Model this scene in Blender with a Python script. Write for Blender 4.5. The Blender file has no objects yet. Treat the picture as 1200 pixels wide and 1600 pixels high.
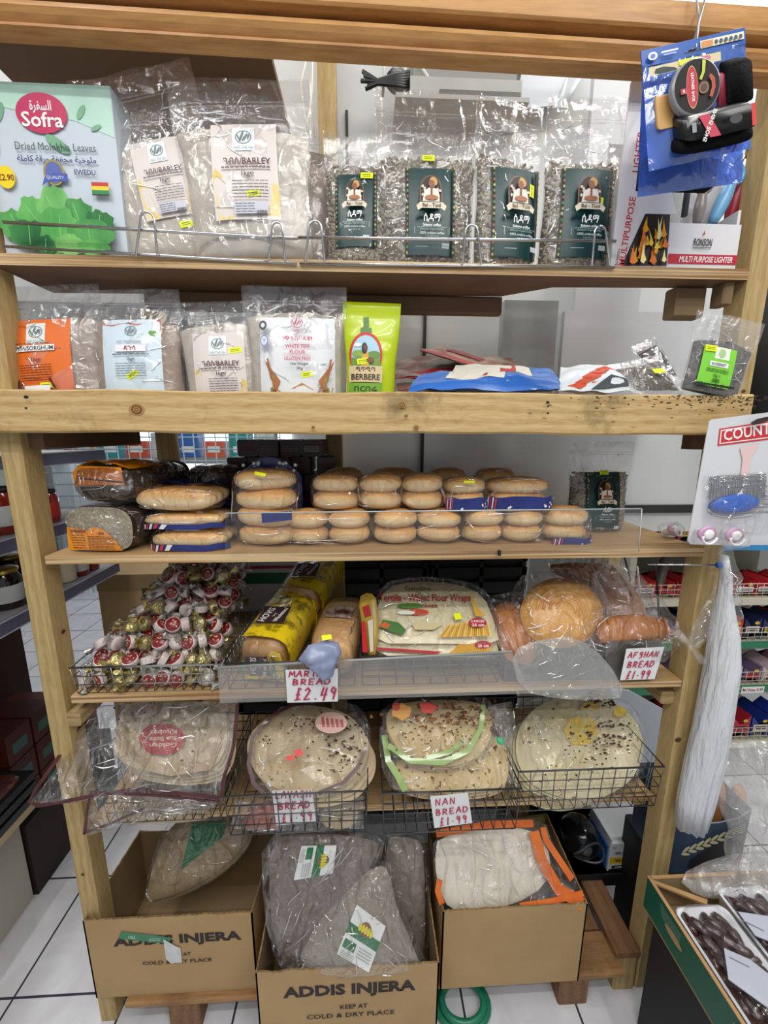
import bpy, math, random
from mathutils import Vector, Matrix, noise
R = math.radians
rnd = random.Random(7)
SC = bpy.context.scene
COL = SC.collection
# ------------------------------------------------------------------ camera, world, lights, exposure
F_PX, PITCH, YAW, ROLL = 626.86, R(11.0), R(2.728), R(0.159)
CAM = Vector((0.0, -0.89, 1.6547))
_F = Vector((math.sin(YAW)*math.cos(PITCH), math.cos(YAW)*math.cos(PITCH), -math.sin(PITCH)))
_r0 = Vector((math.cos(YAW), -math.sin(YAW), 0)); _u0 = _r0.cross(_F)
_R = math.cos(ROLL)*_r0 + math.sin(ROLL)*_u0
_U = -math.sin(ROLL)*_r0 + math.cos(ROLL)*_u0
cd = bpy.data.cameras.new('camera'); cam = bpy.data.objects.new('camera', cd); COL.objects.link(cam)
cd.sensor_fit = 'VERTICAL'; cd.sensor_height = 36; cd.lens = F_PX/1600*36; cd.clip_start = .01
cam.matrix_world = Matrix(((_R.x, _U.x, -_F.x, CAM.x), (_R.y, _U.y, -_F.y, CAM.y), (_R.z, _U.z, -_F.z, CAM.z), (0, 0, 0, 1)))
SC.camera = cam
def ray(px, py): return _F + (px-600)/F_PX*_R + (800-py)/F_PX*_U
def P(px, py, Y):
    d = ray(px, py); return CAM + d*((Y-CAM.y)/d.y)
def PZ(px, py, Z):
    d = ray(px, py); return CAM + d*((Z-CAM.z)/d.z)
SC.view_settings.view_transform = 'Standard'; SC.view_settings.look = 'None'
SC.view_settings.exposure = 0.18; SC.view_settings.gamma = 1
SC.cycles.transparent_max_bounces = 40; SC.cycles.max_bounces = 8
SC.cycles.sample_clamp_indirect = 4
w = bpy.data.worlds.new('world'); SC.world = w; w.use_nodes = True
w.node_tree.nodes['Background'].inputs[0].default_value = (.88, .93, 1, 1)
w.node_tree.nodes['Background'].inputs[1].default_value = 0.40
def area(name, loc, sx, sy, power, rot=(0, 0, 0), col=(1, .985, .95)):
    l = bpy.data.lights.new(name, 'AREA'); l.shape = 'RECTANGLE'; l.size = sx; l.size_y = sy; l.energy = power; l.color = col
    o = bpy.data.objects.new(name, l); COL.objects.link(o); o.location = loc; o.rotation_euler = rot
    return o
for _x, _y, _rz, _l, _p in ((-.35, -1.25, 0, 2.4, 20), (.9, -2.1, 0, 2.4, 24), (-.9, -.55, 1.57, 1.8, 14), (1.0, -.75, 1.57, 1.6, 12), (.1, -1.7, 0, 2.2, 14),
                        (-1.2, 1.5, 1.57, 2.4, 36), (1.7, .1, 0, 1.2, 16), (.35, .34, 0, .9, 4)):
    area('ceiling_tube_light', (_x, _y, 3.28), _l, .06, _p*1.02, (0, 0, _rz))
# ------------------------------------------------------------------ materials
def S(c):
    if isinstance(c, str):
        c = tuple(int(c[i:i+2], 16)/255 for i in (0, 2, 4))
    return tuple(((x/12.92) if x <= .04045 else ((x+.055)/1.055)**2.4) for x in c[:3]) + (1,)
MATS = {}
def mat(name, c='808080', rough=.6, metal=0, c2=None, scale=8, stretch=(1, 1, 1), bump=0, bscale=None, trans=0, alpha=1, emit=0, spec=.5, detail=4, lo=.35, hi=.65, coat=0):
    if name in MATS: return MATS[name]
    m = bpy.data.materials.new(name); m.use_nodes = True; nt = m.node_tree; b = nt.nodes['Principled BSDF']
    b.inputs['Base Color'].default_value = S(c); b.inputs['Roughness'].default_value = rough; b.inputs['Metallic'].default_value = metal
    b.inputs['Specular IOR Level'].default_value = spec; b.inputs['Transmission Weight'].default_value = trans; b.inputs['Alpha'].default_value = alpha
    b.inputs['Coat Weight'].default_value = coat
    if emit: b.inputs['Emission Color'].default_value = S(c); b.inputs['Emission Strength'].default_value = emit
    if c2 or bump:
        tc = nt.nodes.new('ShaderNodeTexCoord'); mp = nt.nodes.new('ShaderNodeMapping'); mp.inputs['Scale'].default_value = stretch
        nt.links.new(tc.outputs['Object'], mp.inputs[0])
    if c2:
        n = nt.nodes.new('ShaderNodeTexNoise'); n.inputs['Scale'].default_value = scale; n.inputs['Detail'].default_value = detail
        nt.links.new(mp.outputs[0], n.inputs['Vector'])
        r = nt.nodes.new('ShaderNodeValToRGB'); r.color_ramp.elements[0].color = S(c); r.color_ramp.elements[1].color = S(c2)
        r.color_ramp.elements[0].position = lo; r.color_ramp.elements[1].position = hi
        nt.links.new(n.outputs[0], r.inputs[0]); nt.links.new(r.outputs[0], b.inputs['Base Color'])
    if bump:
        n2 = nt.nodes.new('ShaderNodeTexNoise'); n2.inputs['Scale'].default_value = bscale or scale*2; n2.inputs['Detail'].default_value = 3
        nt.links.new(mp.outputs[0], n2.inputs['Vector'])
        bp = nt.nodes.new('ShaderNodeBump'); bp.inputs['Strength'].default_value = bump; bp.inputs['Distance'].default_value = .01
        nt.links.new(n2.outputs[0], bp.inputs['Height']); nt.links.new(bp.outputs[0], b.inputs['Normal'])
    MATS[name] = m; return m
def film(name, milk=.05, tint=(1, 1, 1), bump=.5, scale=14, rough=.1, refl=.1, stretch=(1, 1, 1), milkc=(.9, .92, .95)):
    """thin clear plastic: transparent + sharp crinkled gloss + a little milkiness"""
    m = bpy.data.materials.new(name); m.use_nodes = True; nt = m.node_tree
    for n in list(nt.nodes): nt.nodes.remove(n)
    N = nt.nodes.new; L = nt.links.new
    out = N('ShaderNodeOutputMaterial'); tr = N('ShaderNodeBsdfTransparent'); tr.inputs[0].default_value = (*tint, 1)
    gl = N('ShaderNodeBsdfGlossy'); gl.inputs['Roughness'].default_value = rough; gl.inputs[0].default_value = (1, 1, 1, 1)
    df = N('ShaderNodeBsdfDiffuse'); df.inputs[0].default_value = (*milkc, 1)
    tc = N('ShaderNodeTexCoord'); mp = N('ShaderNodeMapping'); mp.inputs['Scale'].default_value = stretch
    L(tc.outputs['Object'], mp.inputs[0])
    n1 = N('ShaderNodeTexNoise'); n1.inputs['Scale'].default_value = scale; n1.inputs['Detail'].default_value = 5; n1.inputs['Distortion'].default_value = 1.2
    L(mp.outputs[0], n1.inputs['Vector'])
    m2_ = N('ShaderNodeMapping'); m2_.inputs['Rotation'].default_value = (.5, .7, .6); m2_.inputs['Scale'].default_value = (1.6, .6, .8); L(tc.outputs['Object'], m2_.inputs[0])
    n2 = N('ShaderNodeTexNoise'); n2.inputs['Scale'].default_value = scale*.75; n2.inputs['Detail'].default_value = 1.5; n2.inputs['Distortion'].default_value = .6; L(m2_.outputs[0], n2.inputs['Vector'])
    a1 = N('ShaderNodeMath'); a1.operation = 'SUBTRACT'; a1.inputs[1].default_value = .5; L(n2.outputs[0], a1.inputs[0])
    a2 = N('ShaderNodeMath'); a2.operation = 'ABSOLUTE'; L(a1.outputs[0], a2.inputs[0])
    mn = N('ShaderNodeMath'); mn.operation = 'MINIMUM'; mn.inputs[1].default_value = .07; L(a2.outputs[0], mn.inputs[0])
    ad = N('ShaderNodeMath'); ad.operation = 'MULTIPLY_ADD'; ad.inputs[1].default_value = -3.5; L(mn.outputs[0], ad.inputs[0]); L(n1.outputs[0], ad.inputs[2])
    bp = N('ShaderNodeBump'); bp.inputs['Strength'].default_value = bump; bp.inputs['Distance'].default_value = .025
    L(ad.outputs[0], bp.inputs['Height']); L(bp.outputs[0], gl.inputs['Normal'])
    lw = N('ShaderNodeLayerWeight'); lw.inputs['Blend'].default_value = .25; L(bp.outputs[0], lw.inputs['Normal'])
    mr = N('ShaderNodeMapRange'); mr.inputs['To Min'].default_value = refl; mr.inputs['To Max'].default_value = min(.75, refl+.40)
    L(lw.outputs['Facing'], mr.inputs['Value'])
    m1 = N('ShaderNodeMixShader'); m1.inputs[0].default_value = milk; L(tr.outputs[0], m1.inputs[1]); L(df.outputs[0], m1.inputs[2])
    m2 = N('ShaderNodeMixShader'); L(mr.outputs[0], m2.inputs[0]); L(m1.outputs[0], m2.inputs[1]); L(gl.outputs[0], m2.inputs[2])
    L(m2.outputs[0], out.inputs[0])
    MATS[name] = m; return m
def wood(name, c, c2, c3, ax='x', scale=9, rough=.62, knots=0.0, dirt=0.0):
    m = bpy.data.materials.new(name); m.use_nodes = True; nt = m.node_tree; b = nt.nodes['Principled BSDF']; N = nt.nodes.new; L = nt.links.new
    b.inputs['Roughness'].default_value = rough; b.inputs['Specular IOR Level'].default_value = .3
    tc = N('ShaderNodeTexCoord'); mp = N('ShaderNodeMapping')
    st = {'x': (.12, 1, 1), 'y': (1, .12, 1), 'z': (1, 1, .12)}[ax]; mp.inputs['Scale'].default_value = st
    L(tc.outputs['Object'], mp.inputs[0])
    n0 = N('ShaderNodeTexNoise'); n0.inputs['Scale'].default_value = scale*1.3; n0.inputs['Detail'].default_value = 2; L(mp.outputs[0], n0.inputs['Vector'])
    wv = N('ShaderNodeTexWave'); wv.wave_type = 'RINGS'; wv.rings_direction = ax.upper(); wv.inputs['Scale'].default_value = scale; wv.inputs['Distortion'].default_value = 7; wv.inputs['Detail'].default_value = 2; wv.inputs['Detail Scale'].default_value = .7
    L(mp.outputs[0], wv.inputs['Vector'])
    n1 = N('ShaderNodeTexNoise'); n1.inputs['Scale'].default_value = scale*14; n1.inputs['Detail'].default_value = 4; L(mp.outputs[0], n1.inputs['Vector'])
    r1 = N('ShaderNodeValToRGB'); e = r1.color_ramp.elements; e[0].color = S(c2); e[1].color = S(c); e[0].position = .1; e[1].position = .75
    L(wv.outputs[0], r1.inputs[0])
    mx = N('ShaderNodeMix'); mx.data_type = 'RGBA'; mx.inputs[0].default_value = .5
    r2 = N('ShaderNodeValToRGB'); e = r2.color_ramp.elements; e[0].color = S(c3); e[1].color = S(c); e[0].position = .3; e[1].position = .62
    L(n1.outputs[0], r2.inputs[0]); L(r1.outputs[0], mx.inputs[6]); L(r2.outputs[0], mx.inputs[7])
    last = mx.outputs[2]
    if dirt:
        n3 = N('ShaderNodeTexNoise'); n3.inputs['Scale'].default_value = 5; n3.inputs['Detail'].default_value = 8; n3.inputs['Roughness'].default_value = .7
        L(tc.outputs['Object'], n3.inputs['Vector'])
        r3 = N('ShaderNodeValToRGB'); e = r3.color_ramp.elements; e[0].position = .56; e[1].position = .72; e[0].color = (0, 0, 0, 1); e[1].color = (dirt, dirt, dirt, 1)
        L(n3.outputs[0], r3.inputs[0])
        m3 = N('ShaderNodeMix'); m3.data_type = 'RGBA'; L(r3.outputs[0], m3.inputs[0]); L(last, m3.inputs[6]); m3.inputs[7].default_value = S('4a3a28'); last = m3.outputs[2]
    L(last, b.inputs['Base Color'])
    bp = N('ShaderNodeBump'); bp.inputs['Strength'].default_value = .15; bp.inputs['Distance'].default_value = .004
    L(n1.outputs[0], bp.inputs['Height']); L(bp.outputs[0], b.inputs['Normal'])
    MATS[name] = m; return m
def flat(h, rough=.5, **k): return mat('paint_'+h+('' if rough == .5 else '_r%d' % int(rough*100)), h, rough, **k)
WHITE = flat('f0f0ee'); BLACK = flat('161616'); YEL = mat('price_sticker_yellow', 'e6f200', .55)
# ------------------------------------------------------------------ mesh builder
ID = Matrix.Identity(4)
def TRS(loc=(0, 0, 0), rot=(0, 0, 0), sc=(1, 1, 1)):
    from mathutils import Euler
    return Matrix.Translation(loc) @ Euler(rot).to_matrix().to_4x4() @ Matrix.Diagonal((*sc, 1))
class MB:
    def __init__(s, m=None): s.v = []; s.f = []; s.mi = []; s.sm = []; s.mats = []; s.M = m or ID.copy()
    def mid(s, m):
        if m not in s.mats: s.mats.append(m)
        return s.mats.index(m)
    def add(s, vs, fs, m, smooth=False):
        b = len(s.v); s.v += [s.M @ Vector(v) for v in vs]; k = s.mid(m)
        for f in fs: s.f.append([b+i for i in f]); s.mi.append(k); s.sm.append(smooth)
    def box(s, x0, x1, y0, y1, z0, z1, m, M=None):
        vs = [Vector((x, y, z)) for x in (x0, x1) for y in (y0, y1) for z in (z0, z1)]
        if M: vs = [M @ v for v in vs]
        s.add(vs, [(0, 1, 3, 2), (4, 6, 7, 5), (0, 4, 5, 1), (2, 3, 7, 6), (0, 2, 6, 4), (1, 5, 7, 3)], m)
    def rbox(s, x0, x1, y0, y1, z0, z1, m, r=.004, smooth=False):
        """box with chamfered vertical/horizontal edges (along its longest axis profile)"""
        d = [x1-x0, y1-y0, z1-z0]; a = d.index(max(d)); lo = [x0, y0, z0]; hi = [x1, y1, z1]
        u, v = [i for i in range(3) if i != a]
        pr = [(lo[u]+r, lo[v]), (hi[u]-r, lo[v]), (hi[u], lo[v]+r), (hi[u], hi[v]-r), (hi[u]-r, hi[v]), (lo[u]+r, hi[v]), (lo[u], hi[v]-r), (lo[u], lo[v]+r)]
        vs = []
        for t in (lo[a], hi[a]):
            for p in pr:
                q = [0, 0, 0]; q[a] = t; q[u] = p[0]; q[v] = p[1]; vs.append(q)
        fs = [(i, (i+1) % 8, 8+(i+1) % 8, 8+i) for i in range(8)] + [tuple(range(8)), tuple(range(15, 7, -1))]
        s.add(vs, fs, m)
    def tube(s, pts, r, m, n=6, closed=False, rads=None):
        pts = [Vector(p) for p in pts]; k = len(pts); vs = []; fs = []
        prev = None
        for i, p in enumerate(pts):
            if closed: d = pts[(i+1) % k]-pts[i-1]
            else: d = pts[min(i+1, k-1)]-pts[max(i-1, 0)]
            d.normalize()
            if prev is None:
                a = Vector((0, 0, 1)) if abs(d.z) < .9 else Vector((1, 0, 0)); u = d.cross(a).normalized()
            else:
                u = (prev-d*prev.dot(d)); u = u.normalized() if u.length > 1e-6 else d.orthogonal().normalized()
            prev = u; w_ = d.cross(u); rr = rads[i] if rads else r
            for j in range(n):
                t = 2*math.pi*j/n; vs.append(p+u*(rr*math.cos(t))+w_*(rr*math.sin(t)))
        for i in range(k if closed else k-1):
            for j in range(n):
                a = i*n+j; b = i*n+(j+1) % n; c = ((i+1) % k)*n+(j+1) % n; d_ = ((i+1) % k)*n+j
                fs.append((a, b, c, d_))
        if not closed: fs += [tuple(range(n-1, -1, -1)), tuple((k-1)*n+j for j in range(n))]
        s.add(vs, fs, m, True)
    def loft(s, rings, m, cap=True, smooth=True, closed=True):
        n = len(rings[0]); vs = [p for r_ in rings for p in r_]; fs = []
        for i in range(len(rings)-1):
            for j in range(n if closed else n-1):
                fs.append((i*n+j, i*n+(j+1) % n, (i+1)*n+(j+1) % n, (i+1)*n+j))
        if cap and closed: fs += [tuple(range(n-1, -1, -1)), tuple((len(rings)-1)*n+j for j in range(n))]
        s.add(vs, fs, m, smooth)
    def grid(s, fn, nu, nv, m, smooth=True):
        vs = [fn(i/nu, j/nv) for j in range(nv+1) for i in range(nu+1)]
        fs = [(j*(nu+1)+i, j*(nu+1)+i+1, (j+1)*(nu+1)+i+1, (j+1)*(nu+1)+i) for j in range(nv) for i in range(nu)]
        s.add(vs, fs, m, smooth)
    def ell(s, c, r, m, nu=16, nv=10, fn=None, e=1.0):
        """ellipsoid; fn(unit dir)->scale; e<1 boxier"""
        c = Vector(c); vs = []; fs = []
        for j in range(nv+1):
            ph = -math.pi/2+math.pi*j/nv
            for i in range(nu):
                th = 2*math.pi*i/nu
                q = lambda t: math.copysign(abs(t)**e, t)
                d = Vector((q(math.cos(ph))*q(math.cos(th)), q(math.cos(ph))*q(math.sin(th)), q(math.sin(ph))))
                k = fn(d) if fn else 1
                vs.append(c+Vector((d.x*r[0], d.y*r[1], d.z*r[2]))*k)
        for j in range(nv):
            for i in range(nu): fs.append((j*nu+i, j*nu+(i+1) % nu, (j+1)*nu+(i+1) % nu, (j+1)*nu+i))
        s.add(vs, fs, m, True)
    def lathe(s, prof, m, c=(0, 0, 0), n=24):
        c = Vector(c); rings = [[c+Vector((r_*math.cos(2*math.pi*j/n), r_*math.sin(2*math.pi*j/n), z)) for j in range(n)] for r_, z in prof]
        s.loft(rings, m)
    def prism(s, poly, y0, y1, m, f=None, smooth=False):
        """poly in (x,z), extruded along y; f maps (x,y,z)"""
        f = f or (lambda x, y, z: (x, y, z)); n = len(poly)
        vs = [f(x, y0, z) for x, z in poly]+[f(x, y1, z) for x, z in poly]
        s.add(vs, [tuple(range(n)), tuple(range(2*n-1, n-1, -1))]+[(i, n+i, n+(i+1) % n, (i+1) % n) for i in range(n)], m, smooth)
_tc = {}
AR = {'ا': ('\ufe8d', '\ufe8e', None, None), 'ل': ('\ufedd', '\ufede', '\ufedf', '\ufee0'), 'س': ('\ufeb1', '\ufeb2', '\ufeb3', '\ufeb4'), 'ف': ('\ufed1', '\ufed2', '\ufed3', '\ufed4'), 'ر': ('\ufead', '\ufeae', None, None),
 'ة': ('\ufe93', '\ufe94', None, None), 'م': ('\ufee1', '\ufee2', '\ufee3', '\ufee4'), 'و': ('\ufeed', '\ufeee', None, None), 'خ': ('\ufea5', '\ufea6', '\ufea7', '\ufea8'), 'ي': ('\ufef1', '\ufef2', '\ufef3', '\ufef4'),
 'ج': ('\ufe9d', '\ufe9e', '\ufe9f', '\ufea0'), 'ق': ('\ufed5', '\ufed6', '\ufed7', '\ufed8'), 'ك': ('\ufed9', '\ufeda', '\ufedb', '\ufedc')}
def arabic(t):
    out = []
    for i, ch in enumerate(t):
        if ch not in AR: out.append(ch); continue
        prv = i > 0 and t[i-1] in AR and AR[t[i-1]][2] is not None; nxt = i+1 < len(t) and t[i+1] in AR and AR[ch][2] is not None
        iso, fin, ini, med = AR[ch]; out.append(med if prv and nxt else fin if prv else ini if nxt else iso)
    return ''.join(reversed(out))
def text_mesh(body, bold=False):
    if any(ch in AR for ch in body): body = arabic(body)
    k = (body, bold)
    if k not in _tc:
        c = bpy.data.curves.new('t', 'FONT'); c.body = body; c.resolution_u = 2; c.align_x = 'CENTER'
        if bold: c.offset = .018 if bold is True else .042
        o = bpy.data.objects.new('t', c); COL.objects.link(o)
        me = bpy.data.meshes.new_from_object(o.evaluated_get(bpy.context.evaluated_depsgraph_get()))
        _tc[k] = ([(v.co.x, v.co.y) for v in me.vertices], [tuple(p.vertices) for p in me.polygons])
        bpy.data.objects.remove(o); bpy.data.curves.remove(c); bpy.data.meshes.remove(me)
    return _tc[k]
STROKES = {'A': [[(0, 0), (.45, 1), (.55, 1), (.9, 0)], [(.15, .4), (.75, .45)]], 'B': [[(.1, 0), (.1, 1), (.7, .85), (.6, .55), (.15, .5), (.8, .35), (.75, .05), (.1, 0)]],
 'R': [[(.1, 0), (.1, 1), (.75, .85), (.65, .5), (.15, .45), (.85, 0)]], 'E': [[(.8, 1), (.1, 1), (.1, 0), (.8, 0)], [(.1, .5), (.65, .5)]], 'D': [[(.05, 0), (.05, 1), (.7, .85), (.85, .4), (.55, .05), (.05, 0)]],
 'F': [[(.8, 1), (.1, 1), (.1, 0)], [(.1, .5), (.6, .55)]], 'G': [[(.8, .85), (.45, 1), (.15, .75), (.4, .5), (.75, .65), (.75, 0), (.3, -.15)]], 'H': [[(.1, 1), (.1, 0)], [(.1, .5), (.8, .5)], [(.8, 1), (.8, 0)]],
 'N': [[(.1, 0), (.15, 1), (.75, 0), (.85, 1)]], 'M': [[(0, 0), (.15, 1), (.5, .3), (.85, 1), (1, 0)]], 'I': [[(.4, 0), (.4, 1)]], 'L': [[(.15, 1), (.15, 0), (.75, 0)]], 'V': [[(.05, 1), (.45, 0), (.85, 1)]],
 'S': [[(.8, .9), (.4, 1), (.15, .75), (.75, .35), (.5, 0), (.1, .1)]], 'Y': [[(.05, 1), (.45, .5)], [(.85, 1), (.3, 0)]], 'T': [[(0, 1), (.9, 1)], [(.45, 1), (.45, 0)]], 'K': [[(.1, 0), (.1, 1)], [(.8, 1), (.15, .5), (.85, 0)]],
 '1': [[(.4, 1), (.4, 0)]], '9': [[(.7, .9), (.3, 1), (.15, .7), (.5, .5), (.75, .8), (.6, 0)]], '2': [[(.1, .8), (.45, 1), (.75, .75), (.1, 0), (.85, .05)]], '4': [[(.3, 1), (.1, .35), (.85, .4)], [(.75, .95), (.55, -.1)]],
 '.': [[(.35, .05), (.45, .05)]], '·': [[(.3, .4), (.45, .4)]], '£': [[(.75, .9), (.45, 1), (.4, 0)], [(.1, 0), (.8, .05)], [(.2, .45), (.65, .45)]], '&': [[(.8, 0), (.2, .8), (.5, 1), (.6, .7), (.1, .2), (.4, 0), (.8, .4)]], 'C': [[(.8, .85), (.4, 1), (.1, .5), (.4, 0), (.8, .15)]], 'O': [[(.45, 1), (.1, .5), (.45, 0), (.8, .5), (.45, 1)]], 'P': [[(.1, 0), (.1, 1), (.75, .8), (.15, .5)]]}
class Deco:
    """draws flat shapes in (x,z) onto a surface given by f(x,z,lift)->(x,y,z)"""
    def __init__(s, mb, f, base=0.0006): s.mb = mb; s.f = f; s.e = base
    def up(s): s.e += .00035; return s.e
    def _add(s, pts, fs, m):
        e = s.up(); s.mb.add([s.f(x, z, e) for x, z in pts], fs, m)
    def rect(s, x0, x1, z0, z1, m, n=6, rot=0):
        cx, cz = (x0+x1)/2, (z0+z1)/2; c_, s_ = math.cos(rot), math.sin(rot)
        pts = []
        for j in range(n+1):
            for i in range(n+1):
                x = (x1-x0)*(i/n-.5); z = (z1-z0)*(j/n-.5); pts.append((cx+x*c_-z*s_, cz+x*s_+z*c_))
        s._add(pts, [(j*(n+1)+i, j*(n+1)+i+1, (j+1)*(n+1)+i+1, (j+1)*(n+1)+i) for j in range(n) for i in range(n)], m)
    def oval(s, cx, cz, rx, rz, m, n=20, rot=0, k=2):
        pts = [(cx, cz)]; c_, s_ = math.cos(rot), math.sin(rot); fs = []
        for q in range(1, k+1):
            for i in range(n):
                t = 2*math.pi*i/n; x = rx*q/k*math.cos(t); z = rz*q/k*math.sin(t); pts.append((cx+x*c_-z*s_, cz+x*s_+z*c_))
        for i in range(n): fs.append((0, 1+i, 1+(i+1) % n))
        for q in range(k-1):
            for i in range(n): a = 1+q*n; fs.append((a+i, a+n+i, a+n+(i+1) % n, a+(i+1) % n))
        s._add(pts, fs, m)
    def ring(s, cx, cz, rx, rz, t, m, n=24):
        pts = []
        for q in (1, 1-t):
            for i in range(n): a = 2*math.pi*i/n; pts.append((cx+rx*q*math.cos(a), cz+rz*q*math.sin(a)))
        s._add(pts, [(i, (i+1) % n, n+(i+1) % n, n+i) for i in range(n)], m)
    def poly(s, pts, m): s._add(pts, [tuple(range(len(pts)))], m)
    def text(s, body, cx, cz, size, m, bold=False, rot=0, sx=1, shear=0, width=None):
        vs, fs = text_mesh(body, bold)
        if not vs: return
        if width:
            w_ = max(v[0] for v in vs)-min(v[0] for v in vs); sx = width/(w_*size)
        c_, s_ = math.cos(rot), math.sin(rot); pts = []
        for x, y in vs:
            x = (x+shear*y)*size*sx; y = (y-.36)*size; pts.append((cx+x*c_-y*s_, cz+x*s_+y*c_))
        s._add(pts, fs, m)
    def hand(s, body, x0, z0, h, w, m, t=.12, sp=.28, rot=0):
        """hand lettering in marker strokes; x0,z0 lower left"""
        e = s.up(); x = 0; c_, s_ = math.cos(rot), math.sin(rot)
        for ch in body:
            if ch == ' ': x += w*.6; continue
            for st in STROKES.get(ch, []):
                q = [(x+a*w+b*h*.12, b*h) for a, b in st]
                for (a, b), (c, d) in zip(q, q[1:]):
                    dx, dz = c-a, d-b; l = math.hypot(dx, dz) or 1; nx, nz = -dz/l*h*t/2, dx/l*h*t/2; ex, ez = dx/l*h*t/3, dz/l*h*t/3
                    pp = [(a+nx-ex, b+nz-ez), (a-nx-ex, b-nz-ez), (c-nx+ex, d-nz+ez), (c+nx+ex, d+nz+ez)]
                    s.mb.add([s.f(x0+u*c_-v*s_, z0+u*s_+v*c_, e) for u, v in pp], [(0, 1, 2, 3)], m); e += .00001
            x += w*(1+sp) if ch not in '1.·I' else w*(.75+sp)
        s.e = e
    def lines(s, x0, x1, z0, z1, n, m, t=.35, seed=1):
        """rows of small print: broken bars"""
        r_ = random.Random(seed); e = s.up(); h = (z1-z0)/n
        for i in range(n):
            z = z0+h*(i+.3); x = x0
            while x < x1-.001:
                l = min(r_.uniform(.004, .012), x1-x)
                s.mb.add([s.f(a, b, e) for a, b in ((x, z), (x+l, z), (x+l, z+h*t), (x, z+h*t))], [(0, 1, 2, 3)], m); x += l+.0015
    def bars(s, x0, x1, z0, z1, m, seed=3):
        r_ = random.Random(seed); e = s.up(); x = x0
        while x < x1:
            l = r_.uniform(.0004, .0012); s.mb.add([s.f(a, b, e) for a, b in ((x, z0), (x+l, z0), (x+l, z1), (x, z1))], [(0, 1, 2, 3)], m); x += l+r_.uniform(.0005, .001)
def plane_f(o, ux=(1, 0, 0), uz=(0, 0, 1)):
    """mapping onto the plane through o; lift goes along the normal that faces the viewer"""
    o = Vector(o); ux = Vector(ux).normalized(); uz = Vector(uz).normalized(); n = ux.cross(uz).normalized()
    return lambda x, z, e: o+ux*x+uz*z+n*e
# ------------------------------------------------------------------ things
SUBS = {'label': ('clear_film', 'jar', 'wrapper', 'slices'), 'price_sticker': ('clear_film', 'clear_wrap'), 'zip_seal': ('clear_film',), 'bag_edge': ('clear_bag',), 'top_print': ('printed_wrap',), 'front_print': ('printed_wrap', 'wrap', 'tray', 'clear_wrap'),
        'print': ('pack',), 'crust_ridge': ('bread',), 'red_seal': ('folded_edges',), 'embossed_print': ('bread',), 'picture_strip': ('header_card',), 'side_print': ('carton',), 'rim_edge': ('box',), 'twisted_tail': ('bag',), 'bag_skirt': ('bag',), 'button': ('shield',), 'ring': ('shield',), 'white_rim': ('blue_lid',), 'edge': ('panel',), 'clip': ('panel',), 'visor_trim': ('shell',), 'bottom_rail': ()}
GLINT_CREASE = None
def glint_crease_mat():
    global GLINT_CREASE
    if GLINT_CREASE is None:
        GLINT_CREASE = film('plastic_glint_crease', milk=.05, bump=.05, scale=30, refl=.60, rough=.14)  # fold tubes glossier than the film, added to draw highlight streaks
    return GLINT_CREASE
class Thing:
    def __init__(s, name, label, cat, loc=(0, 0, 0), rot=(0, 0, 0), group=None, kind=None):
        s.o = bpy.data.objects.new(name, None); COL.objects.link(s.o); s.o.empty_display_size = .03
        s.made = {}; s.loc = Vector(loc); s.o.location = loc; s.o.rotation_euler = rot
        tag(s.o, label, cat, group, kind)
    def part(s, name, mb, parent=None, label=None, kind=None):
        o = build(name, mb)
        if parent is None:
            for q in SUBS.get(name, ()):
                if q in s.made: parent = s.made[q]; break
        o.parent = parent or s.o
        if parent is None: s.made[name] = o
        if label: o['label'] = label
        if kind: o['kind'] = kind
        return o
def tag(o, label=None, cat=None, group=None, kind=None):
    if label: o['label'] = label
    if cat: o['category'] = cat
    if group: o['group'] = group
    if kind: o['kind'] = kind
    return o
def build(name, mb, off=None):
    me = bpy.data.meshes.new(name)
    vs = mb.v if off is None else [v-off for v in mb.v]
    me.from_pydata([tuple(v) for v in vs], [], mb.f)
    for m in mb.mats: me.materials.append(m)
    me.polygons.foreach_set('material_index', mb.mi); me.polygons.foreach_set('use_smooth', mb.sm)
    me.update(); o = bpy.data.objects.new(name, me); COL.objects.link(o); return o
def single(name, mb, label, cat, loc=(0, 0, 0), rot=(0, 0, 0), group=None, kind=None):
    o = build(name, mb); o.location = loc; o.rotation_euler = rot; return tag(o, label, cat, group, kind)
def struct(name, mb):
    o = build(name, mb); o['kind'] = 'structure'; return o
def dup(root, loc=None, rot=None, label=None, group=None, sc=None):
    def cp(o, par):
        c = o.copy(); COL.objects.link(c)
        if par: c.parent = par
        for ch in kids.get(o.name, []): cp(ch, c)
        return c
    kids = {}
    def scan(o):
        kids[o.name] = list(o.children)
        for ch in kids[o.name]: scan(ch)
    scan(root)
    c = cp(root, None)
    if loc is not None: c.location = loc
    if rot is not None: c.rotation_euler = rot
    if sc is not None: c.scale = sc
    if label: c['label'] = label
    if group: c['group'] = group
    return c
def nz(p, s=1.0, k=0): return noise.noise(Vector((p[0]*s+k*7.3, p[1]*s+k*3.1, p[2]*s-k*5.7)))
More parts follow.
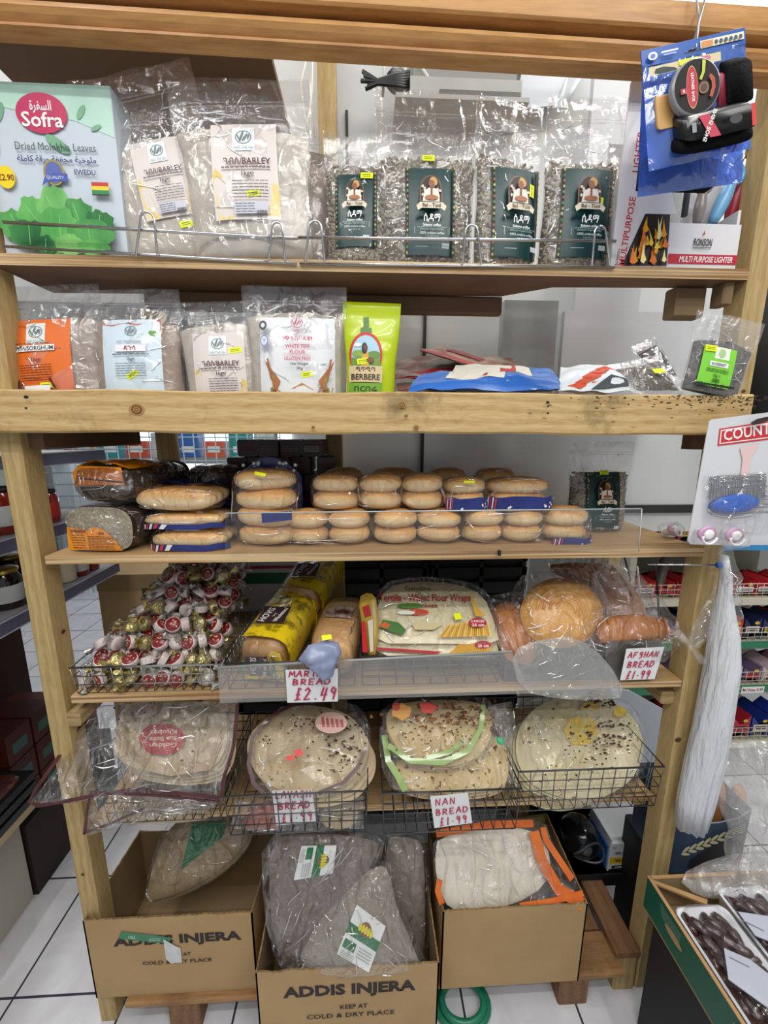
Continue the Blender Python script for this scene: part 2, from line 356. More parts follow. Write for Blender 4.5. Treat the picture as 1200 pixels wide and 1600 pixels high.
# ------------------------------------------------------------------ the room
def tile_mat():
    m = bpy.data.materials.new('floor_tiles'); m.use_nodes = True; nt = m.node_tree; b = nt.nodes['Principled BSDF']; N = nt.nodes.new; L = nt.links.new
    tc = N('ShaderNodeTexCoord'); mp = N('ShaderNodeMapping'); mp.inputs['Location'].default_value = (1.057, -.059, 0)
    L(tc.outputs['Object'], mp.inputs[0])
    br = N('ShaderNodeTexBrick'); br.offset = 0; br.squash = 1; br.inputs['Scale'].default_value = 1; br.inputs['Brick Width'].default_value = .334; br.inputs['Row Height'].default_value = .334
    br.inputs['Mortar Size'].default_value = .0035; br.inputs['Mortar Smooth'].default_value = .2; br.inputs['Color1'].default_value = S('d2d3d8'); br.inputs['Color2'].default_value = S('d8d9de'); br.inputs['Mortar'].default_value = S('3b3848')
    L(mp.outputs[0], br.inputs['Vector'])
    n = N('ShaderNodeTexNoise'); n.inputs['Scale'].default_value = 5; n.inputs['Detail'].default_value = 8; n.inputs['Distortion'].default_value = 2; L(mp.outputs[0], n.inputs['Vector'])
    r = N('ShaderNodeValToRGB'); r.color_ramp.elements[0].position = .3; r.color_ramp.elements[0].color = S('f0eeee'); r.color_ramp.elements[1].position = .6; r.color_ramp.elements[1].color = (1, 1, 1, 1); L(n.outputs[0], r.inputs[0])
    mx = N('ShaderNodeMix'); mx.data_type = 'RGBA'; mx.blend_type = 'MULTIPLY'; mx.inputs[0].default_value = 1; L(br.outputs[0], mx.inputs[6]); L(r.outputs[0], mx.inputs[7])
    L(mx.outputs[2], b.inputs['Base Color']); b.inputs['Roughness'].default_value = .25
    return m
mb = MB(); mb.box(-3.2, 3.2, -2.6, 4.2, -.05, 0, tile_mat()); struct('floor', mb)
mb = MB(); mb.box(-3.2, 3.2, -2.6, 4.2, 3.33, 3.38, mat('ceiling_paint', 'b9bbbf', .9)); struct('ceiling', mb)
WALLP = mat('wall_panel_paint', 'cccecd', .45, c2='d6d8d6', scale=3, bump=.02)
mb = MB(); mb.box(-.10, 1.32, .52, .55, 1.372, 3.33, WALLP); mb.box(.83, 1.32, .521, .549, 1.30, 1.372, WALLP)
mb.box(-3.2, -.10, .52, .55, 2.06, 3.33, WALLP); struct('wall_back', mb)
mb = MB(); gr = flat('2c2b2a')
mb.box(.195, .205, .512, .519, 1.40, 2.05, gr); struct('trim_1', mb)
mb = MB(); mb.box(1.26, 1.285, .46, .50, 1.30, 2.0, gr); mb.box(-.09, 1.30, .505, .519, 1.3735, 1.402, flat('2a2826')); struct('baseboard_back', mb)
mb = MB(); mb.box(-.052, -.044, .512, .519, 2.02, 2.6, gr); struct('trim_2', mb)
mb = MB(); mb.box(-3.2, 3.2, 4.2, 4.25, 0, 3.33, mat('far_wall_paint', 'b5b4b0', .8)); struct('wall_far', mb)
mb = MB(); mb.box(-3.25, -3.2, -2.6, 4.2, 0, 3.33, mat('far_wall_paint')); struct('wall_west', mb)
mb = MB(); mb.box(3.2, 3.25, -2.6, 4.2, 0, 3.33, mat('far_wall_paint')); struct('wall_east', mb)
# ------------------------------------------------------------------ the wooden shelving unit
PINEZ = wood('pine_upright', 'bda472', 'a68b5a', '9b8050', 'z', 16)
PINEX = wood('pine_plank', 'ccb07e', 'b3925e', 'a68450', 'x', 14, dirt=.75)
PINEC = wood('pine_crosspiece', 'ae956a', '937a50', '876e46', 'x', 16)
BEAM = wood('varnished_pine_moulding', 'c4935a', 'a5733d', '9a6a38', 'x', 9, rough=.4)
PLY = wood('plywood_face', 'b7976a', 'a58457', '9a7a50', 'x', 7)
PLYE = mat('plywood_edge', 'd3b689', .6, c2='8a6238', scale=26, stretch=(.06, 1, 5.5), lo=.42, hi=.62)
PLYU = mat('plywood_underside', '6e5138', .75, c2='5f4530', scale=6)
BROWNB = mat('brown_hardboard', '7d6044', .7, c2='6f543b', scale=3)
DARKH = flat('231a12')
unit = Thing('shelving_unit', 'tall timber shelving unit of pine posts and plywood boards holding breads and flours', 'shelving unit')
def board(name, xl, xr, zl, zr, y0, y1, th, top, edge, under, poly=None, lab=None):
    m = MB(); z = lambda x: zl+(zr-zl)*(x-xl)/(xr-xl)
    pl = poly or [(xl, y0), (xr, y0), (xr, y1), (xl, y1)]; n = len(pl); fr = 8
    pp = []
    for i, (a, b) in enumerate(pl):
        c, d = pl[(i+1) % n]; pp += [(a+(c-a)*k/fr, b+(d-b)*k/fr) for k in range(fr)]
    n = len(pp)
    T = [(x, y, z(x)) for x, y in pp]; B = [(x, y, z(x)-th) for x, y in pp]
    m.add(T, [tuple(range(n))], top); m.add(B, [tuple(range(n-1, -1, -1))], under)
    m.add(T+B, [(n+i, n+(i+1) % n, (i+1) % n, i) for i in range(n)], edge)
    return unit.part(name, m, label=lab)
def post(x0, x1, y0, y1, z0, z1, name='post', m=PINEZ, knots=(), lab=None):
    b = MB(); b.rbox(x0, x1, y0, y1, z0, z1, m, .004)
    for kx, kz, r_, side in knots:
        if side == 'f': D = Deco(b, plane_f((kx, y0, kz)))
        elif side == 'i': D = Deco(b, plane_f((x0 if x0 > 0 else x1, kx, kz), (0, -1, 0) if x0 > 0 else (0, 1, 0)))
        D.oval(0, 0, r_, r_*.8, flat('6b4524', .7)); D.oval(0, 0, r_*.55, r_*.4, flat('4a2c15', .7))
    return unit.part(name, b, label=lab)
post(-.767, -.722, -.003, .055, 0, 2.55, knots=[(.03, 1.19, .007, 'i'), (-.745, .52, .005, 'f')])
post(.812, .860, -.003, .055, 0, 2.55, knots=[(.82, .865, .009, 'f'), (.84, 1.75, .005, 'f')])
post(-.126, -.074, .435, .485, .0, 2.75); post(-.665, -.612, .435, .485, 0, 2.02); post(.86, .905, .435, .485, 0, 1.36)
# boards, top to bottom
zz = lambda px, py, Y=0: P(px, py, Y).z
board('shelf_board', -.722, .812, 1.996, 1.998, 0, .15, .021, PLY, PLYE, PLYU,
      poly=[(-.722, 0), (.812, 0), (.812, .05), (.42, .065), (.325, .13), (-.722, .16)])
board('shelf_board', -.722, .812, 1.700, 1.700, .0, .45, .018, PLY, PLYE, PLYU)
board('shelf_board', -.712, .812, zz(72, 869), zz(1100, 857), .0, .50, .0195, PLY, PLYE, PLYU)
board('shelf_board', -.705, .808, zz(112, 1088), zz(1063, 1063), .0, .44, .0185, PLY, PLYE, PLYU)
board('shelf_board', -.722, .812, .655, .648, .04, .42, .018, PLY, PLYE, PLYU)
# rear rail under the top shelf, brackets, blocks
def ubox(name, x0, x1, y0, y1, z0, z1, m=PINEC, lab=None, r=.004):
    b = MB(); b.rbox(x0, x1, y0, y1, z0, z1, m, r); return unit.part(name, b, label=lab)
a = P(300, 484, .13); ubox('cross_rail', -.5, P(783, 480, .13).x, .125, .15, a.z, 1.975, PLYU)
a = P(1047, 497, .05); b_ = P(1099, 450, .05); ubox('bearer_block', a.x, b_.x, .04, .075, a.z, 1.976, mat('grey_weathered_wood', '7d6648', .8, c2='6a553a', scale=10))
a = P(1124, 476, .02); b_ = P(1146, 440, .02); ubox('bearer_block', a.x, b_.x, .012, .05, a.z, 1.976, mat('grey_weathered_wood'))
a = P(1072, 702, .03); ubox('bearer_block', a.x, .812, .012, .05, a.z, 1.682, PLYU)
a = P(60, 700, .2); ubox('bearer_block', -.722, -.69, .02, .4, 1.62, 1.682, PLYU)
ubox('bearer_block', .772, .812, .06, .42, .595, .630, PINEC)
ubox('bearer_block', -.722, -.69, .0, .42, .957, .995, PINEC); ubox('bearer_block', .776, .812, .02, .42, .955, .99, PINEC)
# front plank with knots and nail holes
b = MB(); zt, zb = 1.739, 1.655
xs = [-.92+i*(1.755)/30 for i in range(31)]
def prof(x):
    t = .0015*math.sin(x*9)+.001*math.sin(x*23)
    return [(x, -.033, zb+t), (x, -.036, zb+.004+t), (x, -.036, zt-.003+t), (x, -.033, zt+t), (x, -.004, zt+t), (x, -.004, zb+t)]
b.loft([prof(x) for x in xs], PINEX, smooth=False)
D = Deco(b, plane_f((0, -.036, 0)))
def knot(px, py, r_):
    p = P(px, py, -.036)
    D.oval(p.x, p.z, r_*1.5, r_*1.1, flat('a87e4a', .7)); D.oval(p.x, p.z, r_, r_*.85, flat('5b3d1f', .7)); D.oval(p.x, p.z, r_*.72, r_*.6, flat('a5763f', .7)); D.ring(p.x, p.z, r_*.4, r_*.35, .3, flat('6b4524', .7))
knot(214, 640, .0105); knot(628, 633, .006); knot(650, 668, .004); knot(634, 650, .003); knot(490, 668, .003)
for px, py, r_ in ((46, 621, .005), (46, 638, .003), (853, 629, .004), (853, 646, .003), (853, 636, .002)):
    p = P(px, py, -.036); D.oval(p.x, p.z, r_, r_*.7, DARKH, n=10)
rr = random.Random(5)
for i in range(150):
    px = 1180-abs(rr.gauss(0, 120)); py = 620+abs(rr.gauss(0, 9)); 
    if px < 880: continue
    p = P(px, py, -.036)
    if p.z < zt-.004 and p.x < .83: D.oval(p.x, p.z, rr.uniform(.001, .005), rr.uniform(.0008, .002), flat('43351f', .8), n=7, k=1)
for i in range(22):
    p = P(rr.uniform(800, 1100), rr.uniform(618, 670), -.036); D.oval(p.x, p.z, rr.uniform(.002, .007), rr.uniform(.0006, .0014), flat('6b5230', .8), n=7, k=1)
unit.part('front_plank', b)
# moulded top beam
b = MB()
_bp = [(p.x, p.z) for p in (P(0, 50, -.02), P(480, 90, -.02), P(1010, 113, -.02))]
def _bz(x):
    (a, A), (b_, B_), (c, C_) = _bp
    l = A+(C_-A)*(x-a)/(c-a); return l+.35*(B_-(A+(C_-A)*(b_-a)/(c-a)))
def bprof(x):
    z0 = _bz(max(-.75, min(.80, x)))
    k = 1.03
    pr = [(-.018, 0), (-.030, .001), (-.034, .004), (-.034, .008), (-.026, .009), (-.028, .012), (-.036, .020), (-.041, .027), (-.040, .034), (-.034, .038), (-.022, .040), (-.022, .046), (-.047, .048), (-.050, .052), (-.050, .086), (-.044, .090), (-.004, .090), (-.004, 0)]
    return [(x, y, z0+z*k) for y, z in pr]
b.loft([bprof(-1.1+i*2.3/40) for i in range(41)], BEAM, smooth=False)
unit.part('top_beam', b, label='varnished moulded pine beam across the top')
b = MB(); b.box(-.756, -.184, .022, .50, 2.40, 2.415, BROWNB); unit.part('top_board', b, label='brown hardboard panel above the top shelf')
# ------------------------------------------------------------------ pallet under the unit
PAL = wood('pallet_wood', 'ab8258', '8f6840', '80603c', 'x', 10, dirt=.5)
PALY = wood('pallet_wood_dark', '8a6748', '765438', '684a30', 'y', 10)
pl = Thing('wooden_pallet', 'low worn wooden pallet on the tiles carrying the cardboard boxes of flatbread', 'pallet', (0, 0, 0))
ztp = .118
def pbd(name, x0, x1, y0, y1, z0, z1, m): b = MB(); b.rbox(x0, x1, y0, y1, z0, z1, m, .004); pl.part(name, b)
pbd('deck_board', P(192, 1548, -.035).x, P(975, 1536, -.035).x, -.035, .07, ztp-.02, ztp, PAL)
pbd('deck_board', .60, .735, .072, .62, ztp-.02, ztp, PALY)
pbd('deck_board', -.70, .55, .10, .20, ztp-.02, ztp, PAL); pbd('deck_board', -.70, .55, .27, .37, ztp-.02, ztp, PAL)
for x0, x1 in ((P(262, 1580, -.03).x, P(312, 1580, -.03).x), (-.04, .05), (P(872, 1570, -.03).x, P(917, 1570, -.03).x)):
    pbd('block', x0, x1, -.030, .06, 0, ztp-.021, PALY); pbd('block', x0, x1, .28, .37, 0, ztp-.021, PALY)
# raised timber step beside the pallet, near the metal post
_a = PZ(964, 1490, .15); _c = PZ(940, 1392, .15)
st = Thing('timber_step', 'brown timber slab on a squared stub, wedged against the foot of the unit post', 'timber', (0, 0, 0))
b = MB(); b.rbox(_a.x, .808, _a.y, .42, .130, .150, PALY, .004); st.part('slab', b)
b = MB(); b.rbox(_a.x+.006, .806, _a.y+.004, _a.y+.06, 0, .129, PINEZ, .004); st.part('stub', b)
# ------------------------------------------------------------------ pouches
FILM = film('clear_pouch_plastic', milk=.07, bump=.5, scale=16, refl=.05)
FILMT = film('clear_wrap_plastic', milk=.008, bump=.9, scale=22, refl=.05, rough=.10)
FILMC = film('thin_crinkled_plastic', milk=.012, bump=1.0, scale=15, refl=.06, rough=.10)
def hw(w, s): return w/2*(.90+.10*min(1, s*1.2))*(1-.05*math.exp(-((s-.45)/.2)**2))
def hd(D, s, fill):
    if s < .06: return D/2*(.80+.2*s/.06)
    q = (s-.06)/max(.05, (fill+.14-.06))
    return max(.0018, D/2*(1-min(1, q)**2.2))
def pf(w, h, D, fill, k=1.0):
    def f(x, z, e):
        s = z/h; a = hw(w, s); t = min(1, abs(x)/a)
        y = hd(D, s, fill)*(1-t**2.4)**.6*k
        return (x, -y-e, z)
    return f
def pouch_parts(T, w, h, D, fill, content, seed=0, zipz=.86, wr=.0022, slope=0, tear=False, film_m=None):
    film_m = film_m or FILM
    b = MB(); rings = []; n = 40; ns = 30
    for j in range(ns+1):
        s = j/ns; a = hw(w, s); rr_ = []
        for i in range(n):
            t = 2*math.pi*i/n; x = a*math.cos(t); q = (1-abs(math.cos(t))**2.4)**.6; y = hd(D, s, fill)*q*(1 if math.sin(t) >= 0 else -1)
            nn = nz((x, y, s*h), 22, seed)*wr*(1.6 if s > fill else 1)+.0012
            bend = .006*math.sin(x*28+seed)*max(0, s-fill)
            rr_.append((x, y+(nn if y > 0 else -nn)+bend, s*h))
        rings.append(rr_)
    b.loft(rings, film_m, cap=False); rc = random.Random(seed+77)
    for q in range(15):
        up_ = q < 9; s0 = rc.uniform(fill*.95, .84) if up_ else rc.uniform(.1, fill); s1 = max(.04, min(.95, s0+rc.uniform(-.16, .10))); u0 = rc.uniform(-.9, .9); u1 = max(-.95, min(.95, u0+rc.uniform(-.45, .45))); pts = []
        for i in range(8):
            t = i/7; s = s0+(s1-s0)*t; u = u0+(u1-u0)*t+.06*math.sin(t*5+q); a = hw(w, s)*.97; x = a*max(-.97, min(.97, u)); bend = .006*math.sin(x*28+seed)*max(0, s-fill)
            pts.append((x, -hd(D, s, fill)*(1-abs(x/hw(w, s))**2.4)**.6-.0032+bend-.001*math.sin(t*9), s*h))
        b.tube(pts, .0006, glint_crease_mat(), 5, rads=[.0002+.0011*math.sin(math.pi*i/7) for i in range(8)])
    T.part('clear_film', b)
    # zip seal
    b = MB()
    for dz in (0, .006):
        zz_ = h*zipz+dz; a = hw(w, zipz)*.985
        b.tube([(-a+2*a*i/12, -hd(D, zipz, fill)*(1-min(1, abs(-1+2*i/12))**2.4)**.6-.003+.006*math.sin((-a+2*a*i/12)*28+seed)*max(0, zipz-fill), zz_) for i in range(13)], .0011, film_m, n=5)
    T.part('zip_seal', b)
    # contents
    b = MB(); rings = []
    kk = [.004]+[i/16 for i in range(1, 17)]
    for s_ in kk:
        s = s_*fill; a = hw(w, s)*.955; r_ = []
        for i in range(32):
            t = 2*math.pi*i/32; c = math.cos(t); x = a*c; q = (1-abs(c)**2.4)**.6*.93; y = hd(D, s, fill)*q*(1 if math.sin(t) >= 0 else -1)
            z = s*h+(slope*x+nz((x, y, 0), 30, seed)*.010)*s_; k = 1+nz((x, y, z), 26, seed+5)*.10
            r_.append((x*(1+(k-1)*.3), y*k, z))
        rings.append(r_)
    top = rings[-1]; cx = sum(p[0] for p in top)/32
    for q, dz in ((.75, .006), (.4, .010), (.05, .012)): rings.append([(p[0]*q, p[1]*q, p[2]+dz) for p in top])
    b.loft(rings, content)
    o = T.part('contents', b); o['kind'] = 'stuff'
    return pf(w, h, D, fill)
def sticker(T, f, x, z, rot=0, s=1.0, lift=.0022, m=YEL):
    b = MB(); D = Deco(b, f, lift); D.rect(x-.0125*s, x+.0125*s, z-.006*s, z+.006*s, m, 3, rot)
    for k in (-.002, .0015): D.rect(x-.009*s, x+.008*s, z+k-.0005, z+k+.0005, flat('4a5200'), 1, rot)
    T.part('price_sticker', b, label='fluorescent yellow price sticker')
FLOUR = mat('cream_flour', 'c0b5a6', .95, c2='aea292', scale=30, bump=.25, bscale=60)
FLOURW = mat('white_flour', 'c9c1b5', .95, c2='b7aea2', scale=30, bump=.25, bscale=60)
TEFFB = mat('brown_teff_flour', 'a58f7c', .95, c2='957f6c', scale=40, bump=.3, bscale=90)
DTEFF = mat('dark_teff_flour', '5d5048', .95, c2='4d423b', scale=40, bump=.3, bscale=90)
SORGH = mat('grey_sorghum_flour', '9d8d80', .95, c2='8c7c70', scale=40, bump=.3, bscale=90)
def logo(D, x, z, r, c, bg='dfe6e8', txt=None):
    m = flat(c)
    if bg: D.rect(x-r*1.35, x+r*1.35, z-r*1.7, z+r*1.25, flat(bg), 4)
    D.ring(x, z, r, r*.85, .12, m); D.oval(x-r*.22, z+r*.1, r*.16, r*.75, m, rot=-.35, n=10); D.oval(x+r*.2, z-r*.05, r*.14, r*.6, m, rot=-.6, n=10); D.oval(x-r*.62, z, r*.1, r*.4, m, rot=.4, n=8); D.oval(x+r*.62, z, r*.1, r*.4, m, rot=-.3, n=8)
    if txt: D.text(txt, x, z-r*1.35, r*.42, m)
def lab_barley(T, f, w, z0, s=1.0, x0=0, bold='4c1f33', name='ገብስ/BARLEY'):
    b = MB(); D = Deco(b, f, .0016); W = .092*s; H = .132*s; L = x0-W/2; bg = mat('label_pale_beige', 'd9cfca', .5)
    D.rect(L, L+W, z0, z0+H, bg, 12)
    straw = mat('label_straw_print', 'd9bc62', .5, c2='e6d59c', scale=60, stretch=(1, 1, .3)); 
    D.poly([(L+.006*s, z0), (L+.026*s, z0+.001), (L+.021*s, z0+.03*s), (L+.013*s, z0+.06*s), (L+.004*s, z0+.07*s), (L, z0+.06*s), (L+.003*s, z0+.03*s)], straw)
    D.poly([(L+W-.016*s, z0+.004*s), (L+W, z0+.004*s), (L+W, z0+.045*s), (L+W-.008*s, z0+.05*s), (L+W-.011*s, z0+.028*s)], straw)
    logo(D, x0, z0+H-.020*s, .0115*s, '6f7d80', 'e4ecee', 'SAM THE SAI')
    D.text(name, x0+.004*s, z0+.077*s, .0125*s, flat(bold), True, width=.066*s)
    D.lines(x0-.032*s, x0+.036*s, z0+.066*s, z0+.070*s, 1, flat('6b5a60'), .6, 3)
    D.text('1kg℮', x0+.004*s, z0+.060*s, .0095*s, flat('3d2c33'), True)
    D.lines(x0-.018*s, x0+.032*s, z0+.026*s, z0+.052*s, 6, flat('6b6064'), .3, 4)
    D.rect(x0-.017*s, x0+.030*s, z0+.006*s, z0+.022*s, mat('label_grey_table', 'c3c4ce', .5), 4); D.lines(x0-.015*s, x0+.012*s, z0+.007*s, z0+.021*s, 4, flat('7a7b8a'), .35, 5)
    D.bars(x0+.014*s, x0+.028*s, z0+.004*s, z0+.010*s, BLACK)
    T.part('label', b)
# --- coffee
BEAN = mat('green_coffee_bean', '8f8674', .6, c2='a99f8b', scale=60, spec=.4)
BEAND = mat('coffee_core', '5c5446', .9)
def bean_mesh(w, h, D, fill, seed, n=850, slope=0):
    b = MB(); r_ = random.Random(seed); f = pf(w, h, D, fill)
    for k in range(n):
        s = r_.uniform(.03, fill+.02); z = s*h; a = hw(w, min(s, 1))*.95; x = r_.uniform(-a, a); p = f(x, z, -.0028)
        z2 = z+slope*x+r_.uniform(-.002, .002)
        b.M = TRS((p[0], p[1]+r_.uniform(0, .002), z2), (r_.uniform(0, 6.3), r_.uniform(-.5, .5), r_.uniform(0, 6.3)))
        b.ell((0, 0, 0), (.0052, .0034, .0026), BEAN, 7, 5)
    for k in range(n//7):
        x = r_.uniform(-.42, .42)*w; y = r_.uniform(-.5, .6)*hd(D, fill, fill)*1.0
        b.M = TRS((x, y, fill*h+slope*x+.004+r_.uniform(0, .010)), (r_.uniform(0, 6.3), r_.uniform(-.5, .5), r_.uniform(0, 6.3)))
        b.ell((0, 0, 0), (.0052, .0034, .0026), BEAN, 7, 5)
    b.M = ID.copy(); return b
def lab_coffee(T, f, x0, z0, s=1.0, word='ሲዳማ'):
    b = MB(); D = Deco(b, f, .0034); W = .092*s; H = .150*s; L = x0-W/2; g = mat('label_dark_green', '12403f', .35, c2='0f3636', scale=6)
    D.rect(L, L+W, z0, z0+H, g, 14)
    for bx in (L+.001*s, L+W-.0065*s):
        D.rect(bx, bx+.0055*s, z0, z0+H, flat('1d2418'), 10)
        cols = ['b8a94a', '5f7f3e', '9c4a44', '6c8a4a', 'c9b75c', 'a34c4c', '4f6b36', 'b0a04a']
        for k in range(16):
            zc = z0+H*(k+.5)/16; D.oval(bx+.00275*s, zc, .0019*s, .0032*s, flat(cols[k % 8]), n=4, k=1)
    ax, az = x0-.001*s, z0+.103*s
    D.oval(ax, az, .0205*s, .028*s, mat('label_arch_brown', '6b4633', .4), n=28); D.rect(ax-.0205*s, ax+.0205*s, az-.022*s, az, mat('label_arch_brown'), 4)
    D.oval(ax, az, .018*s, .0255*s, flat('2b1b16'), n=28); D.rect(ax-.018*s, ax+.018*s, az-.021*s, az, flat('2b1b16'), 4)
    rr_ = random.Random(4)
    for k in range(12): D.oval(ax+rr_.choice((-1, 1))*rr_.uniform(.010, .0165)*s, az+rr_.uniform(-.014, .012)*s, .0022*s, .003*s, flat('d9cfc0'), n=6, k=1, rot=rr_.uniform(0, 3))
    D.poly([(ax-.016*s, az-.020*s), (ax+.015*s, az-.020*s), (ax+.013*s, az-.002*s), (ax+.005*s, az+.003*s), (ax-.005*s, az+.003*s), (ax-.013*s, az-.004*s)], flat('e8e0d2'))
    D.oval(ax+.001*s, az+.010*s, .0062*s, .0085*s, flat('8a5638')); D.oval(ax+.004*s, az+.014*s, .006*s, .008*s, flat('c79a5a'), rot=.5); D.oval(ax+.0005*s, az+.009*s, .0050*s, .0070*s, flat('8a5638'))
    D.rect(ax-.0016*s, ax+.0016*s, az-.018*s, az+.001*s, flat('7a4a32'), 2); D.oval(ax, az-.014*s, .012*s, .004*s, flat('a8673f'))
    D.poly([(ax-.027*s, az-.028*s), (ax-.020*s, az-.022*s), (ax+.020*s, az-.022*s), (ax+.027*s, az-.028*s), (ax+.024*s, az-.036*s), (ax+.017*s, az-.032*s), (ax-.017*s, az-.032*s), (ax-.024*s, az-.036*s)], flat('ddd0b8'))
    D.text('Bal - Tuid', ax, az-.027*s, .0085*s, flat('4a2c1f'), True)
    D.text(word, x0, z0+.055*s, .0165*s, WHITE, True, sx=.8)
    D.text('Sidamo coffee', x0, z0+.043*s, .0058*s, WHITE, True)
    D.lines(x0-.026*s, x0+.026*s, z0+.038*s, z0+.0405*s, 1, flat('a9c0bb'), .3)
    D.text('Ethiopian Organic Coffee', x0, z0+.036*s, .0042*s, flat('a9c0bb')); D.text('100% arabica coffee', x0, z0+.0295*s, .0056*s, flat('e6eeea'))
    for sx_ in (-1, 1): D.rect(x0+sx_*.031*s-.0004, x0+sx_*.031*s+.0004, z0+.028*s, z0+.039*s, flat('a9c0bb'), 1)
    D.text('1 kg (35.3 oz)', x0, z0+.0235*s, .0042*s, flat('a9c0bb'))
    D.rect(x0-.030*s, x0-.008*s, z0+.006*s, z0+.0072*s, flat('cfdcd8'), 1); D.rect(x0+.018*s, x0+.031*s, z0+.004*s, z0+.012*s, flat('c8d2d2'), 1)
    T.part('label', b, label='dark green coffee label with a portrait of a person in white')
def pxbox(xl, xr, yt, yb, Y, zb):
    """size and base position of an upright thing seen between these pixels"""
    a = P(xl, (yt+yb)/2, Y); c = P(xr, (yt+yb)/2, Y); t = P((xl+xr)/2, yt, Y)
    return c.x-a.x, t.z-zb, Vector(((a.x+c.x)/2, Y, zb))
ZT1 = 1.999
def coffee(xl, xr, yt, lab, rz=0, ry=0, slope=0, fill=.62, word='ሲዳማ', Y=.07, zb=ZT1, sx=0, sz=.2, srot=0, labx=0, ls=None, labz=.022, yb=412, group='green coffee pouches'):
    w, h, loc = pxbox(xl, xr, yt, yb, Y, zb)
    T = Thing('coffee_pouch', lab, 'coffee pouch', loc, (0, ry, rz), group)
    D_ = .075; f = pouch_parts(T, w, h, D_, fill, BEAND, seed=int(xl) % 17, slope=slope)
    b = bean_mesh(w, h, D_, fill, 11+int(xl) % 7, slope=slope); o = T.part('coffee_beans', b); o['kind'] = 'stuff'
    s = (ls or 1)*1.13; lab_coffee(T, f, labx, labz, s, word); sticker(T, f, labx+sx, labz+sz*s, srot, lift=.006)
    return T
coffee(507, 609, 214, 'shortest green coffee pouch on the top shelf, standing beside the barley flour', sx=.022, sz=.146, fill=.72, rz=-.08, slope=-.05, ls=.84, labz=.036)
coffee(585, 748, 142, 'widest pouch of green coffee beans on the top shelf, sticker centred above its label', sx=-.004, sz=.168, fill=.60, rz=.0, labx=.004, ls=1.0)
coffee(737, 846, 158, 'green coffee pouch on the top shelf with beans sloping down and its label turned aside', sx=.036, sz=.115, fill=.62, rz=.12, slope=-.12, labx=.010, ls=1.04, srot=1.5)
coffee(842, 962, 152, 'green coffee pouch on the top shelf next to the display carton of lighters', sx=.022, sz=.095, fill=.60, rz=-.05, ry=.03, labx=.006, ls=1.04, labz=.026)
# --- flour on the top shelf
def flour(xl, xr, yt, yb, Y, lab, zb, content, fill=.68, D_=.085, rz=0, ry=0, rx=0, name='flour_pouch', group='flour pouches', seed=None, slope=0):
    w, h, loc = pxbox(xl, xr, yt, yb, Y, zb)
    T = Thing(name, lab, 'flour pouch', loc, (rx, ry, rz), group)
    f = pouch_parts(T, w, h, D_, fill, content, seed=seed if seed is not None else int(xl) % 23, slope=slope, wr=.004)
    return T, f, w, h
T, f, w_, h_ = flour(176, 366, 108, 408, .062, 'clear pouch of barley flour leaning toward the leaf carton, half behind the bigger barley pouch', ZT1, FLOURW, .62, ry=-.20, D_=.07)
lab_barley(T, f, w_, .078, 1.12, .018); sticker(T, f, .042, .062, .1)
T, f, w_, h_ = flour(282, 500, 126, 408, .040, 'big clear pouch of barley flour standing in front, yellow sticker on its beige label', ZT1, FLOURW, .70, ry=-.045, D_=.09, slope=-.05)
lab_barley(T, f, w_, .064, 1.36, .004); sticker(T, f, .018, .110, .15)
T, f, w_, h_ = flour(425, 522, 200, 405, .115, 'plain clear flour pouch with no label pushed in behind the big barley pouch', ZT1, SORGH, .80, ry=.05, D_=.07)
# --- dried leaves carton
zc = P(100, 388, .03).z
T = Thing('dried_leaves_carton', 'white and mint carton of dried molokhia leaves with a round yellow price', 'carton', (-.5975, .035, 1.999))
W, H, DD = .238, .302, .06
b = MB(); cw = mat('carton_pale_blue_white', 'c6d0da', .4); b.box(-W/2, W/2, 0, DD, 0, H, cw)
D = Deco(b, lambda x, z, e: (x, -e, z), .0003)
D.poly([(-W/2, H), (-W/2, H-.035), (-.06, H-.045), (.0, H-.05), (.05, H-.06), (.09, H-.075), (W/2-.001, H-.085), (W/2-.001, H)], mat('mint_print', 'a9d3c0', .4, c2='bfe0d2', scale=12))
for x, z, r_, q in ((-.105, H-.02, .012, .5), (-.09, H-.05, .010, 1.2), (.06, H-.045, .008, 1), (.085, H-.07, .006, .4), (-.11, H-.11, .014, 1.4), (.01, H-.10, .014, -.6)): D.oval(x, z, r_*1.8, r_*.7, mat('leaf_print_soft', '76ab85', .4), rot=q, n=14)
D.oval(-.012, H-.05, .047, .0335, mat('logo_crimson', 'c2295a', .4), n=36)
D.text('السفرة', -.012, H-.037, .022, WHITE, True, width=.040)
D.text('Sofra', -.012, H-.060, .034, WHITE, True, width=.076)
D.text('Dried Molokhia Leaves', .006, H-.105, .019, flat('2e4f4a'), width=.150)
D.text('ملوخية مجففة ورقة كاملة', .006, H-.126, .014, flat('33307a'), True, width=.148)
D.text('EWEDU', .056, H-.147, .0125, flat('3c3f66'), True, width=.040)
D.oval(-.093, H-.160, .0165, .0195, flat('ecd21a'), n=26); D.text('£2.90', -.093, H-.160, .015, flat('7a1f1f'), True, width=.029)
D.oval(-.002, H-.150, .0195, .0225, flat('9d8a4e'), n=22); D.oval(-.002, H-.150, .0155, .0185, flat('5a69ad'), n=22)
D.poly([(-.027, H-.174), (-.020, H-.158), (.0, H-.150), (.024, H-.152), (.022, H-.166), (.0, H-.163), (-.018, H-.168)], flat('4a5aa8')); D.text('QUALITY', .0, H-.1585, .008, flat('c6cbea'), True)
fx = .083; fz = H-.176
for k, c in enumerate(('c43b32', 'e8d23a', '2f8a4a')): D.rect(fx-.016, fx+.016, fz+.004-k*.007, fz+.011-k*.007, flat(c), 1)
D.rect(fx-.016, fx+.016, fz-.0125, fz-.010, flat('2a3430'), 1)
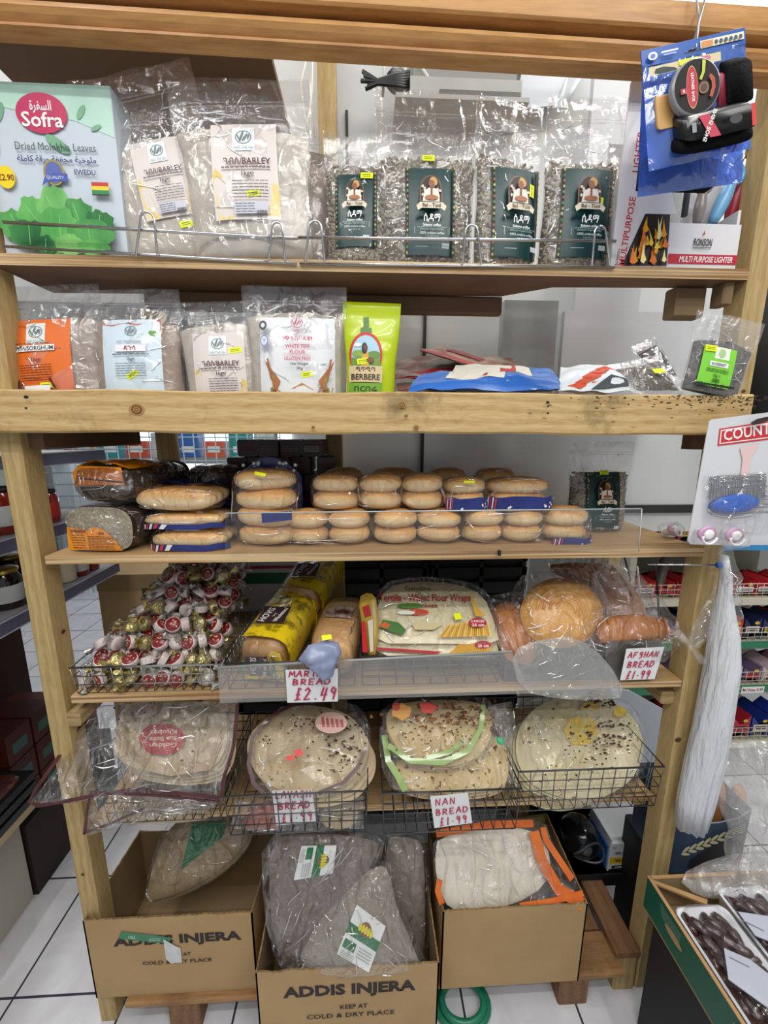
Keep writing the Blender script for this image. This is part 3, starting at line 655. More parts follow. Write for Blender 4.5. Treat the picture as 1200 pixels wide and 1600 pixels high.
rr_ = random.Random(3)
LG = [mat('leaf_print_%d' % i, c, .4, c2=c2, scale=26, stretch=(1, 1, .4)) for i, (c, c2) in enumerate((('2f7a3c', '5aa558'), ('48994c', '6fbb62'), ('1f5e33', '3f8a48'), ('5da85a', '88c870')))]
for cx_, cz_, rx_, rz_, k in ((-.085, .06, .034, .026, 0), (-.05, .075, .03, .032, 1), (-.008, .085, .03, .042, 3), (.035, .075, .03, .034, 0), (.075, .058, .030, .030, 2), (-.06, .04, .04, .026, 2), (.0, .045, .040, .045, 1), (.055, .04, .045, .030, 0), (.015, .022, .028, .020, 3), (-.03, .02, .020, .018, 2), (.06, .018, .032, .014, 1)):
    pts = []
    for i in range(26):
        t = 2*math.pi*i/26; q = 1+rr_.uniform(-.14, .14); pts.append((max(-W/2+.001, min(W/2-.001, cx_+rx_*q*math.cos(t))), max(.003, cz_+rz_*q*math.sin(t))))
    D.poly(pts, LG[k]); D.rect(cx_-.0006, cx_+.0006, cz_-rz_*.7, cz_+rz_*.7, flat('8fce7c'), 1, rot=rr_.uniform(-.6, .6))
D.text('Net weight 200g℮', .072, .012, .009, flat('3c4450'), True)
Ds = Deco(b, lambda x, z, e: (W/2+e, x, z), .0003); Ds.lines(.01, .05, .09, .16, 9, flat('8a8f98'), .3, 2)
T.part('carton', b)
# --- chrome rack fronts on the top shelf
CHR = mat('chromed_wire', 'c9cbcd', .22, 1.0)
def rack(lab, xa, xb, loops, ymid_a, ymid_b, ybot_a, ybot_b, Y=-.004):
    T = Thing('wire_rack_front', lab, 'wire rack', (0, 0, 0), group=None)
    A, Bq = P(xa, ymid_a, Y), P(xb, ymid_b, Y); b = MB(); b.tube([A, A.lerp(Bq, .5), Bq], .0032, CHR, 8); T.part('top_rail', b)
    A2, B2 = P(xa+2, ybot_a, Y), P(xb-2, ybot_b, Y); b = MB(); b.tube([A2, B2], .0028, CHR, 8); T.part('bottom_rail', b)
    for l0, l1, yt, yb_ in loops:
        a, c = P(l0, yb_, Y-.004), P(l1, yb_, Y-.004); tt = P((l0+l1)/2, yt, Y-.004); w2 = (c.x-a.x)/2*.62; mx = tt.x; zt_ = tt.z
        pts = [Vector((a.x, Y-.006, a.z)), Vector((mx-w2, Y-.006, zt_-w2))]+[Vector((mx-w2*math.cos(t), Y-.006, zt_-w2+w2*math.sin(t))) for t in [math.pi*i/8 for i in range(1, 8)]]+[Vector((mx+w2, Y-.006, zt_-w2)), Vector((c.x, Y-.006, c.z))]
        b = MB(); b.tube(pts, .0022, CHR, 7); T.part('hairpin_loop', b)
    return T
rack('chrome wire rack front before the leaf carton and the barley pouches', 5, 466, [(213, 247, 332, 402), (420, 446, 348, 411)], 347, 373, 385, 412)
rack('chrome wire rack front before the coffee pouches', 466, 962, [(477, 508, 346, 412), (722, 752, 352, 414), (924, 952, 354, 416)], 371, 377, 412, 418)
# --- lighter display carton, top shelf near the metal-side post
T = Thing('lighter_display', 'white display carton of multi purpose lighters with a flame picture', 'display carton', (0, 0, 0))
RED = flat('c01f38'); Yl = .018; zl = 1.999
A = P(952, 418, Yl); Bq = P(1040, 418, Yl); C2 = P(1150, 418, Yl)
X0, X1, X2 = A.x, Bq.x, C2.x-.002
th = P(1046, 348, Yl).z
cwh = mat('carton_white', 'e2e0e2', .4)
b = MB(); b.box(X0+.012, X2, Yl, Yl+.006, zl, th, cwh)                      # tray front
tl = P(1000, 108, Yl+.03)
b.box(X0+.012, X0+.018, Yl+.006, .085, zl, zl+.12, cwh); b.box(X2-.006, X2, Yl+.006, .085, zl, zl+.12, cwh); b.box(X0+.012, X2, .085, .09, zl, zl+.27, cwh)
D = Deco(b, lambda x, z, e: (x, Yl-e, z), .0003)
fl0 = P(966, 416, Yl).x; fl1 = P(1040, 416, Yl).x
# flame picture
bg = mat('flame_dark_print', '2a2420', .4)
u = lambda px, py: (P(px, py, Yl).x, P(px, py, Yl).z)
# slanted front flap with vertical wording and flame picture
T.part('tray', b)
b = MB(); D = Deco(b, plane_f((0, Yl-.002, 0)), .0003)
b.prism([u(953, 417), u(1041, 417), u(1047, 336), u(1056, 334), u(1002, 98), u(985, 130)], Yl-.002, Yl+.001, cwh)
D.poly([u(970, 416), u(1040, 416), u(1046, 336), u(1007, 335)], bg)
FL = [flat('e87a1c', .4), flat('f5a623', .4), flat('fbd84a', .4), flat('fff0a0', .4)]
rr_ = random.Random(8)
for k in range(34):
    px = rr_.uniform(978, 1036); py = rr_.uniform(352, 408)
    if px < 1007-(py-335)*.46+8: continue
    h_ = rr_.uniform(10, 26); w_ = rr_.uniform(3, 6); dx = rr_.uniform(-5, 5); ms = FL[min(3, int(rr_.random()*4))]
    pts = [u(px-w_, py+h_*.3), u(px, py+h_*.45), u(px+w_, py+h_*.2), u(px+w_*.4, py-h_*.2), u(px+dx, max(337, py-h_)), u(px-w_*.5, py-h_*.25)]
    D.poly(pts[::-1], ms)
def vtext(body, x0, y0, x1, y1, size, m):
    a = Vector((*u(x0, y0),)); c = Vector((*u(x1, y1),)); d = c-a; D.text(body, (a.x+c.x)/2, (a.y+c.y)/2, size, m, True, rot=math.atan2(d.y, d.x), sx=1)
vtext('MULTIPURPOSE', 965, 416, 982, 316, .0185, RED); vtext('LIGHTER', 984, 292, 997, 196, .0185, RED)
vtext('RONSON', 957, 416, 961, 396, .0075, BLACK)
T.part('header_card', b)
b = MB(); D = Deco(b, plane_f((0, Yl-.0005, 0)), .0003)
D.rect(X1+.002, X2, u(1095, 413)[1], u(1095, 398)[1], RED, 4); cx_ = (X1+X2)/2+.002
D.text('MULTI PURPOSE LIGHTER', cx_+.006, u(1095, 405.5)[1], .016, WHITE, True, width=.118, shear=.15)
D.text('RONSON', cx_-.006, u(1095, 379)[1], .020, BLACK, True, width=.040, shear=.15); D.rect(cx_-.027, cx_+.014, u(1095, 388)[1], u(1095, 387)[1], BLACK, 1)
D.poly([(cx_-.006, u(1095, 360)[1]), (cx_-.004, u(1095, 368)[1]), (cx_-.008, u(1095, 368)[1])], RED); D.lines(cx_-.024, cx_+.012, u(1095, 391)[1], u(1095, 389)[1], 1, flat('777777'), .5)
T.part('front_print', b)
# things inside the display carton
t2 = Thing('thermometer_pack', 'carded wall thermometer standing inside the lighter display carton', 'thermometer', (0, 0, 0))
b = MB(); q = .026
a0, a1 = P(982, 336, q), P(1072, 338, q); tz = P(990, 235, q).z
b.box(a0.x, a1.x-.014, q, q+.008, a0.z-.02, tz, mat('thermometer_card', 'c2c4b6', .4)); D = Deco(b, plane_f((0, q, 0)), .0004)
D.text('Wall', (a0.x+a1.x)/2-.012, P(0, 308, q).z, .017, flat('a05a6c'), True); D.text('Thermometer', (a0.x+a1.x)/2-.008, P(0, 324, q).z, .018, flat('a05a6c'), True, width=.088)
D.rect(a0.x, a0.x+.006, a0.z, tz, flat('c9c04a'), 1); t2.part('card', b)
b = MB(); b.tube([P(1069, 338, .03), P(1074, 300, .03), P(1080, 250, .03)], .006, flat('3c3f46'), 8); t2.part('tube', b)
def lighter(lab, pts, r_, m, Y): 
    T_ = Thing('gas_lighter', lab, 'lighter', (0, 0, 0), group='lighters standing in the display carton')
    Q = [P(x, y, Y) for x, y in pts]
    b = MB(); b.tube([Q[0].lerp(Q[-1], i/8) for i in range(9)], r_, m, 10, rads=[r_*(.8+.5*math.sin(i/8*3)) for i in range(9)]); T_.part('body', b)
    d = (Q[-1]-Q[0]).normalized(); e_ = Q[-1]
    b = MB(); c0 = e_+d*.016; b.tube([c0+Vector((math.cos(t)*.017, 0, math.sin(t)*.017)) for t in [2*math.pi*i/18 for i in range(18)]], .0052, m, 8, closed=True); T_.part('ring_grip', b)
    b = MB(); b.tube([e_+d*.03, e_+d*.07], .0035, CHR, 8); T_.part('nozzle', b)
lighter('light blue lighter with a ring grip leaning in the display carton', [(1112, 350), (1143, 285)], .0115, flat('6fa8cf', .3), .045)
lighter('dark red lighter leaning behind the light blue one', [(1138, 350), (1160, 270)], .0115, flat('9b2233', .35), .065)
lighter('grey clear lighter in the carton beside the thermometer card', [(1088, 352), (1098, 300)], .009, flat('8f8580', .2), .05)
mat('black_bristle', '141315', .9, bump=.2, bscale=200, spec=.1)
# --- hanging blue shoe-care packs
BLU = film('blue_tinted_bag_plastic', milk=.42, tint=(.25, .42, .95), bump=.35, scale=10, refl=.08, milkc=(.13, .27, .70))
def carepack(lab, tl, tr, bl, br, Y, main=True):
    T_ = Thing('shoe_care_pack', lab, 'hanging pack', (0, 0, 0), group='blue shoe care packs on a hook')
    TL, TR, BL, BR = [P(*p, Y) for p in (tl, tr, bl, br)]
    def g(a, c, e=0): c += e*4.5; p = TL.lerp(TR, a).lerp(BL.lerp(BR, a), c); return Vector((p.x, p.y-e, p.z))
    b = MB()
    for sgn in (0, 1):
        b.grid(lambda a, c: g(a, .115+c*.885, (.012*math.sin(math.pi*min(1, max(0, a)))*math.sin(math.pi*c)**.5*(1-2*sgn))+nz(g(a, c), 25, 3+sgn)*.003), 18, 18, BLU)
    T_.part('blue_bag', b)
    f = lambda x, z, e: g(x, z, e)
    b = MB(); b.add([g(0, 0, .001), g(1, 0, .001), g(1, .13, .001), g(0, .13, .001), g(0, 0, -.001), g(1, 0, -.001), g(1, .13, -.001), g(0, .13, -.001)], [(0, 3, 2, 1), (4, 5, 6, 7), (0, 1, 5, 4), (3, 7, 6, 2), (0, 4, 7, 3), (1, 2, 6, 5)], flat('2458a8', .35))
    D = Deco(b, f, .002); 
    D.rect(.56, .98, .025, .085, flat('e8e2c0'), 2); D.poly([(.57, .032), (.57, .078), (.68, .078), (.68, .032)], flat('d08a4a'))
    for k in range(6): D.oval(.71+k*.045, .055, .018, .018, flat('3a4a6a'), n=8, k=1)
    D.oval(.09, .055, .045, .032, WHITE); D.oval(.09, .055, .025, .018, flat('5a7ab8')); D.rect(.17, .33, .035, .048, WHITE, 1); D.rect(.19, .31, .058, .07, flat('9ab0dd'), 1)
    D.rect(.38, .57, .085, .096, BLACK, 1)
    T_.part('header_card', b)
    b = MB(); D = Deco(b, f, .015); D.rect(.0, .68, .13, .20, flat('cfc19a'), 6); D.rect(.68, .72, .12, .20, flat('2458a8'), 1)
    D.poly([(.06, .15), (.14, .145), (.24, .17), (.27, .19), (.10, .192), (.05, .18)], flat('1b2a33')); D.oval(.52, .155, .06, .022, flat('c8707a')); D.rect(.28, .45, .125, .165, YEL, 1)
    T_.part('picture_strip', b)
    if main:
        # shoe polish tin
        c0 = g(.39, .38, .018); b = MB(); n = 30; ax = (TR-TL).normalized(); up = (TL-BL).normalized(); rt = (TR-TL).length*.225
        ring = lambda k, e: [c0+ax*(rt*k*math.cos(2*math.pi*i/n))+up*(rt*k*math.sin(2*math.pi*i/n))-Vector((0, e, 0)) for i in range(n)]
        b.loft([ring(1.0, -.004), ring(1.04, -.002), ring(1.04, .004), ring(1, .007)], flat('8a8c90', .25), cap=True)
        nrm = lambda x, z, e: c0+ax*(rt*x)+up*(rt*z)-Vector((0, .007+e, 0)); D = Deco(b, nrm, .0004)
        D.oval(0, 0, .95, .95, flat('231c1e', .8), n=30); D.oval(-.22, -.02, .24, .74, flat('b52236', .3), n=24); D.ring(-.22, -.02, .25, .76, .05, flat('c9a96a'))
        D.text('LEATHER SHOE', -.20, -.02, .16, WHITE, True, rot=-1.57, width=1.0); D.oval(.25, -.12, .22, .22, flat('7a5a48')); D.oval(.25, -.12, .13, .13, flat('4a332a'))
        D.poly([(.05, .2), (.18, .42), (.22, .85), (.36, .80), (.30, .40), (.15, .15)], flat('b8c43a')); D.rect(-.75, -.5, -.22, -.02, flat('a32a3a'), 1); D.text('R', -.62, -.12, .16, WHITE, True)
        D.poly([(.55, -.55), (.7, -.2), (.68, .12), (.52, .3), (.44, .2), (.54, .02), (.54, -.2), (.42, -.48)], flat('a8482e'))
        T_.part('polish_tin', b)
        # black brush / sponge case
        b = MB(); 
        def blk(a0, a1, c0_, c1_, e0, e1, m, rad=.25):
            pts = []; N_ = 24
            for i in range(N_):
                t = 2*math.pi*i/N_; cc, ss = math.cos(t), math.sin(t); q = lambda v: math.copysign(abs(v)**rad, v); pts.append(((a0+a1)/2+(a1-a0)/2*q(cc), (c0_+c1_)/2+(c1_-c0_)/2*q(ss)))
            b.loft([[g(x, z, e0) for x, z in pts], [g(x, z, (e0+e1)/2+.004) for x, z in pts], [g((a0+a1)/2+(x-(a0+a1)/2)*.94, (c0_+c1_)/2+(z-(c0_+c1_)/2)*.92, e1) for x, z in pts]], m)
        blk(.22, .92, .56, .78, .0, .030, flat('17181a', .25)); D = Deco(b, lambda x, z, e: g(x, z, .0305+e), .0004)
        D.poly([(.36, .575), (.46, .575), (.56, .77), (.46, .77)], flat('bb2a44', .3)); D.text('SHOE SHINE', .46, .67, .05, WHITE, True, rot=-1.1); D.rect(.85, .89, .57, .75, flat('cf3a3a'), 1)
        D.rect(.29, .33, .62, .70, flat('8a8f90'), 1); D.oval(.70, .66, .06, .04, flat('3a3c40'))
        T_.part('sponge_case', b)
        b = MB(); blk(.20, .93, .74, .90, .0, .022, mat('black_bristle', '141315', .9, bump=.3, bscale=200, spec=.1), .5); T_.part('brush', b)
        b = MB(); blk(.70, .95, .22, .58, .0, .020, mat('black_bristle')); blk(.64, .73, .30, .60, .002, .016, flat('8e2338')); T_.part('polishing_cloth', b)
        b = MB(); blk(.08, .26, .38, .66, .0, .008, flat('c79a5c')); T_.part('wooden_handle', b)
    else:
        b = MB()
        b.box(0, 1, 0, 1, 0, 1, mat('black_bristle'), Matrix.Translation(g(.1, .92, -.012)) @ Matrix.Diagonal(((TR-TL).length*.75, .024, .045, 1))); T_.part('brush', b)
    return T_
carepack('blue shoe care pack hanging behind the front one, mostly hidden', (1004, 110), (1163, 90), (996, 308), (1160, 285), -.085, False)
carepack('front blue shoe care pack with round polish tin and black brush hanging from the beam', (1001, 80), (1163, 43), (1014, 268), (1173, 232), -.125)
b = MB(); h0 = P(1084, 79, -.125); h1 = P(1101, 2, -.06); b.tube([h1+Vector((0, .0, .1)), h1, h0.lerp(h1, .5)+Vector((-.004, -.003, 0)), h0+Vector((0, -.004, 0)), h0+Vector((-.008, -.002, -.002)), h0+Vector((-.006, .012, .004))], .0018, flat('5c6068', .3)); b.tube([h0.lerp(h1, .05)+Vector((0, .004, 0)), P(1092, 30, -.07), P(1082, -60, -.05)], .0016, flat('7c7f86', .3))
single('wire_hook', b, 'thin bent steel hook holding up the blue shoe care packs', 'hook')
# ------------------------------------------------------------------ second shelf
Z2 = 1.701
def lab_gen(T, f, W, H, x0, z0, bg, dec, name='label', lift=.0016, lab=None):
    b = MB(); D = Deco(b, f, lift); D.rect(x0-W/2, x0+W/2, z0, z0+H, bg, 12); dec(D, x0, z0, W, H); T.part(name, b, label=lab)
T, f, w_, h_ = flour(6, 176, 447, 614, .06, 'clear pouch of sorghum flour with a bright orange label', Z2, SORGH, .70, ry=-.06, D_=.09)
def dec(D, x, z, W, H):
    dk = flat('5a1c08'); logo(D, x+.004, z+H-.026, .0145, '6a7878', 'dde2e2', 'SAM THE SAI')
    D.rect(x-.040, x+.044, z+H-.066, z+H-.054, WHITE, 4); D.text('ማሽላ/SORGHUM', x+.002, z+H-.060, .012, flat('3a2a2a'), True, width=.08)
    D.text('1kg℮', x+.006, z+H-.083, .0105, dk, True); D.lines(x-.030, x+.036, z+H-.128, z+H-.092, 7, dk, .3, 7)
    D.lines(x-.036, x+.036, z+H-.052, z+H-.049, 1, dk, .5, 9); D.rect(x-.025, x+.03, z+H-.150, z+H-.136, WHITE, 2)
    for sx in (-1, 1):
        for k in range(5): D.oval(x+sx*(.035+.004*(k % 2)), z+.01+k*.010, .003, .007, dk, rot=sx*.4, n=8, k=1)
lab_gen(T, f, .146, .178, -.022, .010, mat('label_orange', 'e0702a', .45, c2='d8661f', scale=9), dec); sticker(T, f, -.002, .052, 0)
T, f, w_, h_ = flour(142, 292, 453, 614, .06, 'clear pouch of brown flour with a pale blue label and red grain border', Z2, TEFFB, .72, ry=-.03, D_=.09)
def dec(D, x, z, W, H):
    gr_ = mat('label_red_grain', 'b0553f', .6, c2='d0806a', scale=90); L_ = x-W/2; R_ = x+W/2
    D.poly([(L_, z+H), (L_, z+H-.010), (L_+.02, z+H-.014), (L_+.045, z+H-.008), (L_+.07, z+H-.012), (R_, z+H-.026), (R_, z+H)], gr_)
    D.poly([(L_, z), (L_+.05, z), (L_+.03, z+.006), (L_, z+.022)], gr_); D.oval(R_-.014, z+H-.030, .010, .006, flat('5f9b44'), rot=-.2)
    logo(D, x, z+H-.024, .0125, '7f8f96', None); D.text('EAST TRADITIONAL', x-.002, z+H-.047, .0055, flat('5a6670')); D.rect(x-.030, x+.032, z+H-.068, z+H-.054, flat('e9e4ea'), 2); D.text('ዳጉሳ', x, z+H-.061, .0125, flat('9b3044'), True)
    D.lines(x-.036, x+.038, z+H-.076, z+H-.072, 1, flat('55606c'), .6, 5); D.text('1kg℮', x+.002, z+H-.083, .0085, flat('38424c'), True); D.lines(x-.030, x+.032, z+H-.120, z+H-.090, 6, flat('6b7680'), .3, 6)
    D.bars(x-.006, x+.010, z+.004, z+.010, BLACK)
lab_gen(T, f, .120, .176, .002, .014, mat('label_pale_blue', 'ccdce6', .45), dec); sticker(T, f, .004, .075, .5)
T, f, w_, h_ = flour(120, 180, 480, 614, .13, 'pouch of dark flour wedged behind and between the orange and blue labelled pouches', Z2, DTEFF, .80, D_=.08)
T, f, w_, h_ = flour(262, 312, 455, 614, .14, 'dark flour pouch far behind, its clear top rising above the lower barley pouch', Z2, DTEFF, .72, D_=.08)
T, f, w_, h_ = flour(284, 414, 472, 614, .065, 'clear pouch of barley flour on the second shelf with a beige label', Z2, FLOURW, .76, ry=-.05, D_=.085)
lab_barley(T, f, w_, .010, 1.18, .004); sticker(T, f, .040, .128, .15)
T, f, w_, h_ = flour(382, 543, 448, 614, .05, 'tall printed pouch of white teff flour, gluten free, with ears of grain', Z2, FLOURW, .74, D_=.09)
def dec(D, x, z, W, H):
    pk = flat('c23a5e'); L_ = x-W/2; R_ = x+W/2; gn = flat('7f9a4a'); br_ = flat('a5673a')
    D.poly([(L_+.018, z), (R_-.012, z), (R_-.004, z+.034), (x+.03, z+.030), (x+.01, z+.042), (x-.012, z+.030), (L_+.03, z+.022)], mat('grain_heap_print', 'a9713f', .6, c2='c99a5e', scale=120))
    for bx, sg in ((L_+.020, 1), (R_-.010, -1)):
        for k in range(6):
            t = k/5; D.poly([(bx+sg*.001*k, z+.004), (bx+sg*(.004+.004*k), z+.03+.003*k), (bx+sg*(.020-.006*k), z+.030+.012*k), (bx+sg*(.002+.002*k), z+.03)], gn if k < 4 else br_)
        for k in range(7): D.oval(bx+sg*(.004-.001*k), z+.052+k*.006, .0022, .0042, br_, rot=sg*.5, n=7, k=1)
        for k in range(5): D.oval(bx+sg*(.006+.006*k), z+.030-.001*k*k, .0045, .0018, br_, rot=-sg*.3*k, n=7, k=1)
    D.oval(L_+.010, z+H-.020, .008, .010, flat('3e4346')); D.oval(L_+.010, z+H-.020, .004, .005, flat('d8dade')); D.oval(L_+.013, z+H-.052, .009, .012, flat('8b90b5')); D.oval(L_+.013, z+H-.052, .0065, .009, flat('d8dcee')); D.text('T', L_+.013, z+H-.052, .009, flat('5a629a'), True)
    logo(D, x+.002, z+H-.015, .0125, 'b05a68', None); D.text('SAM', x+.002, z+H-.032, .006, pk, True)
    D.text('ነጭ የጤፍ ዱቄት', x+.004, z+H-.048, .0125, pk, True, width=.062)
    D.text('WHITE TEFF', x+.004, z+H-.064, .0105, pk, True, width=.050); D.text('FLOUR', x+.004, z+H-.076, .0105, pk, True); D.text('GLUTEN FREE', x+.004, z+H-.089, .0105, pk, True, width=.054); D.rect(x-.026, x+.03, z+H-.0705, z+H-.0700, pk, 1); D.rect(x-.026, x+.03, z+H-.0825, z+H-.0820, pk, 1)
    D.text('Net Weight', x+.008, z+H-.100, .0075, BLACK, True); D.text('1Kg', x+.008, z+H-.109, .0085, BLACK, True)
lab_gen(T, f, .158, .178, .006, .018, mat('label_white_pouch_print', 'dcdfe2', .4), dec); sticker(T, f, .028, .078, .18)
# green berbere pouch
w_, h_, loc = pxbox(534, 622, 473, 614, .05, Z2)
T = Thing('berbere_pouch', 'opaque lime green pouch of berbere spice beside the white teff flour', 'spice pouch', loc, (0, .02, 0))
LIME = mat('lime_green_foil', 'c3d80c', .28, c2='b5ca08', scale=5, coat=.3)
D_ = .055; b = MB(); rings = []
for j in range(25):
    s = j/24; a = hw(w_, s)*(.93+.09*s); r_ = []
    for i in range(36):
        t = 2*math.pi*i/36; c = math.cos(t); q = (1-abs(c)**2.4)**.6; r_.append((a*c, hd(D_, s, .75)*q*(1 if math.sin(t) >= 0 else -1)+nz((a*c, 0, s), 20)*.002, s*h_))
    rings.append(r_)
b.loft(rings, LIME); T.part('pouch', b); f = pf(w_*1.0, h_, D_, .75)
b = MB(); D = Deco(b, lambda x_, z_, e: f(x_, z_+.024, e), .003); x = -.012; W = .07
D.rect(x-.006, x+.006, .118+.03, .178, mat('bottle_print', '4a7a1c', .4), 3); D.rect(x-.012, x+.012, .14, .155, mat('bottle_print'), 3)
D.oval(x, .098, .036, .048, flat('c7321c'), n=30, k=4); D.oval(x, .096, .031, .043, flat('a9cfe0'), n=28, k=4); D.rect(x-.031, x+.031, .055, .092, flat('6f9440'), 5)
D.oval(x+.018, .098, .014, .008, flat('5f8a3c')); D.oval(x-.016, .100, .014, .007, flat('86a848')); D.oval(x-.018, .118, .008, .004, WHITE)
D.poly([(x-.010, .075), (x+.008, .075), (x+.006, .098), (x+.002, .104), (x-.004, .104), (x-.008, .098)], flat('d9a53c')); D.oval(x-.001, .112, .005, .0075, flat('5a3524')); D.oval(x-.003, .111, .006, .012, flat('2a1a14')); D.oval(x-.0005, .112, .0035, .006, flat('6b4430')); D.oval(x+.010, .086, .008, .006, flat('7a4a2c'))
D.rect(x-.036, x+.036, .040, .074, flat('d6bf94'), 6); D.text('ሚጥሚጣ', x, .067, .012, flat('3a2a22'), True, width=.042); D.text('BERBERE', x, .051, .017, flat('3a2a22'), True, width=.062)
D.rect(x-.036, x+.036, .012, .038, flat('74a82c'), 6); D.text('በርበሬ', x, .026, .014, flat('23401a'), True, width=.05)
T.part('label', b); sticker(T, f, x-.006, .108, .15, lift=.006)
# green labelled pouch at the post
w_, h_, loc = pxbox(1066, 1176, 497, 613, -.030, 1.7405)
loc.x -= .006
T = Thing('dried_herb_pouch', 'clear pouch of dark dried herb with a bright green label leaning on the post', 'herb pouch', loc, (0, .16, .05))
HERB = mat('dark_dried_herb', '3f3a34', .95, c2='6a635a', scale=70, bump=.8, bscale=120)
f = pouch_parts(T, w_, h_*1.03, .026, .62, HERB, 4)
def dec(D, x, z, W, H):
    D.rect(x-.012, x+.022, z+H-.024, z+H, flat('e4ecd8'), 2); D.oval(x+.004, z+H-.012, .008, .009, flat('a8c890')); D.rect(x-.02, x+.022, z+H-.040, z+H-.030, WHITE, 2); D.text('KOSERET', x, z+H-.035, .008, flat('3a4a3a'), True)
    D.lines(x-.025, x+.025, z+H-.052, z+H-.044, 2, flat('3b6a26'), .4); D.text('75g ℮', x, z+H-.058, .007, flat('23401a'), True); D.bars(x-.008, x+.008, z+.008, z+.016, BLACK)
    rr_ = random.Random(2)
    for k in range(24): D.oval(x-W/2+W*k/23, z+.0015, .0022, .004, flat('26301c'), n=6, k=1, rot=rr_.random()*3)
lab_gen(T, f, .075, .080, -.012, .012, mat('label_fresh_green', '7fd040', .45), dec, lift=.004); sticker(T, f, -.036, .086, .05, lift=.006)
def flatpack(name, lab, cat, pts, thick, m, Y0, seed=0, group=None, dec=None, n=14, top=None):
    """flat lying pack: quad of four world corners (front-l, front-r, back-r, back-l)"""
    T_ = Thing(name, lab, cat, (0, 0, 0), group=group); a, b_, c, d = [Vector(p) for p in pts]
    def g(u, v): return a.lerp(b_, u).lerp(d.lerp(c, u), v)
    def sf(sgn):
        def q(u, v):
            p = g(u, v); e = (max(0, math.sin(math.pi*u)*math.sin(math.pi*v)))**.45*thick/2; return Vector((p.x, p.y, p.z+sgn*e+nz(p, 22, seed)*thick*.35+.0006*sgn))
        return q
    b = MB(); b.grid(sf(1), n, n, top or m); b.grid(lambda u, v: sf(-1)(1-u, v), n, n, m); T_.part('pack', b)
    if dec:
        b = MB(); D = Deco(b, lambda x, z, e: sf(1)(x, z)+Vector((0, -e*.3, e)), .001); dec(D); T_.part('print', b)
    return T_
# lying packs on the second shelf
z = 1.745
BLUEP = mat('blue_glossy_pack', '2c62b4', .25, c2='3a74c8', scale=8, coat=.4); REDP = flat('b02a26', .3)
def dec(D): D.rect(.22, .62, .35, .8, flat('ddd9cc'), 4); D.rect(.35, .5, .4, .7, REDP, 2); D.rect(.3, .42, .6, .9, flat('3a5fa8'), 2)
flatpack('food_pack', 'glossy blue and white pack lying flat behind the front plank', 'food pack', [P(636, 611, .02), P(875, 611, .02), P(870, 586, .10), P(660, 582, .10)], .03, BLUEP, 0, 3, 'packs lying on the second shelf', dec)
def dec(D): D.rect(.02, .7, .1, .8, mat('wrap_white_print', 'd8d4c6', .3), 5); D.rect(.45, .6, .2, .8, REDP, 3); D.rect(.75, .98, .05, .9, mat('blue_glossy_pack'), 4)
flatpack('food_pack', 'white pack with red patch crossing over the blue pack', 'food pack', [P(700, 603, .03), P(880, 605, .04), P(862, 578, .12), P(712, 570, .12)], .025, mat('wrap_white_print', 'd8d4c6', .3), 0, 8, 'packs lying on the second shelf', dec)
def dec(D):
    for k in range(5): D.poly([(.12+.1*k, .1+.1*k), (.30+.1*k, .02+.12*k), (.55+.08*k, .2+.12*k), (.3+.1*k, .2+.12*k)], flat('c94a2a'))
    D.poly([(.45, .0), (.98, .05), (.98, .25), (.75, .3)], flat('3f4448'))
flatpack('food_pack', 'white pack printed with orange-red strips beside the seed pouches', 'food pack', [P(872, 612, .02), P(985, 612, .02), P(968, 570, .12), P(876, 574, .12)], .03, mat('pack_white_gloss', 'd5dade', .25), 0, 5, 'packs lying on the second shelf', dec)
def dec(D): D.rect(.0, 1, .0, .12, flat('a8262a'), 3)
flatpack('food_pack', 'dark red topped pack lying deepest on the second shelf', 'food pack', [P(612, 592, .16), P(812, 578, .16), P(800, 560, .3), P(618, 562, .3)], .03, mat('brown_red_pack', '6a2a26', .3, c2='a39a88', scale=20), 0, 6, 'packs lying on the second shelf', dec)
def dec(D): D.rect(.0, 1, .0, .15, REDP, 3); D.rect(.2, .6, .4, .8, flat('8a2a2a'), 3)
flatpack('food_pack', 'curled pack with a red edge rising behind the blue pack', 'food pack', [P(655, 548, .15), P(795, 590, .12), P(812, 578, .22), P(690, 540, .24)], .012, mat('beige_pack_print', 'b5a488', .3, c2='8a3a30', scale=14), 0, 9, 'packs lying on the second shelf', dec)
flatpack('food_pack', 'beige pack under the dark red topped one', 'food pack', [P(622, 611, .10), P(800, 611, .10), P(790, 600, .3), P(618, 598, .3)], .02, mat('beige_pack_print'), 0, 2, 'packs lying on the second shelf')
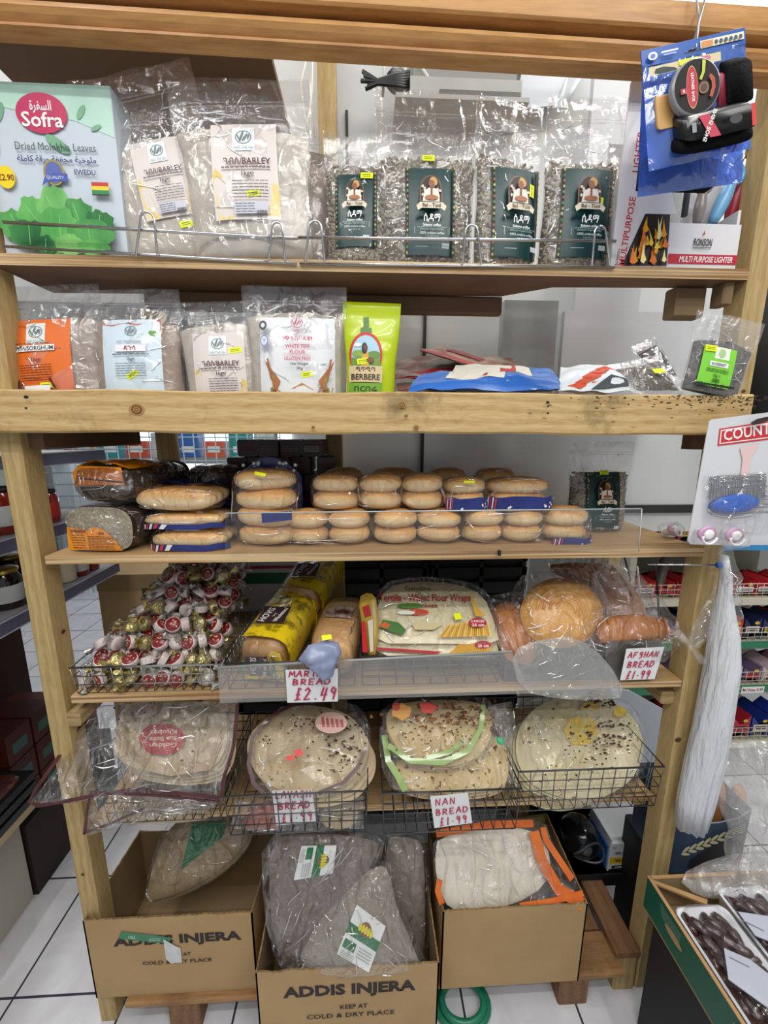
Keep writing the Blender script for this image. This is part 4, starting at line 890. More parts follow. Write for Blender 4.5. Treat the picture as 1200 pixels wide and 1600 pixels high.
for lab, q, Y_, sd in (('clear zip pouch of dark seeds lying with a yellow sticker, beside the green labelled pouch', (948, 556, 1068, 612), .035, 3), ('clear zip pouch of dark seeds lying further back, without sticker', (985, 528, 1062, 590), .12, 5)):
    T = Thing('seed_pouch', lab, 'seed pouch', (0, 0, 0), group='dark seed pouches')
    a, b_, c, d = P(q[0]+45, q[3]+4, Y_), P(q[2]+6, q[3]+6, Y_), P(q[2]-40, q[1]-2, Y_+.07), P(q[0]-2, q[1]+16, Y_+.07)
    g = lambda u, v: a.lerp(b_, u).lerp(d.lerp(c, u), v)
    for nm, k, m, hh in (('seeds', .82, mat('dark_seeds', '3c3833', .8, c2='7d756a', scale=160, bump=1, bscale=220), .016), ('clear_film', 1.0, FILM, .022)):
        b = MB()
        for sg in (1, -1):
            b.grid(lambda u, v: g(.5+(u-.5)*k if sg > 0 else .5-(u-.5)*k, .42+(v-.42)*k*(.85 if nm == 'seeds' else 1))+Vector((0, -.3, 1))*(sg*hh/2*(max(0, math.sin(math.pi*u)*math.sin(math.pi*min(1, v*1.15))))**.5+nz((u, v, sd), 5)*.003), 14, 14, m)
        T.part(nm, b)
    if sd == 3:
        b = MB(); D = Deco(b, lambda x, z, e: g(x, z)+Vector((0, -.012-e, .012+e)), .002); D.rect(.52, .72, .40, .52, YEL, 2); T.part('price_sticker', b)
# fifth coffee pouch on the third shelf
# ------------------------------------------------------------------ third shelf
def shelf_z(i, x):
    a, b = ((zz(72, 869), zz(1100, 857)), (zz(112, 1088), zz(1063, 1063)))[i]; return a+(b-a)*(x+.712)/1.52
BUNT = mat('bun_crust', 'c98a46', .42, c2='dba45f', scale=9, coat=.15)
def bun_mat():
    m = bpy.data.materials.new('baked_bun'); m.use_nodes = True; nt = m.node_tree; b = nt.nodes['Principled BSDF']; N = nt.nodes.new; L = nt.links.new
    tc = N('ShaderNodeTexCoord'); sp = N('ShaderNodeSeparateXYZ'); L(tc.outputs['Object'], sp.inputs[0])
    n = N('ShaderNodeTexNoise'); n.inputs['Scale'].default_value = 30; L(tc.outputs['Object'], n.inputs['Vector'])
    ma = N('ShaderNodeMath'); ma.operation = 'MULTIPLY_ADD'; ma.inputs[1].default_value = .012; L(n.outputs[0], ma.inputs[0]); L(sp.outputs[2], ma.inputs[2])
    r = N('ShaderNodeValToRGB'); mr = N('ShaderNodeMapRange'); mr.inputs['From Min'].default_value = -.012; mr.inputs['From Max'].default_value = .030; L(ma.outputs[0], mr.inputs[0]); L(mr.outputs[0], r.inputs[0])
    e = r.color_ramp.elements; e[0].position = 0; e[0].color = S('dcbd8c'); e[1].position = 1; e[1].color = S('cc9350')
    for p, c in ((.30, 'e3cba0'), (.52, 'ddbb86'), (.70, 'dba766')): q = e.new(p); q.color = S(c)
    L(r.outputs[0], b.inputs['Base Color']); b.inputs['Roughness'].default_value = .45; MATS['baked_bun'] = m; return m
BUN = bun_mat(); SEED = mat('sesame_seed', 'eadbb4', .5)
def bun_mb(rx=.05, ry=.05, rz=.022, seeds=0, seed=0):
    b = MB(); b.ell((0, 0, 0), (rx, ry, rz), BUN, 22, 12, fn=lambda d: 1+nz(d, 1.6, seed)*.05, e=.80)
    r_ = random.Random(seed)
    for k in range(seeds):
        t = r_.uniform(0, 6.28); q = r_.random()**.5*.82; x, y = math.cos(t)*q, math.sin(t)*q; z = (1-q**2.6)**.5
        b.M = TRS((x*rx, y*ry, z*rz*.97+.0004), (0, 0, r_.uniform(0, 3))); b.ell((0, 0, 0), (.0020, .0012, .0008), SEED, 5, 4)
    b.M = ID.copy(); return b
_bm = {}
def bunpart(T, loc, rx, ry, rz, seeds=26, sd=0, name='bun', rot=(0, 0, 0)):
    k = (round(rx, 3), round(ry, 3), round(rz, 3), seeds > 0, sd % 2)
    if k not in _bm: o = build(name, bun_mb(rx, ry, rz, seeds, sd)); _bm[k] = o.data
    else: o = bpy.data.objects.new(name, _bm[k]); COL.objects.link(o)
    o.parent = T.o; o.location = loc; o.rotation_euler = rot; return o
def wrap(T, c, r, seed=0, m=None, e=.55, amp=.06, name='clear_wrap', nu=34, nv=20, lab=None, rot=None, tails=0):
    b = MB(); 
    if rot: b.M = TRS(c, rot); c = (0, 0, 0)
    def fn(d):
        return 1+(nz(d, 2.2, seed)*1.0+abs(nz(d, 6, seed+3))*.5)*amp+(tails*max(0, abs(d.x)-.8)*2 if tails else 0)
    b.ell(c, r, m or FILMT, nu, nv, fn, e); rc = random.Random(seed+5); qq = lambda t: math.copysign(abs(t)**e, t); n_c = 7 if max(r) < .09 else 12
    for q in range(n_c if max(r) > .03 else 3):
        th0, ph0 = rc.uniform(-2.9, -.3), rc.uniform(-.7, 1.2); dt, dp = rc.uniform(-.7, .7), rc.uniform(-.5, .5); pts = []
        for i in range(8):
            t = i/7; th, ph = th0+dt*t+.08*math.sin(6*t+q), ph0+dp*t; d = Vector((qq(math.cos(ph))*qq(math.cos(th)), qq(math.cos(ph))*qq(math.sin(th)), qq(math.sin(ph)))); k = fn(d)+.012
            pts.append(Vector(c)+Vector((d.x*r[0], d.y*r[1], d.z*r[2]))*k)
        b.tube(pts, .0006, glint_crease_mat(), 5, rads=[.0002+.0010*math.sin(math.pi*i/7) for i in range(8)])
    return T.part(name, b, label=lab)
NAVY = mat('navy_printed_wrap', '1d2660', .25, c2='26327a', scale=12, coat=.3)
def strip_print(T, c, r, z0, z1, m, seed=0, a0=-2.4, a1=-.7, name='printed_band', extra=None):
    """printed band hugging the front of a wrapped pack"""
    b = MB(); n = 20
    def f(u, v, e=0):
        t = a0+(a1-a0)*u; q = lambda x: math.copysign(abs(x)**.55, x); k = 1.03+e
        return Vector((c[0]+r[0]*k*q(math.cos(t)), c[1]+r[1]*k*q(math.sin(t)), z0+(z1-z0)*v+.002*math.sin(u*17+seed)))
    b.grid(f, n, 5, m)
    if extra: extra(b, f)
    return T.part(name, b)
def flagband(b, f):
    D = Deco(b, lambda x, z, e: f(x, z, e*6), .002)
    for k in range(5): D.poly([(.02+.05*k, .05), (.045+.05*k, .05), (.065+.05*k, .95), (.04+.05*k, .95)], flat('b52f35') if k % 2 == 0 else flat('d9d5d2'))
    rr_ = random.Random(2)
    for k in range(12): 
        x, z = rr_.uniform(.4, .95), rr_.uniform(.15, .85); D.poly([(x+(.018 if i % 2 == 0 else .007)*math.cos(i*math.pi/4), z+(.14 if i % 2 == 0 else .055)*math.sin(i*math.pi/4)) for i in range(8)], WHITE)
def bunpack(lab, xl, xr, yt, yb, Y, cols, rows=2, band=None, zb=None, seeds=True, deep=1, rz=0, group='packs of burger buns', sd=0):
    a = P(xl, (yt+yb)/2, Y); c = P(xr, (yt+yb)/2, Y); t = P((xl+xr)/2, yt, Y); cx = (a.x+c.x)/2; w = c.x-a.x
    zb = zb if zb is not None else shelf_z(0, cx)+.001
    h = t.z-zb; T = Thing('burger_bun_pack', lab, 'burger buns', (cx, Y+.045, zb), (0, 0, rz), group)
    rx = w/cols/2*.97; rzz = h/rows/2*1.16
    for j in range(rows):
        for i in range(cols):
            for k in range(deep):
                bunpart(T, ((i-(cols-1)/2)*w/cols*.98, k*.09+rnd.uniform(-.003, .003), rzz*.94+j*(h/rows)*.97), rx, .047, rzz, 55 if seeds else 0, sd, rot=(rnd.uniform(-.06, .06), rnd.uniform(-.05, .05), rnd.uniform(-.3, .3)))
    cc = (0, (deep-1)*.045, h/2); r = (w/2*1.05, .055+(deep-1)*.045, h/2*1.05); wrap(T, cc, r, sd+int(xl))
    if band: strip_print(T, cc, r, h*band[0], h*band[1], NAVY, sd, band[2], band[3], extra=flagband)
    return T, h, cx
Yb = .055
tops = {}
for lab, xl, xr, yt, n, band in (
    ('bottom pack of two columns of sesame buns nearest the hot dog rolls', 442, 580, 802, 2, None),
    ('bottom pack of two columns of sesame buns in the middle of the row', 583, 727, 802, 2, None),
    ('bottom bun pack with a clear gap beside its glossy film, under the flag wrapped packs', 728, 856, 799, 2, None),
    ('single column bun pack with navy and red band at the end of the row', 858, 928, 798, 1, (0, .2, -2.3, -.2))):
    T, h, cx = bunpack(lab, xl, xr, yt, 858, Yb, n, band=band, sd=int(xl) % 5, deep=1 if n > 1 else 1); tops[xl] = T.loc.z+h
zt_ = max(tops.values())+.001
for lab, xl, xr, yt, n, band, sd in (
    ('upper bun pack of two big sesame buns under dark film beside the navy star pack', 484, 561, 744, 1, None, 1),
    ('upper pack of sesame buns, second column along the top layer', 560, 630, 744, 1, None, 2),
    ('upper pack of sesame buns beside the bare brown bun in the flag wrap', 630, 697, 744, 1, None, 3),
    ('upper bun pack in flag wrap with a bare brown bun and yellow sticker', 697, 764, 750, 1, (0, .42, -2.6, -.4), 4),
    ('widest upper bun pack in navy flag wrap at the end of the top layer', 766, 866, 750, 1, (0, .45, -2.9, -.2), 6)):
    T, h, cx = bunpack(lab, xl, xr, yt, 802, Yb+.015, n, band=band, zb=zt_, sd=sd, rows=2)
    if sd in (4,):
        b = MB(); D = Deco(b, lambda x, z, e: (x, -.058-e, z), .002); D.rect(-.014, .012, h*.92, h*1.0, YEL, 1); T.part('price_sticker', b)
for i, (xl, xr) in enumerate(((500, 570), (580, 660), (668, 735), (745, 815))):
    T, h, cx = bunpack('dark looking bun pack stored in the rear layer, number %d from the star pack' % (i+1) if 0 else ['rear bun pack behind the first upper column', 'rear bun pack behind the second upper column', 'rear bun pack behind the flag wrapped bun', 'rear bun pack behind the widest flag pack'][i], xl, xr, 735, 800, .17, 1, zb=shelf_z(0, 0)+.001, sd=i+7, rows=3, group='rear packs of buns')
# star burger pack
T, h, cx = bunpack('burger bun pack in clear film with a navy star printed back, four buns high', 360, 462, 735, 862, .05, 1, rows=4, seeds=True, sd=9, group=None)
b = MB(); wdt = .075
b.grid(lambda u, v: Vector((-.078+.156*u, .055-.02*math.cos((u-.5)*3)+nz((u, v, 1), 6)*.006, h*.30+h*.84*v-(.05*(2*u-1)**2*v))), 16, 12, NAVY)
D = Deco(b, lambda x, z, e: (x, .030-e, z), .002); rr_ = random.Random(5)
for k in range(22):
    x, z = rr_.uniform(-.06, .07), rr_.uniform(h*.75, h*1.08); D.poly([(x+(.006 if i % 2 == 0 else .0025)*math.cos(i*math.pi/5), z+(.006 if i % 2 == 0 else .0025)*math.sin(i*math.pi/5)) for i in range(10)], WHITE)
T.part('printed_back', b)
b = MB(); D = Deco(b, lambda x, z, e: (x, -.060-e, z), .002); D.poly([(.000, h*.34), (.07, h*.38), (.07, h*.50), (.0, h*.47)], NAVY); D.rect(-.01, .015, h*.945, h*.985, YEL, 1, rot=-.2); T.part('front_print', b)
# hot dog roll packs
def hotdog(lab, xl, xr, yt, yb, Y, zb, h, sd, rz=0, stripe=True):
    a = P(xl, (yt+yb)/2, Y); c = P(xr, (yt+yb)/2, Y); w = c.x-a.x
    T = Thing('hot_dog_roll_pack', lab, 'hot dog rolls', ((a.x+c.x)/2, Y+.06, zb), (0, 0, rz), 'packs of hot dog rolls')
    for k in range(3): bunpart(T, (0, -.032+.042*k, h*.5), w/2*.95, .024, h*.46, 0, sd, 'roll', rot=(0, rnd.uniform(-.02, .02), rnd.uniform(-.03, .03)))
    cc = (0, .008, h/2); r = (w/2*1.02, .068, h/2*1.06); wrap(T, cc, r, sd)
    if stripe: strip_print(T, cc, r, h*.02, h*.36, NAVY, sd, -2.75, -.35, extra=lambda b, f: [Deco(b, lambda x, z, e: f(x, z, e*6), .002+.0004*k).poly([(.03+.07*k, .02), (.07+.07*k, .02), (.10+.07*k, .98), (.06+.07*k, .98)], flat('b8343a') if k % 2 == 0 else flat('ddd8d4')) for k in range(6)])
    b = MB(); b.grid(lambda u, v: Vector((-w*.45+w*.95*u, .02+.06*v, h*1.02+.006*math.sin(u*9)+nz((u, v, sd), 7)*.01)), 12, 6, NAVY); T.part('printed_top', b)
    return T
zs = shelf_z(0, -.45)+.001
hotdog('bottom hot dog roll pack with red striped navy film edge', 226, 352, 826, 864, .02, zs, .045, 1)
hotdog('middle hot dog roll pack squeezed between the other two', 216, 345, 806, 832, .03, zs+.050, .036, 2, rz=.03)
hotdog('top hot dog roll pack with a long shiny brown roll', 202, 336, 765, 806, .025, zs+.090, .056, 3, rz=-.02, stripe=False)
# sliced rye loaves
RYE = mat('rye_crust', '2d1a12', .6, c2='44291b', scale=20, bump=.3, bscale=60)
CRUMB = mat('rye_crumb', '8d8470', .9, c2='a59b84', scale=40, bump=.5, bscale=120)
OR_ = mat('orange_label_paper', 'f0950f', .45, c2='e88a10', scale=6)
FILMB = film('brown_tinted_wrap', milk=.05, tint=(.75, .66, .6), bump=.8, scale=22, refl=.08, rough=.08, milkc=(.5, .45, .4))
def loafprof(w, h, n=28):
    pts = []
    for i in range(n):
        t = 2*math.pi*i/n; x = w/2*math.copysign(abs(math.cos(t))**.6, math.cos(t)); z = h/2*math.copysign(abs(math.sin(t))**.65, math.sin(t)); x *= 1+.06*(z/h)
        pts.append((x, h/2+z))
    return pts
def rye(lab, loc, w, h, L_, rz, sd, lm=True, up=True, group='sliced dark rye loaves'):
    T = Thing('rye_loaf', lab, 'rye bread', loc, (0, 0, rz), group)
    b = MB(); pr = loafprof(w, h); k = 14
    for i in range(k):
        y0 = L_*i/k; y1 = y0+L_/k*.9; q = 1-.03*rnd.random(); pts = [(x*q, z*q) for x, z in pr]
        n = len(pts); vs = [(x, y0, z) for x, z in pts]+[(x, y1, z) for x, z in pts]
        b.add(vs, [(i_, n+i_, n+(i_+1) % n, (i_+1) % n) for i_ in range(n)], RYE, True); b.add(vs[:n], [tuple(range(n-1, -1, -1))], CRUMB if i == 0 and lm else RYE); b.add(vs[n:], [tuple(range(n))], RYE)
    T.part('slices', b)
    if lm:
        b = MB(); D = Deco(b, lambda x, z, e: (x, -.004-e, z), .001); D.poly([(-w*.50, .004), (w*.33, .004), (w*.22, h*.30), (w*.05, h*.52), (-w*.10, h*.55), (-w*.15, h*.48), (-w*.48, h*.55)], OR_)
        D.lines(-w*.42, -w*.22, h*.06, h*.40, 6, flat('7a3a08'), .35, 2); D.lines(-w*.18, w*.22, h*.05, h*.36, 9, flat('5a2a08'), .35, 3); D.rect(-w*.42, -w*.2, h*.43, h*.49, flat('8a3a10'), 1); D.rect(0, w*.08, h*.40, h*.44, flat('7a3a08'), 1)
        T.part('label', b)
    if up:
        b = MB(); b.grid(lambda u, v: Vector((-w*.5+w*u, -.01+L_*.55*v, h*(.62+.42*math.sin(math.pi*(.12+.76*u))**.5)+nz((u*2, v*2, sd), 2)*.008+.004)), 16, 12, OR_)
        D = Deco(b, lambda x, z, e: (x*w, -.008+z*L_, h*(.62+.42*math.sin(math.pi*(.12+.76*(x+.5)))**.5)+.010+e), .001); D.poly([(-.4, .04), (.4, .02), (.42, .07), (-.38, .09)], flat('3a1a08')); D2 = Deco(b, lambda x, z, e: (x, -.014-e, z), .001); D2.poly([(-w*.46, h*.45), (w*.42, h*.50), (w*.40, h*.96), (-w*.36, h*.98), (-w*.48, h*.80)], OR_); D2.poly([(-w*.38, h*.62), (w*.40, h*.55), (w*.40, h*.59), (-w*.38, h*.67)], flat('3a1a08')); T.part('label', b, label='orange printed paper band over the loaf')
    wrap(T, (0, L_/2-.01, h/2), (w/2*1.1, L_/2+.025, h/2*1.08), sd, FILMB if not lm else FILMT, e=.6, amp=.05)
    return T
zs = shelf_z(0, -.62)+.001
a = P(80, 860, .02); c = P(208, 860, .02)
rye('lower sliced rye loaf beside the timber post showing its cut face and orange label', (-.604, .03, zs), .155, .105, .22, -.10, 1, up=False)
rye('upper rye loaf lying on the lower one, wrapped with an orange band', (-.590, .05, zs+.112), .145, .085, .20, -.22, 2, lm=False)
rye('rye loaf further back behind the hot dog rolls', (-.44, .19, zs), .14, .10, .19, -.3, 3, lm=False, up=False)
rye('rye loaf set on top of the one behind the hot dog rolls', (-.42, .20, zs+.108), .14, .075, .18, -.5, 4, lm=False, up=False)
# stack of dark chocolate coloured packs at the back
DK = mat('dark_brown_wrapper', '2c1714', .4, c2='3d201b', scale=10)
rr_ = random.Random(12)
cntb = 0
for lay in range(5):
    n_ = 8-lay
    for k in range(n_):
        bx = -.46+k*.062+lay*.030+rr_.uniform(-.006, .006)
        if bx > .06: continue
        T = Thing('wrapped_bar_pack', 'dark brown bar carton, %s layer of the rear heap, %s from the aisle post' % (('bottom', 'second', 'third', 'fourth', 'top')[lay], ('first', 'second', 'third', 'fourth', 'fifth', 'sixth', 'seventh', 'eighth')[k]), 'carton', (bx, .36+rr_.uniform(-.01, .01), shelf_z(0, bx)+.0012+lay*.0505), (0, 0, rr_.uniform(-.10, .10)), 'dark cartons heaped at the back')
        b = MB(); b.rbox(-.028, .028, -.07, .07, 0, .048, DK, .004); T.part('wrapper', b)
        b = MB(); D = Deco(b, lambda x, z, e: (x, -.07-e, z), .0006); D.rect(-.022, .020, .014, .030, flat(rr_.choice(('8a8075', '5b1d1d', '6a2420', '5d554c', '3a2320'))), 1); D.lines(-.02, .018, .015, .028, 3, flat('3a1a18'), .4, k); T.part('label', b)
# acrylic guard
ACR = film('clear_acrylic', milk=.006, bump=.02, scale=3, refl=.012, rough=.03)
b = MB(); y_ = -.012
g0 = P(352, 868, y_); g1 = P(998, 862, y_); t0 = P(352, 802, y_); t1 = P(1003, 795, y_)
b.add([(g0.x, y_, shelf_z(0, g0.x)-.001+.0), (g1.x, y_, shelf_z(0, g1.x)), (t1.x, y_, t1.z), (t0.x, y_, t0.z), (g0.x, y_+.003, shelf_z(0, g0.x)), (g1.x, y_+.003, shelf_z(0, g1.x)), (t1.x, y_+.003, t1.z), (t0.x, y_+.003, t0.z)], [(0, 1, 2, 3), (7, 6, 5, 4), (0, 4, 5, 1), (3, 2, 6, 7), (1, 5, 6, 2), (0, 3, 7, 4)], ACR)
T = Thing('acrylic_guard', 'clear acrylic strip standing along the shelf edge before the buns', 'shelf guard', (0, 0, 0)); T.part('panel', b)
b = MB(); b.tube([t0+Vector((0, .0015, 0)), t1+Vector((0, .0015, 0))], .0016, mat('acrylic_edge', 'b9c2c2', .2), 5); b.tube([t1, Vector((g1.x, y_, g1.z))], .0013, mat('acrylic_edge'), 5); T.part('edge', b)
b = MB(); cl = P(780, 865, y_); b.box(cl.x-.003, cl.x+.003, y_-.004, y_+.004, cl.z-.004, cl.z+.008, BLACK); T.part('clip', b)
coffee(884, 982, 690, 'green coffee pouch alone on the third shelf behind the acrylic guard', Y=.20, zb=shelf_z(0, .6)+.001, fill=.60, word='ሊሙ', sx=.005, sz=.150, ls=.9, yb=845, group=None, labz=.012)
# pacifier on the shelf, pacifiers on the card
PINK = mat('pink_translucent_plastic', 'c99bc0', .3); 
def pacifier(T, ring=True):
    b = MB(); n = 28
    sh = lambda k, y: [(.021*k*math.cos(2*math.pi*i/n), y, .017*k*math.sin(2*math.pi*i/n)*(1-.15*abs(math.cos(2*math.pi*i/n)))) for i in range(n)]
    b.loft([sh(.95, .003), sh(1.02, 0), sh(.98, -.004), sh(.7, -.003)], PINK); T.part('shield', b)
    b = MB(); b.lathe([(.0105, 0), (.011, .003), (.009, .006), (.003, .007)], WHITE, n=20); b.v = [Vector((v.x, -.003-v.z, v.y)) for v in b.v]; T.part('button', b)
    b = MB(); b.tube([(.017*math.cos(t), -.010, -.004+.015*math.sin(t)) for t in [math.pi+math.pi*i/10 for i in range(11)]], .0024, WHITE, 7); T.part('ring', b)
    b = MB(); b.ell((0, .014, 0), (.007, .013, .007), film('soft_teat', milk=.4, tint=(.9, .85, .75), bump=.05), 12, 8); T.part('teat', b)
p = P(1052, 826, .10)
T = Thing('pacifier', 'pink pacifier in a twist of film lying on the bare shelf end', 'pacifier', (p.x, .10, shelf_z(0, p.x)+.022), (-.5, .2, .4)); pacifier(T); wrap(T, (-.008, 0, 0), (.040, .022, .019), 4, e=.8, amp=.12)
# blister card
Yc = -.075
card = Thing('blister_card', 'white carded pack with a red COUNTY name box and blue lid, hanging over the post', 'blister card', (0, 0, 0))
Q = {k: P(*v, Yc) for k, v in dict(tl=(1108, 656), tr=(1235, 640), bl=(1073, 850), br=(1240, 856)).items()}
def cg(a, c, e=0): p = Q['tl'].lerp(Q['tr'], a).lerp(Q['bl'].lerp(Q['br'], a), c); return Vector((p.x, p.y-e, p.z))
b = MB(); cw2 = mat('card_grey_white', 'd4d5d8', .35)
b.add([cg(0, .02, .001), cg(.03, 0, .001), cg(1, 0, .001), cg(1, 1, .001), cg(.03, 1, .001), cg(0, .97, .001)]+[cg(0, .02, -.001), cg(.03, 0, -.001), cg(1, 0, -.001), cg(1, 1, -.001), cg(.03, 1, -.001), cg(0, .97, -.001)], [(0, 5, 4, 3, 2, 1), (6, 7, 8, 9, 10, 11), (0, 1, 7, 6), (1, 2, 8, 7), (2, 3, 9, 8), (3, 4, 10, 9), (4, 5, 11, 10), (5, 0, 6, 11)], cw2)
cp = lambda px, py: next(((a_, c_) for a_, c_ in [inv(px, py)]))
def inv(px, py):
    a_, c_ = .5, .5
    def pr(a__, c__):
        d = cg(a__, c__)-CAM; return 600+F_PX*d.dot(_R)/d.dot(_F), 800-F_PX*d.dot(_U)/d.dot(_F)
    for _ in range(12):
        x, y = pr(a_, c_); xa, ya = pr(a_+.01, c_); xc, yc = pr(a_, c_+.01)
        J = ((xa-x)/.01, (xc-x)/.01, (ya-y)/.01, (yc-y)/.01); dt = J[0]*J[3]-J[1]*J[2]; dx, dy = px-x, py-y
        a_ += (J[3]*dx-J[1]*dy)/dt; c_ += (J[0]*dy-J[2]*dx)/dt
    return a_, c_
cpx = lambda px, py, e: cg(*inv(px, py), e)
D = Deco(b, cpx, .0014)
rc = flat('c9353c', .35)
D.poly([(1123, 670), (1240, 652), (1240, 682), (1120, 697)][::-1], rc); D.poly([(1125, 672), (1239, 654.5), (1239, 679.5), (1122.5, 694)][::-1], WHITE); D.poly([(1126.5, 673.5), (1238, 656.5), (1238, 677.8), (1124.5, 692)][::-1], rc)
vs, fs = text_mesh('COUNTY', True); W0 = max(v[0] for v in vs); e = D.up()
x0_ = min(v[0] for v in vs)
b.add([cg(*inv(1129+(x-x0_)/(W0-x0_)*86, 688.5-.155*(x-x0_)/(W0-x0_)*86-y*24), e) for x, y in vs], fs, WHITE)
D.poly([(1154, 700), (1185, 692), (1180, 702), (1171, 715), (1168, 745), (1155, 745), (1158, 718)][::-1], mat('faint_pink_print', 'e6c6c4', .35))
rr_ = random.Random(9)
for k in range(30):
    y = 744+k*2.0; x = 1104+rr_.uniform(-2, 4)-k*.2
    D.poly([(x, y), (1195+rr_.uniform(-4, 6), y-3+rr_.uniform(-1, 1)), (1195, y-2.2), (x, y+.8)][::-1], flat('6f7278'))
D.poly([(1085, 846), (1240, 848), (1240, 856), (1078, 851)][::-1] if 0 else [(1162, 849), (1240, 849), (1240, 857), (1162, 857)][::-1], flat('2c7fb4'))
b.add([cpx(x, y, D.up()) for x, y in ((1162, 661), (1172, 655), (1190, 651), (1194, 656), (1180, 661), (1165, 665))], [(0, 1, 2, 3, 4, 5)], flat('2d2622'))
card.part('card', b)
b = MB()
for i in range(60):
    x = 1106+i*1.5; b.tube([cpx(x, 744, .004), cpx(x+rr_.uniform(-3, 3)-2, 778, .006)], .0004, flat('54565c'), 3)
o = card.part('bristles', b); o['kind'] = 'stuff'
b = MB(); n = 20; c0 = (1143, 787)
b.loft([[cpx(c0[0]+38*k*math.cos(2*math.pi*i/n), c0[1]+15*k*math.sin(2*math.pi*i/n)-4*math.cos(2*math.pi*i/n), e_) for i in range(n)] for k, e_ in ((1, .002), (1.02, .008), (.9, .012), (.5, .013))], mat('bright_blue_plastic', '2560c4', .3)); card.part('blue_lid', b)
b = MB(); b.tube([cpx(c0[0]+40*math.cos(t), c0[1]+5+15*math.sin(t), .004) for t in [.2+2.7*i/12 for i in range(13)]], .0016, WHITE, 6); card.part('white_rim', b)
b = MB(); b.grid(lambda u, v: cpx(1096+110*u, 742+98*v-6*u, .004+.014*max(0, math.sin(math.pi*u)*math.sin(math.pi*v))**.5+nz((u, v, 1), 5)*.004), 16, 14, FILMC); card.part('blister', b)
for lab, px, py in (('pink pacifier hanging lowest at the corner of the blister card', 1104, 834), ('second pink pacifier beside it, seen through crinkled film', 1147, 836)):
    p = P(px, py, -.105); T = Thing('pacifier', lab, 'pacifier', (p.x, -.105, p.z), (.1, .1, .1)); pacifier(T); 
    if px > 1110: wrap(T, (0, -.003, 0), (.030, .018, .026), 6, e=.7, amp=.14)
# hook with blue cap
b = MB(); a = P(1012, 882, -.01); c = P(1122, 883, -.045); b.tube([a, c], .0018, CHR, 7); T = Thing('peg_hook', 'steel peg hook with a blue end cap poking across the post', 'hook', (0, 0, 0)); T.part('prong', b)
b = MB(); b.tube([c+Vector((-.003, 0, 0)), c+Vector((.006, -.002, 0))], .0065, flat('2b64b8', .4), 10); T.part('end_cap', b)
# ------------------------------------------------------------------ helpers for soft packs
def tplane(px, py, Y, tilt, yaw=0):
    """plane through the point seen at px,py at depth Y; tilt from upright (0) to flat (90)"""
    p = P(px, py, Y); t = R(tilt); n = Vector((math.sin(R(yaw))*math.cos(t), -math.cos(t)*math.cos(R(yaw)), math.sin(t))); return p, n
def PL(px, py, pl): d = ray(px, py); return CAM + d*((pl[0]-CAM).dot(pl[1])/d.dot(pl[1]))
def dens(pts, step):
    out = []; n = len(pts)
    for i in range(n):
        a, b = Vector(pts[i]), Vector(pts[(i+1) % n]); k = max(1, int((b-a).length/step)); out += [a.lerp(b, j/k) for j in range(k)]
    return out
def smooth_loop(pts, it=1):
    for _ in range(it):
        n = len(pts); q = []
        for i in range(n): a, b = Vector(pts[i]), Vector(pts[(i+1) % n]); q += [a.lerp(b, .25), a.lerp(b, .75)]
        pts = q
    return pts
def pillow(b, px, pl, th, m, sm=2, step=.012, amp=.0, fr=18, sd=0, k=9, lift=0, ex=.5, mback=None, edge=0.0015):
    """closed cushion-like body over a traced outline on a plane, real thickness th"""
    mx_, my_ = sum(x for x, y in px)/len(px), sum(y for x, y in px)/len(px); kx_ = (1, 1.04, 1.06)[sm]
    loop = smooth_loop([Vector((mx_+(x-mx_)*kx_, my_+(y-my_)*kx_, 0)) for x, y in px], sm) if sm else [Vector((x, y, 0)) for x, y in px]
    pts = dens([PL(v.x, v.y, pl) for v in loop], step); n_ = pl[1].normalized(); c = sum(pts, Vector())/len(pts); N = len(pts)
    pts = [p+n_*lift for p in pts]; c += n_*lift
    # orientation
    ar = sum(((pts[i]-c).cross(pts[(i+1) % N]-c) for i in range(N)), Vector())
    if ar.dot(n_) < 0: pts.reverse()
    for side in (1, -1):
        vs = []; fs = []
        for j in range(k+1):
            q = 1-j/k; h = edge+th/2*(max(0, 1-q*q))**ex
            for p in pts:
                v = c+(p-c)*q; w_ = nz(v, fr, sd)*amp*(1 if j else .3); vs.append(v+n_*(side*h+w_*(1 if side > 0 else .5)))
        for j in range(k):
            for i in range(N): f = (j*N+i, j*N+(i+1) % N, (j+1)*N+(i+1) % N, (j+1)*N+i); fs.append(f if side > 0 else f[::-1])
        b.add(vs, fs, m if side > 0 else (mback or m), True)
    vs = [p+n_*e for e in (edge, -edge) for p in pts]
    b.add(vs, [(i, i+N, (i+1) % N+N, (i+1) % N) for i in range(N)], m, True)
    if m in (FILMC, FILMT, FILM) or m.name in ('plume_plastic', 'grey_hazy_film'):
        rc = random.Random(sd*7+N); mdim = max((p-c).length for p in pts)
        for q in range(int(6+mdim*85)):
            i0 = rc.uniform(0, N); di = rc.uniform(-.07, .07)*N; q0 = rc.uniform(.25, .97); q1 = max(.1, min(.98, q0+rc.uniform(-.45, .25))); ln = []; r1 = rc.uniform(.0006, .0016)
            for i in range(10):
                t = i/9; f_ = (i0+di*t) % N; ia = int(f_) % N; p = pts[ia].lerp(pts[(ia+1) % N], f_-int(f_)); qq_ = q0+(q1-q0)*t+.02*math.sin(t*7+q); v = c+(p-c)*qq_
                h = edge+th/2*(max(0, 1-qq_*qq_))**ex; ln.append(v+n_*(h+nz(v, fr, sd)*amp+.0008))
            b.tube(ln, r1, glint_crease_mat(), 5, rads=[.0002+r1*math.sin(math.pi*i/9) for i in range(10)])
    return c, pts
